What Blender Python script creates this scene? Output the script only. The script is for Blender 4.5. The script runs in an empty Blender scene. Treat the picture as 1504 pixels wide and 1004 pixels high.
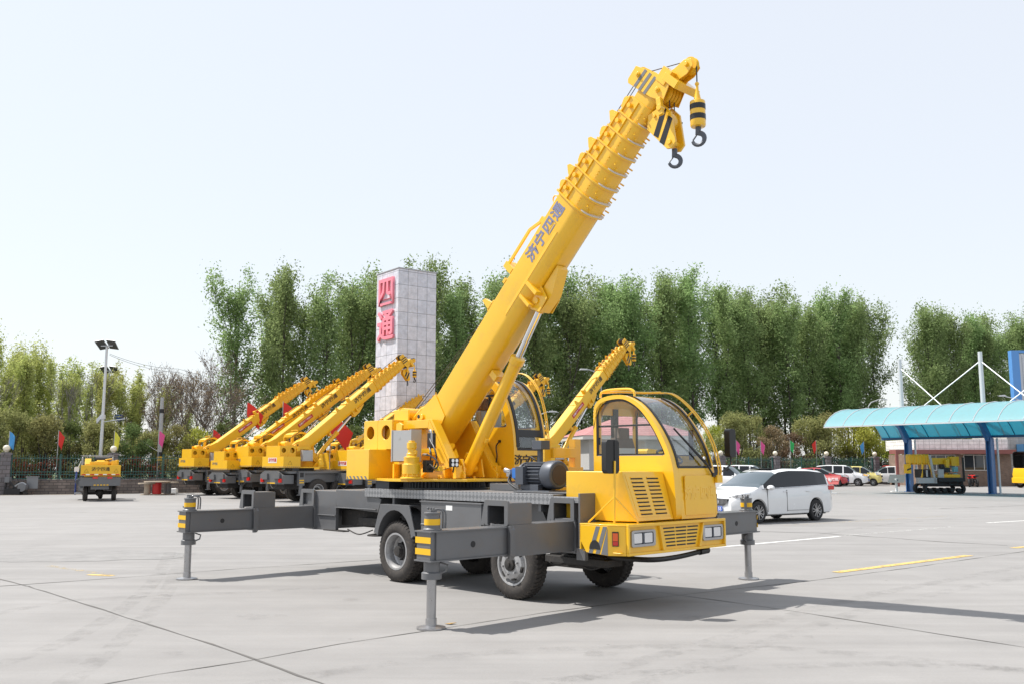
import bpy, bmesh, math, random
from mathutils import Vector, Matrix
R = math.radians
PI = math.pi
scene = bpy.context.scene
col = scene.collection
random.seed(7)

# ------------------------------------------------------------------ camera
CAM_H = 1.74
FPX = 1360.0
PITCH = math.atan(179.0 / FPX)
cam_d = bpy.data.cameras.new('camera')
cam = bpy.data.objects.new('camera', cam_d)
col.objects.link(cam)
cam.location = (0, 0, CAM_H)
cam.rotation_euler = (PI / 2 + PITCH, 0, 0)
cam_d.sensor_width = 36.0
cam_d.lens = FPX / 1504.0 * 36.0
cam_d.clip_start = 0.1
cam_d.clip_end = 3000
scene.camera = cam
CP, SP = math.cos(PITCH), math.sin(PITCH)


def pt(u, v, Y):
    """world point at depth Y (metres north) seen at photo pixel u, v"""
    x = (u - 752.0) / FPX
    y = (502.0 - v) / FPX
    dx, dy, dz = x, CP - SP * y, SP + CP * y
    s = Y / dy
    return Vector((dx * s, Y, CAM_H + dz * s))


def gp(u, v, z=0.0):
    x = (u - 752.0) / FPX
    y = (502.0 - v) / FPX
    dx, dy, dz = x, CP - SP * y, SP + CP * y
    s = (z - CAM_H) / dz
    return Vector((dx * s, dy * s, z))


# ------------------------------------------------------------------ light
SUN_AZ, SUN_EL = R(-14), R(57)          # direction the shadows run, and elevation
ld = Vector((math.cos(SUN_AZ) * math.cos(SUN_EL), math.sin(SUN_AZ) * math.cos(SUN_EL), -math.sin(SUN_EL)))
sun_d = bpy.data.lights.new('sun', 'SUN')
sun = bpy.data.objects.new('sun', sun_d)
col.objects.link(sun)
sun_d.energy = 4.7
sun_d.angle = R(0.6)
sun_d.color = (1.0, 0.955, 0.89)
sun.rotation_euler = ld.to_track_quat('-Z', 'Y').to_euler()
sun.location = (-20, 0, 40)
world = bpy.data.worlds.new('World')
scene.world = world
world.use_nodes = True
nt = world.node_tree
bg = nt.nodes['Background']
sky = nt.nodes.new('ShaderNodeTexSky')
sky.sky_type = 'NISHITA'
sky.sun_disc = False
sky.sun_elevation = SUN_EL
sky.sun_rotation = math.atan2(-ld.x, -ld.y)
sky.air_density = 1.3
sky.dust_density = 1.0
sky.ozone_density = 1.0
sky.altitude = 0
hz = nt.nodes.new('ShaderNodeMix')          # thin bright haze over the blue
hz.data_type = 'RGBA'
hz.inputs[0].default_value = 0.72
hz.inputs[7].default_value = (6.75, 6.95, 7.3, 1)
nt.links.new(sky.outputs[0], hz.inputs[6])
nt.links.new(hz.outputs[2], bg.inputs[0])
bg.inputs[1].default_value = 0.115
scene.view_settings.view_transform = 'Standard'
scene.view_settings.look = 'None'
scene.view_settings.gamma = 1
scene.view_settings.exposure = 0.40
scene.render.engine = 'CYCLES'
scene.cycles.max_bounces = 6
scene.cycles.transparent_max_bounces = 10
scene.cycles.caustics_reflective = False
scene.cycles.caustics_refractive = False

# ------------------------------------------------------------------ materials
M = {}


def mat(name, c, rough=0.5, metal=0.0, coat=0.0, var=0.0, vscale=3.0, bump=0.0, bscale=60.0, dirt=0.0, spec=None):
    m = bpy.data.materials.new(name)
    m.use_nodes = True
    n = m.node_tree
    p = n.nodes['Principled BSDF']
    p.inputs['Base Color'].default_value = (c[0], c[1], c[2], 1)
    p.inputs['Roughness'].default_value = rough
    p.inputs['Metallic'].default_value = metal
    p.inputs['Coat Weight'].default_value = coat
    p.inputs['Coat Roughness'].default_value = 0.08
    if spec is not None:
        p.inputs['Specular IOR Level'].default_value = spec
    if var or dirt:
        tc = n.nodes.new('ShaderNodeTexCoord')
        nz = n.nodes.new('ShaderNodeTexNoise')
        nz.inputs['Scale'].default_value = vscale
        nz.inputs['Detail'].default_value = 6
        nz.inputs['Roughness'].default_value = 0.65
        n.links.new(tc.outputs['Object'], nz.inputs['Vector'])
        mx = n.nodes.new('ShaderNodeMix')
        mx.data_type = 'RGBA'
        k = 1 - var
        mx.inputs[6].default_value = (c[0] * k, c[1] * k, c[2] * k, 1)
        k = 1 + var
        mx.inputs[7].default_value = (min(c[0] * k, 1), min(c[1] * k, 1), min(c[2] * k, 1), 1)
        n.links.new(nz.outputs[0], mx.inputs[0])
        out = mx.outputs[2]
        if dirt:
            nz2 = n.nodes.new('ShaderNodeTexNoise')
            nz2.inputs['Scale'].default_value = vscale * 2.7
            nz2.inputs['Detail'].default_value = 8
            nz2.inputs['Roughness'].default_value = 0.75
            n.links.new(tc.outputs['Object'], nz2.inputs['Vector'])
            rp = n.nodes.new('ShaderNodeMapRange')
            rp.inputs[1].default_value = 0.52
            rp.inputs[2].default_value = 0.75
            rp.inputs[3].default_value = 0.0
            rp.inputs[4].default_value = dirt
            n.links.new(nz2.outputs[0], rp.inputs[0])
            m2 = n.nodes.new('ShaderNodeMix')
            m2.data_type = 'RGBA'
            m2.inputs[7].default_value = (0.16, 0.13, 0.10, 1)
            n.links.new(rp.outputs[0], m2.inputs[0])
            n.links.new(out, m2.inputs[6])
            out = m2.outputs[2]
        n.links.new(out, p.inputs['Base Color'])
        rr = n.nodes.new('ShaderNodeMapRange')
        rr.inputs[3].default_value = max(rough - 0.08, 0.02)
        rr.inputs[4].default_value = min(rough + 0.12, 1)
        n.links.new(nz.outputs[0], rr.inputs[0])
        n.links.new(rr.outputs[0], p.inputs['Roughness'])
    if bump:
        tc = n.nodes.new('ShaderNodeTexCoord')
        nz = n.nodes.new('ShaderNodeTexNoise')
        nz.inputs['Scale'].default_value = bscale
        nz.inputs['Detail'].default_value = 4
        n.links.new(tc.outputs['Object'], nz.inputs['Vector'])
        b = n.nodes.new('ShaderNodeBump')
        b.inputs['Strength'].default_value = bump
        b.inputs['Distance'].default_value = 0.01
        n.links.new(nz.outputs[0], b.inputs['Height'])
        n.links.new(b.outputs[0], p.inputs['Normal'])
    M[name] = m
    return m


YEL = (0.86, 0.495, 0.014)
mat('yellow', YEL, 0.36, 0, 0.7, 0.09, 1.1, 0.02, 9, dirt=0.20)
mat('yellow_far', (0.80, 0.45, 0.012), 0.42, 0, 0.2, 0.06, 1.5, dirt=0.12)
mat('yellow_text', (0.88, 0.53, 0.06), 0.25, 0, 0.4)
mat('yellow_tape', (0.80, 0.46, 0.01), 0.5)
mat('grey', (0.135, 0.138, 0.145), 0.38, 0.15, 0.15, 0.16, 2.0, 0.03, 25, dirt=0.40)
mat('grey_light', (0.20, 0.205, 0.215), 0.42, 0.1, 0.1, 0.12, 2.0, dirt=0.2)
mat('stripe_grey', (0.16, 0.165, 0.175), 0.5)
mat('dark', (0.018, 0.018, 0.02), 0.6, var=0.2, vscale=8)
mat('under', (0.03, 0.028, 0.027), 0.75, var=0.4, vscale=6, dirt=0.4)
mat('black', (0.012, 0.012, 0.013), 0.35)
mat('hose', (0.015, 0.015, 0.016), 0.45)
mat('rubber', (0.045, 0.040, 0.037), 0.85, var=0.3, vscale=7, bump=0.2, bscale=40, dirt=0.65)
mat('chrome', (0.72, 0.73, 0.75), 0.14, 1.0)
mat('steel', (0.42, 0.42, 0.43), 0.35, 0.9, var=0.12, vscale=9)
mat('rim_steel', (0.40, 0.40, 0.405), 0.45, 0.5, var=0.25, vscale=9, dirt=0.6)
mat('box_grey', (0.40, 0.41, 0.42), 0.45, 0.3, var=0.06, vscale=4)
mat('blue_pump', (0.03, 0.16, 0.5), 0.4)
mat('motor_grey', (0.085, 0.095, 0.115), 0.45, 0.3, var=0.15, vscale=6, dirt=0.2)
mat('brown_grill', (0.07, 0.05, 0.035), 0.8)
mat('rope', (0.06, 0.055, 0.05), 0.6, 0.5)
mat('pad_white', (0.62, 0.58, 0.52), 0.5)
mat('ink', (0.03, 0.02, 0.012), 0.5)
mat('ink_blue', (0.20, 0.21, 0.33), 0.5)
mat('white', (0.78, 0.78, 0.77), 0.45, var=0.05)
mat('red', (0.55, 0.02, 0.02), 0.45)
mat('red_lamp', (0.55, 0.015, 0.01), 0.15, 0, 0.6)
mat('amber', (0.75, 0.10, 0.01), 0.15, 0, 0.6)
mat('lens', (0.75, 0.77, 0.8), 0.06, 0.85)
mat('seat_cloth', (0.17, 0.14, 0.125), 0.85, var=0.1)
mat('seat_red', (0.19, 0.09, 0.075), 0.8, var=0.1)


def glass(name, tint, refl=1.0, rough=0.01, base=0.035):
    m = bpy.data.materials.new(name)
    m.use_nodes = True
    n = m.node_tree
    n.nodes.clear()
    o = n.nodes.new('ShaderNodeOutputMaterial')
    t = n.nodes.new('ShaderNodeBsdfTransparent')
    t.inputs[0].default_value = (*tint, 1)
    g = n.nodes.new('ShaderNodeBsdfGlossy')
    g.inputs[0].default_value = (refl, refl, refl, 1)
    g.inputs[1].default_value = rough
    lw = n.nodes.new('ShaderNodeLayerWeight')          # Schlick reflectance, the same from both sides
    lw.inputs[0].default_value = 0.5
    pw = n.nodes.new('ShaderNodeMath')
    pw.operation = 'POWER'
    pw.inputs[1].default_value = 5.0
    n.links.new(lw.outputs['Facing'], pw.inputs[0])
    fr = n.nodes.new('ShaderNodeMath')
    fr.operation = 'MULTIPLY_ADD'
    fr.inputs[1].default_value = 0.9
    fr.inputs[2].default_value = base
    n.links.new(pw.outputs[0], fr.inputs[0])
    mx = n.nodes.new('ShaderNodeMixShader')
    n.links.new(fr.outputs[0], mx.inputs[0])
    n.links.new(t.outputs[0], mx.inputs[1])
    n.links.new(g.outputs[0], mx.inputs[2])
    n.links.new(mx.outputs[0], o.inputs[0])
    M[name] = m


glass('glass', (0.93, 0.95, 0.95))
glass('glass_screen', (0.86, 0.89, 0.90), base=0.075)
glass('glass_dark', (0.10, 0.11, 0.12))
glass('glass_car', (0.45, 0.50, 0.52))


# ------------------------------------------------------------------ mesh builder
class MB:
    def __init__(s):
        s.v, s.f, s.mi, s.m = [], [], [], 0
        s.X = None

    def add(s, vs, fs):
        b = len(s.v)
        if s.X is not None:
            vs = [s.X @ Vector(p) for p in vs]
        s.v += [tuple(p) for p in vs]
        for f in fs:
            s.f.append([i + b for i in f])
            s.mi.append(s.m)
        return s

    def box(s, x0, x1, y0, y1, z0, z1):
        return s.add([(x0, y0, z0), (x1, y0, z0), (x1, y1, z0), (x0, y1, z0), (x0, y0, z1), (x1, y0, z1), (x1, y1, z1), (x0, y1, z1)],
                     [(0, 3, 2, 1), (4, 5, 6, 7), (0, 1, 5, 4), (1, 2, 6, 5), (2, 3, 7, 6), (3, 0, 4, 7)])

    def beam(s, a, b, w, h, up=(0, 0, 1)):
        """box of width w and height h running from a to b"""
        a, b = Vector(a), Vector(b)
        d = (b - a).normalized()
        u = Vector(up)
        if abs(d.dot(u)) > 0.98:
            u = Vector((0, 1, 0))
        r = d.cross(u).normalized() * w / 2
        u = r.cross(d).normalized() * h / 2
        P = []
        for q in (a, b):
            P += [q - r - u, q + r - u, q + r + u, q - r + u]
        return s.add(P, [(0, 1, 2, 3)[::-1], (4, 5, 6, 7), (0, 1, 5, 4), (1, 2, 6, 5), (2, 3, 7, 6), (3, 0, 4, 7)])

    def prism(s, poly, ax, a, b):
        """poly: 2-D points; ax 'y': (x,z) extruded in y; 'x': (y,z) in x; 'z': (x,y) in z"""
        n = len(poly)

        def P(q, t):
            return {'y': (q[0], t, q[1]), 'x': (t, q[0], q[1]), 'z': (q[0], q[1], t)}[ax]
        vs = [P(q, a) for q in poly] + [P(q, b) for q in poly]
        fs = [list(range(n))[::-1], list(range(n, 2 * n))]
        fs += [(i, (i + 1) % n, n + (i + 1) % n, n + i) for i in range(n)]
        return s.add(vs, fs)

    def ring(s, outer, inner, ax, a, b):
        """panel with a hole; both loops have the same number of points"""
        n = len(outer)

        def P(q, t):
            return {'y': (q[0], t, q[1]), 'x': (t, q[0], q[1]), 'z': (q[0], q[1], t)}[ax]
        vs = [P(q, a) for q in outer] + [P(q, a) for q in inner] + [P(q, b) for q in outer] + [P(q, b) for q in inner]
        fs = []
        for i in range(n):
            j = (i + 1) % n
            fs += [(i, j, n + j, n + i), (2 * n + i, 3 * n + i, 3 * n + j, 2 * n + j), (i, 2 * n + i, 2 * n + j, j), (n + i, n + j, 3 * n + j, 3 * n + i)]
        return s.add(vs, fs)

    def cyl(s, a, b, r0, r1=None, n=16, caps=True):
        a, b = Vector(a), Vector(b)
        r1 = r0 if r1 is None else r1
        d = (b - a).normalized()
        u = Vector((0, 0, 1)) if abs(d.z) < 0.9 else Vector((1, 0, 0))
        e1 = d.cross(u).normalized()
        e2 = d.cross(e1)
        vs = []
        for q, r in ((a, r0), (b, r1)):
            vs += [q + (e1 * math.cos(2 * PI * i / n) + e2 * math.sin(2 * PI * i / n)) * r for i in range(n)]
        fs = [(i, (i + 1) % n, n + (i + 1) % n, n + i) for i in range(n)]
        if caps:
            fs += [list(range(n))[::-1], list(range(n, 2 * n))]
        return s.add(vs, fs)

    def tube(s, pts, r, n=8, close=False, r1=None):
        pts = [Vector(p) for p in pts]
        vs, k = [], len(pts)
        e1 = None
        for i, p in enumerate(pts):
            if close:
                d = (pts[(i + 1) % k] - pts[i - 1]).normalized()
            else:
                d = (pts[min(i + 1, k - 1)] - pts[max(i - 1, 0)]).normalized()
            if e1 is None:
                u = Vector((0, 0, 1)) if abs(d.z) < 0.9 else Vector((1, 0, 0))
                e1 = d.cross(u).normalized()
            else:
                e1 = (e1 - d * e1.dot(d)).normalized()
            e2 = d.cross(e1)
            rr = r if r1 is None else r + (r1 - r) * i / (k - 1)
            vs += [p + (e1 * math.cos(2 * PI * j / n) + e2 * math.sin(2 * PI * j / n)) * rr for j in range(n)]
        fs = []
        for i in range(k if close else k - 1):
            a, b = i * n, ((i + 1) % k) * n
            fs += [(a + j, a + (j + 1) % n, b + (j + 1) % n, b + j) for j in range(n)]
        if not close:
            fs += [list(range(n))[::-1], list(range((k - 1) * n, k * n))]
        return s.add(vs, fs)

    def lathe(s, prof, c=(0, 0, 0), ax='z', n=24, close=False, cap0=True):
        """prof: (radius, height) pairs"""
        vs = []
        for r, h in prof:
            for i in range(n):
                a = 2 * PI * i / n
                x, y = r * math.cos(a), r * math.sin(a)
                q = {'z': (x, y, h), 'y': (x, h, y), 'x': (h, x, y)}[ax]
                vs.append((q[0] + c[0], q[1] + c[1], q[2] + c[2]))
        k = len(prof)
        fs = []
        for i in range(k if close else k - 1):
            a, b = i * n, ((i + 1) % k) * n
            fs += [(a + j, a + (j + 1) % n, b + (j + 1) % n, b + j) for j in range(n)]
        if not close:
            fs += ([list(range(n))[::-1]] if cap0 else []) + [list(range((k - 1) * n, k * n))]
        return s.add(vs, fs)

    def ball(s, c, r, n=16, sz=1.0):
        prof = [(max(r * math.sin(PI * i / 10), 0.0005), -r * sz * math.cos(PI * i / 10)) for i in range(11)]
        return s.lathe(prof, c, 'z', n)

    def loft(s, rings, caps=True, close=True):
        n = len(rings[0])
        vs = [p for r in rings for p in r]
        fs = []
        for i in range(len(rings) - 1):
            a, b = i * n, (i + 1) * n
            fs += [(a + j, a + (j + 1) % n, b + (j + 1) % n, b + j) for j in range(n if close else n - 1)]
        if caps:
            fs += [list(range(n))[::-1], list(range((len(rings) - 1) * n, len(rings) * n))]
        return s.add(vs, fs)

    def mesh(s, name, mats, smooth=32, fix=True):
        me = bpy.data.meshes.new(name)
        me.from_pydata(s.v, [], s.f)
        for k in mats:
            me.materials.append(M[k])
        me.polygons.foreach_set('material_index', s.mi)
        if smooth:
            me.polygons.foreach_set('use_smooth', [True] * len(s.f))
            me.set_sharp_from_angle(angle=R(smooth))
        me.update()
        if fix:
            bm = bmesh.new()
            bm.from_mesh(me)
            bmesh.ops.recalc_face_normals(bm, faces=bm.faces)
            bm.to_mesh(me)
            bm.free()
            if smooth:
                me.set_sharp_from_angle(angle=R(smooth))
        return me


def tag(o, label=None, cat=None, group=None, kind=None):
    if label:
        o['label'] = label
    if cat:
        o['category'] = cat
    if group:
        o['group'] = group
    if kind:
        o['kind'] = kind
    return o


def put(name, me, parent=None, bevel=0.0, loc=None, rot=None):
    o = bpy.data.objects.new(name, me)
    col.objects.link(o)
    if parent is not None:
        o.parent = parent
    if loc is not None:
        o.location = loc
    if rot is not None:
        o.rotation_euler = rot
    if bevel:
        b = o.modifiers.new('bevel', 'BEVEL')
        b.width = bevel
        b.segments = 2
        b.limit_method = 'ANGLE'
        b.angle_limit = R(38)
        b.harden_normals = True
    return o


CACHE = {}


def part(name, parent, mats, fn, bevel=0.0, key=None, loc=None, rot=None, smooth=32):
    """a part of a thing; with a key the mesh is shared between copies"""
    if isinstance(mats, str):
        mats = [mats]
    if key and key in CACHE:
        me = CACHE[key]
    else:
        mb = MB()
        fn(mb)
        me = mb.mesh(name, mats, smooth)
        if key:
            CACHE[key] = me
    return put(name, me, parent, bevel, loc, rot)


def empty(name, loc=(0, 0, 0), rz=0.0, sc=1.0):
    o = bpy.data.objects.new(name, None)
    o.empty_display_size = 0.3
    col.objects.link(o)
    o.location = loc
    o.rotation_euler = (0, 0, rz)
    if sc != 1.0:
        o.scale = (sc, sc, sc)
    return o


def copy_tree(o, parent=None):
    c = o.copy()
    col.objects.link(c)
    if parent is not None:
        c.parent = parent
    for ch in list(o.children):
        copy_tree(ch, c)
    return c


TEXTS = {}


def text_mesh(s, size, matname, depth=0.004, bold=0.0, align='CENTER', spacing=1.0):
    """lettering as a mesh lying in its own XY plane"""
    k = (s, size, matname, depth, bold, align, spacing)
    if k in TEXTS:
        return TEXTS[k]
    cu = bpy.data.curves.new('lettering', 'FONT')
    cu.body = s
    cu.size = size
    cu.extrude = depth / 2
    cu.offset = bold
    cu.align_x = align
    cu.align_y = 'CENTER'
    cu.space_character = spacing
    cu.resolution_u = 2
    ob = bpy.data.objects.new('lettering', cu)
    col.objects.link(ob)
    dg = bpy.context.evaluated_depsgraph_get()
    me = bpy.data.meshes.new_from_object(ob.evaluated_get(dg))
    me.name = 'lettering'
    bpy.data.objects.remove(ob)
    me.materials.clear()
    me.materials.append(M[matname])
    TEXTS[k] = me
    return me


def basis(xd, yd, loc):
    """matrix with local x along xd, local y along yd"""
    x = Vector(xd).normalized()
    y = Vector(yd)
    y = (y - x * y.dot(x)).normalized()
    z = x.cross(y)
    m = Matrix((x, y, z)).transposed().to_4x4()
    m.translation = Vector(loc)
    return m


def letter(parent, s, size, matname, xd, yd, loc, depth=0.004, bold=0.0, name='lettering', sx=1.0, spacing=1.0):
    o = put(name, text_mesh(s, size, matname, depth, bold, spacing=spacing), parent)
    m = basis(xd, yd, loc)
    if sx != 1.0:
        m = m @ Matrix.Diagonal((sx, 1, 1, 1))
    o.matrix_local = m
    return o


def interp(tab, x):
    if x <= tab[0][0]:
        return tab[0][1]
    for (a, va), (b, vb) in zip(tab, tab[1:]):
        if x <= b:
            t = (x - a) / (b - a)
            return va + (vb - va) * t
    return tab[-1][1]


def catmull(pts, k=6, close=False):
    out = []
    n = len(pts)
    seg = n if close else n - 1
    for i in range(seg):
        if close:
            p = [Vector(pts[(i + j - 1) % n]) for j in range(4)]
        else:
            p = [Vector(pts[min(max(i + j - 1, 0), n - 1)]) for j in range(4)]
        for j in range(k):
            t = j / k
            out.append(0.5 * ((2 * p[1]) + (p[2] - p[0]) * t + (2 * p[0] - 5 * p[1] + 4 * p[2] - p[3]) * t * t + (3 * p[1] - p[0] - 3 * p[2] + p[3]) * t ** 3))
    if not close:
        out.append(Vector(pts[-1]))
    return out


def resample(poly, n):
    """n points evenly along a closed 2-D loop"""
    P = [Vector(p) for p in poly]
    L = [0]
    for a, b in zip(P, P[1:] + P[:1]):
        L.append(L[-1] + (b - a).length)
    out = []
    for i in range(n):
        t = L[-1] * i / n
        for k in range(len(P)):
            if t <= L[k + 1] + 1e-9:
                f = (t - L[k]) / max(L[k + 1] - L[k], 1e-9)
                out.append(P[k].lerp(P[(k + 1) % len(P)], f))
                break
    return out
# ================================================================== MOBILE CRANE
NAME_TXT = '济宁四通'


def smooth_profile(p, k=5):
    return [(q.x, q.y) for q in catmull([Vector((a, b)) for a, b in p], k)]


def make_cab(root, name, prof, win, y0, y1, zsill, glass_from, glass_to, ymat, key, front_bars=(), pillar=0.07, sw=0.035):
    """bubble cab: side panels with windows, rear wall, roof, wrap-round windscreen.
    prof: outline (x,z) from rear bottom over the roof to front bottom; glass_from/to: x limits and z limits of the windscreen"""
    P = prof
    x_rear = P[0][0]
    zb = P[0][1]
    outer = resample(P, 72)
    inner = resample(win, 72)

    def shell(mb):
        mb.ring(outer, inner, 'y', y0, y0 + pillar)
        mb.ring(outer, inner, 'y', y1 - 0.05, y1)
        mb.box(x_rear, x_rear + 0.04, y0 + pillar, y1 - 0.05, zb, zsill)
        zt = max(q[1] for q in P) - 0.13
        mb.box(x_rear, x_rear + 0.04, y0 + pillar, y1 - 0.05, zt - 0.12, zt)
        # roof strip, then the front panel below the glass
        roof = [q for q in P if q[0] < glass_from and q[1] > zt - 0.01]
        strip(mb, roof, y0 + pillar, y1 - 0.05, 0.03)
        low = [q for q in P if q[0] > 0.5 * (P[0][0] + P[-1][0]) and q[1] < glass_to]
        if low:
            top = (low[0][0], glass_to)
            strip(mb, [top] + low, y0 + pillar, y1 - 0.05, 0.03)
        mb.box(x_rear + 0.04, P[-1][0] - 0.04, y0 + pillar, y1 - 0.05, zb + 0.02, zb + 0.06)
    cab = part(name, root, ymat, shell, 0.004, key and key + name)
    gl = [q for q in P if q[0] >= glass_from - 1e-6 and q[1] >= glass_to]
    part('windscreen', cab, 'glass_screen', lambda mb: strip(mb, [(a - 0.012, b - 0.004) for a, b in gl], y0 + pillar + 0.005, y1 - 0.055, 0.004), key=key and key + name + 'ws')

    def seals(mb):
        mb.tube([(q[0], y0 + pillar, q[1]) for q in gl], 0.016, 6)
        strip(mb, [(a + 0.004, b + 0.004) for a, b in gl], y0 + pillar, y0 + pillar + sw, 0.012)
        strip(mb, [(a + 0.004, b + 0.004) for a, b in gl], y1 - 0.05 - sw, y1 - 0.045, 0.012)
        for z, h in front_bars:
            sub = [q for q in gl if z - h / 2 <= q[1] <= z + h / 2]
            if len(sub) > 1:
                strip(mb, [(a + 0.003, b) for a, b in sub], y0 + pillar + 0.02, y1 - 0.06, 0.012)
        xb = gl[-1][0]
        mb.box(xb - 0.012, xb + 0.006, y0 + pillar, y1 - 0.045, glass_to - 0.005, glass_to + 0.03)
        for y in (y0 - 0.002, y1 - 0.05):
            mb.tube([(q[0], y + 0.026, q[1]) for q in inner], 0.02, 6, close=True)
    part('window_seal', cab, 'black', seals, key=key and key + name + 'seal')
    part('side_window', cab, 'glass', lambda mb: mb.prism(win, 'y', y0 + 0.022, y0 + 0.026), key=key and key + name + 'sw')
    part('side_window', cab, 'glass', lambda mb: mb.prism(win, 'y', y1 - 0.028, y1 - 0.024), key=key and key + name + 'sw2')
    return cab


def strip(mb, pts, y0, y1, t):
    """curved plate following an (x,z) line, thickness t on its inner side"""
    n = len(pts)
    inn = []
    for i, q in enumerate(pts):
        a = Vector(pts[max(i - 1, 0)])
        b = Vector(pts[min(i + 1, n - 1)])
        d = (b - a).normalized()
        inn.append((q[0] + d.y * t, q[1] - d.x * t))
    rings = []
    for (a, b), (c, d) in zip(pts, inn):
        rings.append([(a, y0, b), (a, y1, b), (c, y1, d), (c, y0, d)])
    mb.loft(rings)


# boom-local layout: x along the boom (s), z = n, measured from the photograph
SEC = [  # start s, top n, bend n, bottom n, half width
    (3.85, 0.055, -0.335, -0.555, 0.258), (4.06, 0.045, -0.335, -0.55, 0.243), (4.29, 0.03, -0.335, -0.545, 0.228),
    (4.53, 0.0, -0.345, -0.54, 0.214), (4.77, -0.03, -0.36, -0.535, 0.20), (5.0, -0.055, -0.375, -0.53, 0.186), (5.24, -0.08, -0.395, -0.525, 0.172)]
PIV_S, PIV_N = -0.45, 0.08
PIV = Vector((-3.82, 0, 2.53))
BASE_PIN = Vector((-2.97, 0, 1.67))
LUG_S, LUG_N = 2.40, -0.60


def boom_section(t, b, bot, w, o=0.0):
    """closed U-shaped outline (y, n) with outset o"""
    t, b, bot, w = t + o, b, bot - o, w + o
    L = [(w - 0.02, t), (w, t - 0.02), (w, b)]
    for a in (22, 45, 66, 82):
        L.append((w * (0.30 + 0.70 * math.cos(R(a))), b + (bot - b) * math.sin(R(a))))
    L.append((w * 0.22, bot))
    return L + [(-y, n) for y, n in L[::-1]]


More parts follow.
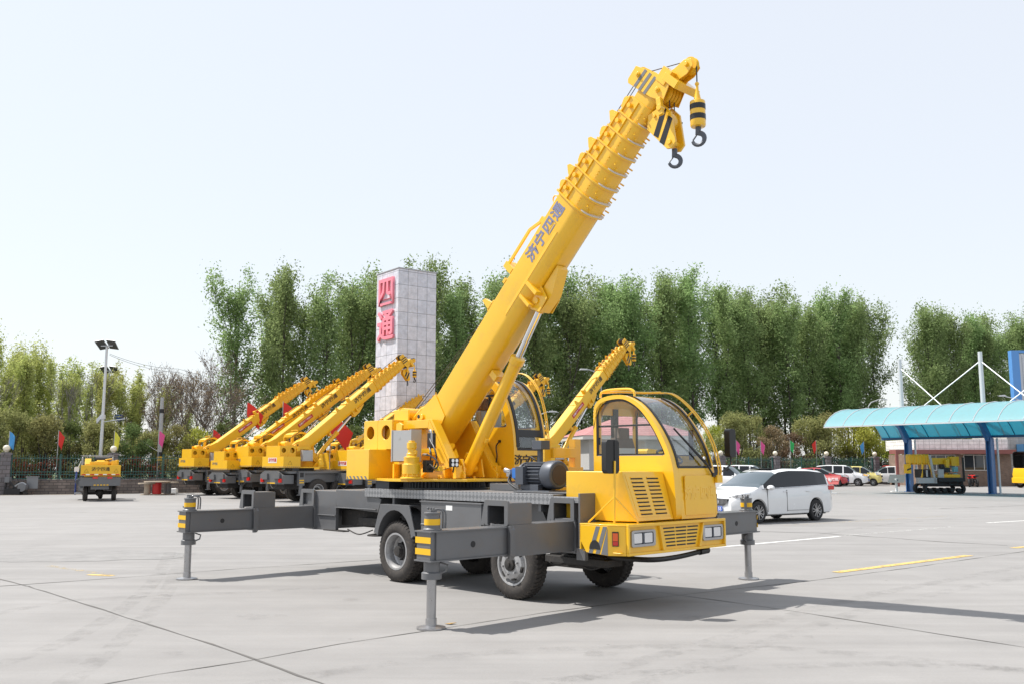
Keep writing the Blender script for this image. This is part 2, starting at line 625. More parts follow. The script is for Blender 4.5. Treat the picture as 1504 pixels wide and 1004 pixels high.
def build_boom(root, elev, main, ymat):
    k = None if main else 'bg'
    K = lambda s: k and k + s
    Rm = Matrix.Rotation(-elev, 4, 'Y')
    kx = 1.0 if main else 1.17
    loc = PIV - Rm @ Vector((PIV_S * kx, 0, PIV_N))

    def W(s, n, y=0.0):
        return loc + Rm @ Vector((s * kx, y, n))

    def base(mb):
        ol = boom_section(0.035, -0.345, -0.525, 0.25)
        mb.loft([[(s, y, n) for y, n in ol] for s in (-0.50, 3.86)])
        tail = [(0.02, 0.05), (-0.52, 0.16), (-0.64, 0.08), (-0.62, -0.12), (-0.2, -0.40), (-0.07, -0.37)]
        for y in (-0.268, 0.252):
            mb.prism(tail, 'y', y, y + 0.016)
        mb.cyl((PIV_S, -0.30, PIV_N - 0.05), (PIV_S, 0.30, PIV_N - 0.05), 0.045, n=20)
        mb.prism([(-0.55, 0.1), (-0.2, 0.1), (-0.2, -0.3), (-0.5, -0.1)], 'y', -0.24, 0.24)
        # lug housing under the boom that takes the lift cylinder
        mb.prism([(2.36, -0.54), (2.30, -0.74), (2.62, -0.76), (2.98, -0.60), (3.0, -0.54)], 'y', -0.10, 0.10)
        for y in (-0.14, 0.125):
            mb.prism([(2.26, -0.36), (2.62, -0.50), (2.56, -0.74), (2.32, -0.76), (2.24, -0.60)], 'y', y, y + 0.015)
        mb.prism([(2.50, -0.35), (2.56, -0.35), (2.56, -0.62), (2.50, -0.62)], 'y', -0.262, -0.14)
        mb.prism([(2.28, -0.36), (2.33, -0.36), (2.33, -0.62), (2.28, -0.62)], 'y', -0.255, -0.14)
        mb.cyl((LUG_S, -0.165, LUG_N), (LUG_S, 0.165, LUG_N), 0.05, n=16)
        # reinforcing plate lip along the bend
        mb.prism([(2.0, -0.30), (3.35, -0.30), (3.42, -0.345), (1.9, -0.345)], 'y', -0.256, -0.25)
        # lifting eye, handle brackets and cable guard on the top edge
        mb.tube([(3.72 + 0.05 * math.cos(a), -0.2, 0.07 + 0.05 * math.sin(a)) for a in [i * PI / 5 for i in range(10)]], 0.012, 6, close=True)
        mb.beam((2.44, -0.20, 0.20), (3.10, -0.20, 0.19), 0.03, 0.045)
        mb.beam((3.10, -0.20, 0.19), (3.36, -0.20, 0.06), 0.03, 0.045)
        mb.box(3.32, 3.40, -0.23, -0.17, 0.03, 0.10)
        mb.box(2.40, 2.50, -0.25, -0.05, 0.03, 0.23)
        mb.box(2.22, 2.30, -0.25, 0.20, 0.03, 0.08)
        mb.prism([(1.72, 0.03), (1.86, 0.03), (1.80, 0.22), (1.74, 0.24)], 'y', -0.24, -0.18)
        mb.box(1.70, 1.9, -0.24, 0.2, 0.03, 0.055)
        mb.box(0.95, 1.05, -0.1, 0.1, -0.70, -0.54)
    bm = part('boom', root, ymat, base, 0.006, K('boom'), loc, (0, -elev, 0))
    bm.scale = (kx, 1, 1)

    for i, (s0, t, b, bot, w) in enumerate(SEC):
        s1 = SEC[i + 1][0] if i + 1 < len(SEC) else 5.50

        def sec(mb, s0=s0, s1=s1, t=t, b=b, bot=bot, w=w, i=i):
            sl = boom_section(t - 0.012, b, bot + 0.012, w - 0.006)
            mb.loft([[(s, y, n) for y, n in sl] for s in (s0 - 0.02, s1 + 0.005)])
            fl = boom_section(t, b, bot, w, 0.028)
            mb.loft([[(s, y, n) for y, n in fl] for s in (s0 + 0.0, s0 + 0.022)])
            sm = (s0 + s1) / 2
            # rib, boss, bolts on both sides
            for sg in (-1, 1):
                wo = (w - 0.006) * sg
                e = wo + 0.022 * sg
                mb.box(s0 + 0.02, s1 - 0.01, min(wo, e), max(wo, e), t - 0.225, t - 0.20)
                mb.box(s0 + 0.02, s1 - 0.01, min(wo, e), max(wo, e), t - 0.035, t - 0.01)
                mb.cyl((sm + 0.02, wo, t - 0.115), (sm + 0.02, wo + 0.05 * sg, t - 0.115), 0.032, n=10)
                for q in range(3):
                    mb.cyl((s0 + 0.07 + 0.045 * q, wo, b - 0.04 - 0.004 * q), (s0 + 0.07 + 0.045 * q, wo + 0.004 * sg, b - 0.04), 0.011, n=6)
                mb.cyl((s0 + 0.13, wo * 0.72, bot + 0.05), (s0 + 0.13, wo * 0.9, bot + 0.0), 0.012, n=6)
                mb.cyl((s0 + 0.08, wo * 0.55, bot + 0.03), (s0 + 0.08, wo * 0.62, bot - 0.02), 0.012, n=6)
            # top lug; every second one carries a tall horn
            h = 0.17 if i in (1, 3, 5) else 0.10
            for sg in (-1, 1):
                y = sg * (w - 0.05)
                mb.prism([(s0 + 0.02, t - 0.02), (s1 - 0.02, t - 0.02), (s1 - 0.05, t + h * 0.8), (s1 - 0.09, t + h), (s0 + 0.06, t + 0.07)], 'y', y - 0.012, y + 0.012)
                mb.cyl((sm + 0.04, y - 0.03, t + 0.04), (sm + 0.04, y + 0.03, t + 0.04), 0.03, n=10)
            if i in (1, 3, 5):
                mb.box(s1 - 0.10, s1 - 0.06, -(w - 0.05), w - 0.05, t + 0.07, t + 0.10)
            mb.m = 1
            fl = boom_section(bot + 0.10, bot + 0.05, bot - 0.035, w * 0.86)
            mb.loft([[(s, y, n) for y, n in fl] for s in (s0 + 0.024, s0 + 0.040)])
        part('telescopic_section', bm, [ymat, 'pad_white'], sec, 0.003 if main else 0, K('sec%d' % i))

    def head(mb):
        sl = boom_section(-0.12, -0.40, -0.50, 0.14)
        mb.loft([[(s, y, n) for y, n in sl] for s in (5.4, 5.72)])
        plate = [(5.60, 0.06), (5.64, 0.10), (5.84, 0.10), (5.93, -0.30), (5.93, -0.58), (5.70, -0.64), (5.64, -0.42)]
        for y in (-0.175, 0.163):
            mb.prism(plate, 'y', y, y + 0.012)
        for n in (-0.02, -0.46):
            mb.cyl((5.77, -0.20, n), (5.77, 0.20, n), 0.035, n=12)
            mb.cyl((5.77, -0.215, n), (5.77, -0.175, n), 0.02, n=8)
        mb.box(5.66, 5.90, -0.16, 0.16, -0.34, -0.28)
        # jib arm and its pivot box
        mb.box(5.86, 6.06, -0.19, 0.19, -0.52, -0.34)
        mb.box(5.92, 6.02, -0.24, 0.24, -0.74, -0.48)
        arm = [(5.95, -0.34), (5.99, -0.58), (6.14, -0.66), (6.27, -0.66), (6.32, -0.58), (6.26, -0.49), (6.10, -0.43)]
        for y in (-0.085, 0.073):
            mb.prism(arm, 'y', y, y + 0.012)
        mb.prism([(6.0, -0.38), (6.02, -0.54), (6.16, -0.58), (6.15, -0.46)], 'y', -0.07, 0.07)
        mb.cyl((6.23, -0.12, -0.57), (6.23, 0.12, -0.57), 0.03, n=10)
        # swung-away fork
        mb.beam((5.70, -0.20, -0.58), (5.56, -0.20, -0.77), 0.05, 0.07)
        mb.cyl((5.62, -0.24, -0.69), (5.62, -0.15, -0.69), 0.04, n=10)
    hd = part('boom_head', bm, ymat, head, 0.004 if main else 0, K('head'))

    def sheaves(mb):
        for y in (-0.09, -0.03, 0.03, 0.09):
            for (s, n, r) in ((5.77, -0.02, 0.12), (5.77, -0.47, 0.17)):
                mb.lathe([(r - 0.05, -0.022), (r, -0.022), (r - 0.02, 0), (r, 0.022), (r - 0.05, 0.022)], (s, y, n), 'y', 20)
        mb.lathe([(0.05, -0.03), (0.115, -0.03), (0.09, 0), (0.115, 0.03), (0.05, 0.03)], (6.23, 0, -0.57), 'y', 20)
    part('sheave', bm, 'brown_grill' if not main else 'yellow_tape', sheaves, 0, K('shv'))

    def bands(mb):
        for q in range(3):
            n = -0.055 - 0.105 * q
            for y in (-0.178, 0.176):
                mb.prism([(5.62, n), (5.62, n - 0.05), (5.88 + 0.0, n - 0.02 - 0.05), (5.88, n - 0.02)], 'y', y - 0.001, y + 0.002)
    part('warning_stripes', bm, 'stripe_grey' if main else 'black', bands, 0, K('bands'))
    if main:
        letter(bm, NAME_TXT, 0.235, 'ink_blue', (1, 0, 0), (0, 0, 1), (3.27, -0.2525, -0.15), 0.003, 0.006, spacing=1.06)
    else:
        letter(bm, NAME_TXT, 0.235, 'ink', (1, 0, 0), (0, 0, 1), (3.08, -0.2525, -0.15), 0.003, 0.006, spacing=1.06)

    # lift cylinder
    att = W(LUG_S, LUG_N)
    d = att - BASE_PIN
    ang = math.atan2(d.z, d.x)

    def barrel(mb):
        mb.cyl((-0.06, 0, 0), (1.90, 0, 0), 0.098, n=28)
        mb.lathe([(0.075, 1.88), (0.112, 1.88), (0.115, 1.90), (0.115, 1.98), (0.10, 1.995), (0.055, 2.0)], ax='x', n=28)
        mb.cyl((0, -0.16, 0), (0, 0.16, 0), 0.06, n=16)
        mb.box(0.12, 0.22, -0.06, 0.06, 0.09, 0.13)
        mb.box(0.55, 0.62, -0.03, 0.03, -0.13, -0.09)
    cy = part('lift_cylinder', root, ymat, barrel, 0.004, K('barrel'), BASE_PIN, (0, -ang, 0))

    def rod(mb):
        mb.cyl((-1.5, 0, 0), (-0.07, 0, 0), 0.056, n=24, caps=True)
        mb.m = 1
        mb.cyl((-0.16, 0, 0), (-0.05, 0, 0), 0.075, n=20)
        mb.cyl((0, -0.10, 0), (0, 0.10, 0), 0.085, n=20)
    part('piston_rod', cy, ['chrome', ymat], rod, 0, K('rod'), (d.length, 0, 0))

    # ropes and hooks hang straight down whatever the boom angle
    top = W(5.77, 0.10)
    wn = Vector((-4.35, -0.02, 2.62))

    def ropes(mb):
        g = W(1.80, 0.20)
        mb.tube([wn, g, W(3.9, 0.16), top], 0.006 if main else 0.010, 5)
        mb.tube([wn + Vector((0, 0.06, 0)), g + Vector((0, 0.05, 0)), W(3.9, 0.15, 0.06), top + Vector((0, 0.05, 0))], 0.006, 5)
        j = W(6.23, -0.45)
        mb.tube([top, j], 0.007, 5)
        hang = W(6.27, -0.66)
        mb.tube([hang, hang + Vector((0, 0, -0.24))], 0.009, 5)
        c = W(5.93, -0.55)
        for dx, dy in ((-0.08, -0.05), (-0.08, 0.05), (-0.28, -0.05), (-0.28, 0.05)):
            mb.tube([c + Vector((dx, dy, 0)), c + Vector((dx, dy, -0.30))], 0.008, 5)
    part('hoist_rope', root, 'rope', ropes)
    hb = W(5.93, -0.55) + Vector((-0.16, 0, -0.46))

    def block(mb):
        o = [(-0.23, 0.14), (0.02, 0.22), (0.14, 0.09), (0.20, -0.33), (0.13, -0.40), (0.06, -0.39), (-0.25, -0.05)]
        for y in (-0.11, 0.075):
            mb.prism(o, 'y', y, y + 0.035)
        mb.cyl((-0.02, -0.075, 0.0), (-0.02, 0.075, 0.0), 0.15, n=20)
        mb.cyl((0.105, -0.13, -0.31), (0.105, 0.13, -0.31), 0.035, n=12)
        mb.cyl((-0.12, -0.13, 0.10), (-0.12, 0.13, 0.10), 0.022, n=10)
    b1 = part('hook_block', root, ymat, block, 0.004 if main else 0, K('block'), hb)

    def bstripe(mb):
        for a in (0.0, 1.0):
            x0 = 0.045 + a * 0.092
            z0 = 0.170 - a * 0.15
            for y in (-0.1125, 0.1095):
                mb.prism([(x0 - 0.035, z0 + 0.026), (x0 + 0.028, z0 - 0.03), (x0 - 0.115, z0 - 0.385 + a * 0.03), (x0 - 0.19, z0 - 0.325 + a * 0.03)], 'y', y, y + 0.003)
    part('block_stripes', b1, 'black', bstripe, 0, K('bstr'))

    def hook(mb, r=0.07, th=0.024):
        pts = []
        for i in range(15):
            a = R(95 - i * 18.5)
            pts.append((r * math.cos(a), 0, r * math.sin(a) - r))
        pts = [(0, 0, r * 1.2), (0, 0, r * 0.55)] + pts
        mb.tube(pts, th, 8, r1=th * 0.55)
        mb.tube([(-r * 0.95, 0, -r * 1.1), (-0.005, 0, 0.0)], th * 0.3, 5)
    part('hook', b1, 'motor_grey', lambda mb: hook(mb, 0.075, 0.036), 0, K('hook1'), (0.105, 0, -0.47), (0, 0, 0.6))
    ws = W(6.27, -0.66) + Vector((0, 0, -0.62))

    def weight(mb):
        mb.lathe([(0.018, 0.36), (0.02, 0.30), (0.05, 0.16), (0.094, 0.15), (0.098, 0.14), (0.098, -0.17), (0.09, -0.185), (0.03, -0.19)], n=24)
        mb.ball((0, 0, 0.385), 0.028, 10)
    b2 = part('ball_hook', root, ymat, weight, 0, K('weight'), ws)

    def wband(mb):
        for z in (-0.10, 0.035):
            mb.lathe([(0.094, z), (0.1005, z), (0.1005, z + 0.07), (0.094, z + 0.07)], n=24, close=True)
    part('band', b2, 'black', wband, 0, K('wband'))
    part('hook', b2, 'ink' if not main else 'motor_grey', lambda mb: hook(mb, 0.078, 0.038), 0, K('hook2'), (0, 0, -0.27), (0, 0, 0.3))
    return bm


def build_superstructure(root, elev, main, ymat, rails=True):
    k = None if main else 'bg'
    K = lambda s: k and k + s

    # slewing ring
    def gear(mb):
        n = 120
        vs, fs = [], []
        for z in (1.385, 1.475):
            for i in range(n * 2):
                r = 0.645 if (i // 2) % 2 == 0 else 0.612
                a = PI * i / n
                vs.append((-3.55 + r * math.cos(a), r * math.sin(a), z))
        m = n * 2
        fs = [(i, (i + 1) % m, m + (i + 1) % m, m + i) for i in range(m)] + [list(range(m))[::-1], list(range(m, 2 * m))]
        mb.add(vs, fs)
        mb.lathe([(0.70, 1.35), (0.70, 1.383), (0.5, 1.383)], (-3.55, 0, 0), n=48)
        mb.box(-4.35, -4.0, -0.75, -0.35, 1.36, 1.48)
    part('slewing_ring', root, 'motor_grey', gear, 0, K('gear'))

    # turret
    def turret(mb):
        mb.prism([(-4.9, 0.6), (-4.9, -0.6), (-3.95, -0.95), (-3.45, -1.16), (-3.05, -1.12), (-2.9, -0.75), (-2.42, -0.50), (-2.36, 0.5), (-2.36, 1.22), (-3.7, 1.22)], 'z', 1.485, 1.525)
        side = [(-4.05, 2.43), (-3.30, 2.43), (-2.78, 1.70), (-2.66, 1.60), (-2.66, 1.53), (-4.5, 1.53), (-4.5, 2.0)]
        for sg in (-1, 1):
            y0, y1 = sorted((0.32 * sg, 0.35 * sg))
            mb.prism(side, 'y', y0, y1)
            a, b = sorted((0.35 * sg, 0.47 * sg))
            # flanges that frame the plate
            mb.beam((-3.32, (a + b) / 2, 2.395), (-2.72, (a + b) / 2, 1.60), b - a, 0.05, up=(0, 1, 0)) if False else None
            mb.prism([(-3.30, 2.432), (-3.36, 2.432), (-2.80, 1.66), (-2.74, 1.66)], 'y', a, b)
            mb.prism([(-4.02, 2.43), (-3.365, 2.43), (-3.39, 2.30), (-4.02, 2.30)], 'y', a, b - 0.015)
            mb.prism([(-3.365, 2.43), (-3.39, 2.30), (-2.95, 1.68), (-2.83, 1.68)], 'y', a, b - 0.015)
            mb.prism([(-3.95, 1.98), (-3.10, 1.98), (-2.95, 1.78), (-2.95, 1.75), (-3.05, 1.75), (-3.2, 1.92), (-3.95, 1.92)], 'y', a, b - 0.03)
            for x in (-3.02, -2.76):
                mb.box(x - 0.02, x + 0.05, a, b, 1.53, 1.72)
            mb.cyl((-3.45, 0.35 * sg, 2.20), (-3.45, 0.362 * sg, 2.20), 0.075, n=20)
        mb.box(-4.3, -3.3, -0.31, 0.31, 1.54, 1.62)
        mb.box(-4.14, -3.98, -0.36, 0.36, 1.53, 2.42)
        for y in (-0.2, 0.18):
            mb.prism([(-3.15, 1.54), (-2.8, 1.54), (-2.86, 1.82), (-3.06, 1.82)], 'y', y - 0.015, y + 0.015)
        for i in range(14):
            a = R(i * 360 / 14 + 5)
            mb.cyl((-3.55 + 0.66 * math.cos(a), 0.66 * math.sin(a), 1.525), (-3.55 + 0.66 * math.cos(a), 0.66 * math.sin(a), 1.56), 0.02, n=6)
        # lug holding the control box, and the arched stiffener by the swing motor
        mb.prism([(-4.04, 2.20), (-3.9, 2.24), (-3.88, 2.36), (-3.96, 2.40), (-4.04, 2.38)], 'y', -0.60, -0.56)
        arch = [(-3.42, 1.53), (-3.40, 1.60), (-3.25, 1.70), (-2.95, 1.72), (-2.86, 1.70), (-2.86, 1.64), (-3.0, 1.65), (-3.2, 1.62), (-3.30, 1.56), (-3.30, 1.53)]
        mb.prism([(x + 0.12, z) for x, z in arch], 'y', -0.76, -0.70)
    tr = part('turret', root, ymat, turret, 0.005, K('turret'))
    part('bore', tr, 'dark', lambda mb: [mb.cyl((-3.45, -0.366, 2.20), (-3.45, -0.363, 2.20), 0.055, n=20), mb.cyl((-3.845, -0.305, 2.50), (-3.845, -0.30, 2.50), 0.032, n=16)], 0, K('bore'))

    # counterweight
    def cw(mb):
        mb.box(-4.9, -4.27 if main else -4.06, -0.95, 0.95, 1.50, 1.975)
        outer = resample([(-4.9, 1.976), (-4.12, 1.976), (-4.12, 2.45), (-4.9, 2.45)], 4)
        # upper block: side plates pierced by two round openings
        for y in (-0.62, 0.60):
            xs = [-4.9, -4.51, -4.12]
            for a, b, cx, r in ((xs[0], xs[1], -4.715, 0.105), (xs[1], xs[2], -4.29, 0.115)):
                sq = [(a, 1.976), (b, 1.976), (b, 2.45), (a, 2.45)]
                o = resample(sq, 32)
                cz = 2.25
                st = math.atan2(1.976 - cz, a - cx)
                inn = [(cx + r * math.cos(st + 2 * PI * i / 32), cz + r * math.sin(st + 2 * PI * i / 32)) for i in range(32)]
                mb.ring(o, inn, 'y', y, y + 0.02)
        mb.box(-4.9, -4.12, -0.60, 0.60, 2.43, 2.45)
        mb.box(-4.9, -4.88, -0.60, 0.60, 1.976, 2.43)
        mb.box(-4.14, -4.12, -0.60, 0.60, 1.976, 2.43)
        mb.box(-4.87, -4.55, -0.45, 0.45, 1.98, 2.42)
        mb.cyl((-4.32, -0.5, 2.2), (-4.32, 0.5, 2.2), 0.13, n=16)
        mb.box(-4.27, -4.0, -0.35, 0.35, 1.55, 2.40)
    cwt = part('counterweight', root, ymat, cw, 0.008, K('cw'))

    def cstripe(mb):
        for i in range(6 if main else 9):
            x = -4.87 + i * (0.63 / 6 if main else 0.84 / 9)
            w = 0.045 if main else 0.03
            h = 0.055
            mb.prism([(x, 1.50), (x + w, 1.50), (x + w - 0.05, 1.50 + h), (x - 0.05 if i else x, 1.50 + h)], 'y', -0.953, -0.95)
        if not main:
            for i in range(18):
                y = -0.93 + i * 0.105
                mb.prism([(y, 1.50), (y + 0.04, 1.50), (y + 0.0, 1.555), (y - 0.04, 1.555)], 'x', -4.904, -4.90)
    part('warning_stripes', cwt, 'stripe_grey', cstripe, 0, K('cstr'))

    # operator cab on the far side of the boom
    prof = [(-3.72, 1.66), (-3.72, 2.86)] + smooth_profile([(-3.70, 2.95), (-3.55, 3.05), (-3.25, 3.12), (-2.98, 3.08), (-2.76, 2.90), (-2.60, 2.62), (-2.50, 2.28), (-2.465, 1.95), (-2.46, 1.66)], 6)
    win = [(-3.60, 2.32), (-3.60, 2.86)] + smooth_profile([(-3.55, 2.95), (-3.30, 3.03), (-3.08, 3.0), (-2.88, 2.84), (-2.72, 2.58), (-2.635, 2.36)], 6) + [(-2.64, 2.32)]
    cab = make_cab(root, 'operator_cab', prof, win, 0.50, 1.22, 2.28, -3.20, 1.96, ymat, K('oc'), front_bars=((2.24, 0.15),), sw=0.055)
    part('cab_base', cab, ymat, lambda mb: [mb.box(-3.70, -2.50, 0.52, 1.20, 1.53, 1.655), mb.prism([(-2.72, 1.53), (-2.50, 1.53), (-2.62, 1.66), (-2.72, 1.66)], 'y', 0.44, 0.47)], 0.005, K('cbase'))

    def rail(mb):
        r = smooth_profile([(-3.35, 3.16), (-3.1, 3.24), (-2.85, 3.18), (-2.62, 2.96), (-2.48, 2.66), (-2.40, 2.30), (-2.38, 1.96), (-2.43, 1.86)], 5)
        for y in (1.16, 1.20):
            mb.tube([(x, y, z) for x, z in r], 0.010, 6)
        for i in range(3, len(r) - 2, 5):
            mb.tube([(r[i][0], 1.15, r[i][1]), (r[i][0], 1.21, r[i][1])], 0.008, 5)
        mb.tube([(-3.35, 1.18, 3.08), (-3.35, 1.18, 3.17)], 0.012, 6)
        mb.tube([(-3.35, 0.62, 3.20), (-3.35, 1.18, 3.20)], 0.013, 6)
        mb.tube([(-3.35, 0.62, 3.08), (-3.35, 0.62, 3.20)], 0.012, 6)
    part('guard_rail', cab, ymat, rail, 0, K('oprail'))

    def oseat(mb):
        mb.box(-3.45, -3.0, 0.66, 1.08, 1.72, 2.1)
        mb.box(-3.52, -3.38, 0.62, 1.10, 2.05, 2.62)
        mb.m = 1
        mb.box(-3.53, -3.37, 0.64, 1.08, 2.62, 2.82)
    part('seat', cab, ['box_grey', 'seat_red'], oseat, 0.03, K('oseat'))
    part('cab_window_trim', cab, 'black', lambda mb: [mb.box(-3.60, -2.80, 0.512, 0.535, 2.82, 2.85), mb.box(-3.08, -3.05, 0.512, 0.535, 2.33, 2.83), mb.box(-2.75, -2.6, 0.8, 1.1, 1.75, 2.2)], 0, K('otrim'))
    if main:
        letter(cab, NAME_TXT, 0.165, 'ink', (0, 1, 0), (0, 0, 1), (-2.4545, 0.85, 1.80), 0.004, 0.003, sx=1.06)
        part('cab_cable', cab, 'hose', lambda mb: [mb.tube(catmull([(-2.78, 0.49, 2.10), (-2.83, 0.46, 2.02), (-2.80, 0.45, 1.85), (-2.86, 0.45, 1.72), (-3.0, 0.46, 1.66)], 6), 0.011, 6), mb.cyl((-2.78, 0.50, 2.10), (-2.78, 0.47, 2.10), 0.022, n=10)])
        part('fan', cab, 'blue_pump', lambda mb: mb.lathe([(0.02, 0), (0.10, 0), (0.10, 0.02), (0.02, 0.02)], (-3.05, 0.75, 2.86), 'y', 16))
    # winch behind the boom foot
    def winch(mb):
        mb.cyl((-4.32, -0.26, 2.56), (-4.32, 0.26, 2.56), 0.10, n=20)
        mb.box(-4.5, -4.12, -0.30, -0.27, 2.45, 2.62)
        mb.box(-4.5, -4.12, 0.27, 0.30, 2.45, 2.62)
        mb.tube([(-4.1, -0.2, 2.46), (-3.85, -0.22, 2.62), (-3.7, -0.22, 2.66)], 0.035, 8)
    part('winch', root, ymat, winch, 0.004, K('winch'))
    build_boom(root, elev, main, ymat)
    # grey control box
    def cbox(mb):
        mb.box(-3.86, -3.40, -0.80, -0.62, 1.79, 2.26)
        mb.m = 1
        mb.box(-3.88, -3.855, -0.81, -0.61, 1.78, 2.27)
        mb.box(-3.405, -3.37, -0.81, -0.61, 1.78, 2.27)
        mb.box(-3.70, -3.66, -0.803, -0.80, 2.12, 2.16)
    part('control_box', root, ['box_grey', 'box_grey'], cbox, 0.004, K('cbox'))
    part('box_bracket', root, ymat, lambda mb: [mb.box(-4.0, -3.4, -0.66, -0.36, 1.74, 1.775), mb.box(-3.98, -3.94, -0.7, -0.62, 1.53, 1.75)], 0, K('cbr'))

    # swing motor
    cx, cy = -3.08, -1.02
    def smotor(mb):
        mb.lathe([(0.17, 1.525), (0.17, 1.545), (0.125, 1.56), (0.125, 1.59), (0.14, 1.60), (0.14, 1.74), (0.115, 1.75), (0.115, 1.83), (0.118, 1.845), (0.075, 1.86), (0.075, 1.90), (0.06, 1.91), (0.06, 1.965), (0.073, 1.975), (0.073, 2.06), (0.03, 2.065)], (cx, cy, 0), n=28)
        mb.box(cx - 0.035, cx + 0.035, cy - 0.035, cy + 0.035, 2.06, 2.09)
        for i in range(12):
            a = R(30 * i)
            mb.cyl((cx + 0.132 * math.cos(a), cy + 0.132 * math.sin(a), 1.56), (cx + 0.132 * math.cos(a), cy + 0.132 * math.sin(a), 1.60), 0.012, n=6)
        for z in (1.93, 1.90):
            mb.cyl((cx + 0.05, cy, z), (cx + 0.1, cy + 0.02, z), 0.02, n=8)
    part('swing_motor', root, ymat, smotor, 0.003, K('smotor'))
    if main:
        def hoses(mb):
            b = Vector((cx + 0.16, cy + 0.12, 0))
            loop = lambda pts, r=0.012: mb.tube(catmull([b + Vector(p) for p in pts], 7), r, 7)
            loop([(0.0, 0.1, 2.2), (0.05, 0.06, 2.1), (0.22, 0.0, 1.98), (0.30, -0.02, 1.85), (0.22, 0.02, 1.72), (0.08, 0.04, 1.66)])
            loop([(0.02, 0.02, 1.88), (0.2, -0.05, 1.86), (0.42, -0.12, 1.80), (0.46, -0.12, 1.72), (0.34, -0.08, 1.68), (0.14, 0.0, 1.73), (0.02, 0.02, 1.76)])
            loop([(-0.02, 0.12, 2.18), (0.0, 0.08, 2.02), (0.10, 0.04, 1.9), (0.06, 0.06, 1.75), (0.12, 0.08, 1.65)])
            loop([(0.0, 0.16, 2.24), (0.06, 0.14, 2.12), (0.02, 0.10, 2.0), (0.06, 0.05, 1.9)])
            mb.m = 0
            mb.box(b.x - 0.02, b.x + 0.08, b.y - 0.02, b.y + 0.10, 1.62, 1.80)
            mb.box(b.x - 0.02, b.x + 0.06, b.y + 0.06, b.y + 0.16, 1.98, 2.2)
            mb.m = 1
            mb.tube(catmull([b + Vector(p) for p in ((-0.08, 0.14, 2.2), (0.0, 0.10, 2.24), (0.05, 0.08, 2.2), (0.06, 0.08, 2.04))], 5), 0.02, 8)
            for z in (1.88, 1.76):
                mb.cyl(b + Vector((-0.04, 0, z)), b + Vector((0.06, 0.0, z)), 0.02, n=8)
        part('hydraulic_hose', root, ['hose', 'steel'], hoses)

        def lamp(mb):
            mb.box(-2.72, -2.68, -0.60, -0.44, 1.70, 1.83)
            mb.m = 1
            for i in range(2):
                for j in range(2):
                    mb.cyl((-2.68, -0.56 + i * 0.075, 1.735 + j * 0.06), (-2.672, -0.56 + i * 0.075, 1.735 + j * 0.06), 0.027, n=12)
            mb.m = 0
            mb.tube([(-2.70, -0.52, 1.70), (-2.74, -0.5, 1.62)], 0.012, 6)
            mb.tube(catmull([(-2.71, -0.56, 1.70), (-2.95, -0.6, 1.64), (-3.1, -0.62, 1.66), (-3.2, -0.6, 1.70)], 5), 0.005, 5)
        part('work_lamp', root, ['dark', 'lens'], lamp)
def rr(x0, z0, x1, z1, r, k=4):
    """rounded rectangle outline"""
    L = []
    for cx, cz, a0 in ((x0 + r, z0 + r, 180), (x1 - r, z0 + r, 270), (x1 - r, z1 - r, 0), (x0 + r, z1 - r, 90)):
        for i in range(k + 1):
            a = R(a0 + 90 * i / k)
            L.append((cx + r * math.cos(a), cz + r * math.sin(a)))
    return L


def tyre(mb, r, w, ri, lugs=46):
    """tyre around the y axis, outer face at y=0, body towards +y"""
    sh = 0.045
    prof = [(ri, 0.02), (ri + 0.02, 0.0), (ri + 0.06, -0.006), (r - 0.10, -0.012), (r - 0.045, 0.004), (r - 0.014, 0.028),
            (r - 0.012, w * 0.5), (r - 0.014, w - 0.028), (r - 0.045, w - 0.004), (r - 0.10, w + 0.012), (ri + 0.03, w), (ri, w - 0.02)]
    mb.lathe(prof, (0, 0, 0), 'y', 64, close=True)
    for i in range(lugs):
        a = 2 * PI * i / lugs
        for side in (0, 1):
            aa = a + (PI / lugs if side else 0)
            y0, y1 = (0.004, w * 0.48) if side == 0 else (w * 0.52, w - 0.004)
            vs = []
            for (y, da, rr_) in ((y0, 0.0, r - 0.035), (y0 + 0.03, 0.0, r), (y1, 0.045, r), (y1, 0.045, r - 0.03)) if side == 0 else ((y1, 0.0, r - 0.035), (y1 - 0.03, 0.0, r), (y0, 0.045, r), (y0, 0.045, r - 0.03)):
                for s in (-0.029, 0.029):
                    t = aa + da + s
                    vs.append((rr_ * math.cos(t), y, rr_ * math.sin(t)))
            mb.add(vs, [(0, 1, 3, 2), (2, 3, 5, 4), (4, 5, 7, 6), (0, 2, 4, 6), (1, 7, 5, 3), (0, 6, 7, 1)])


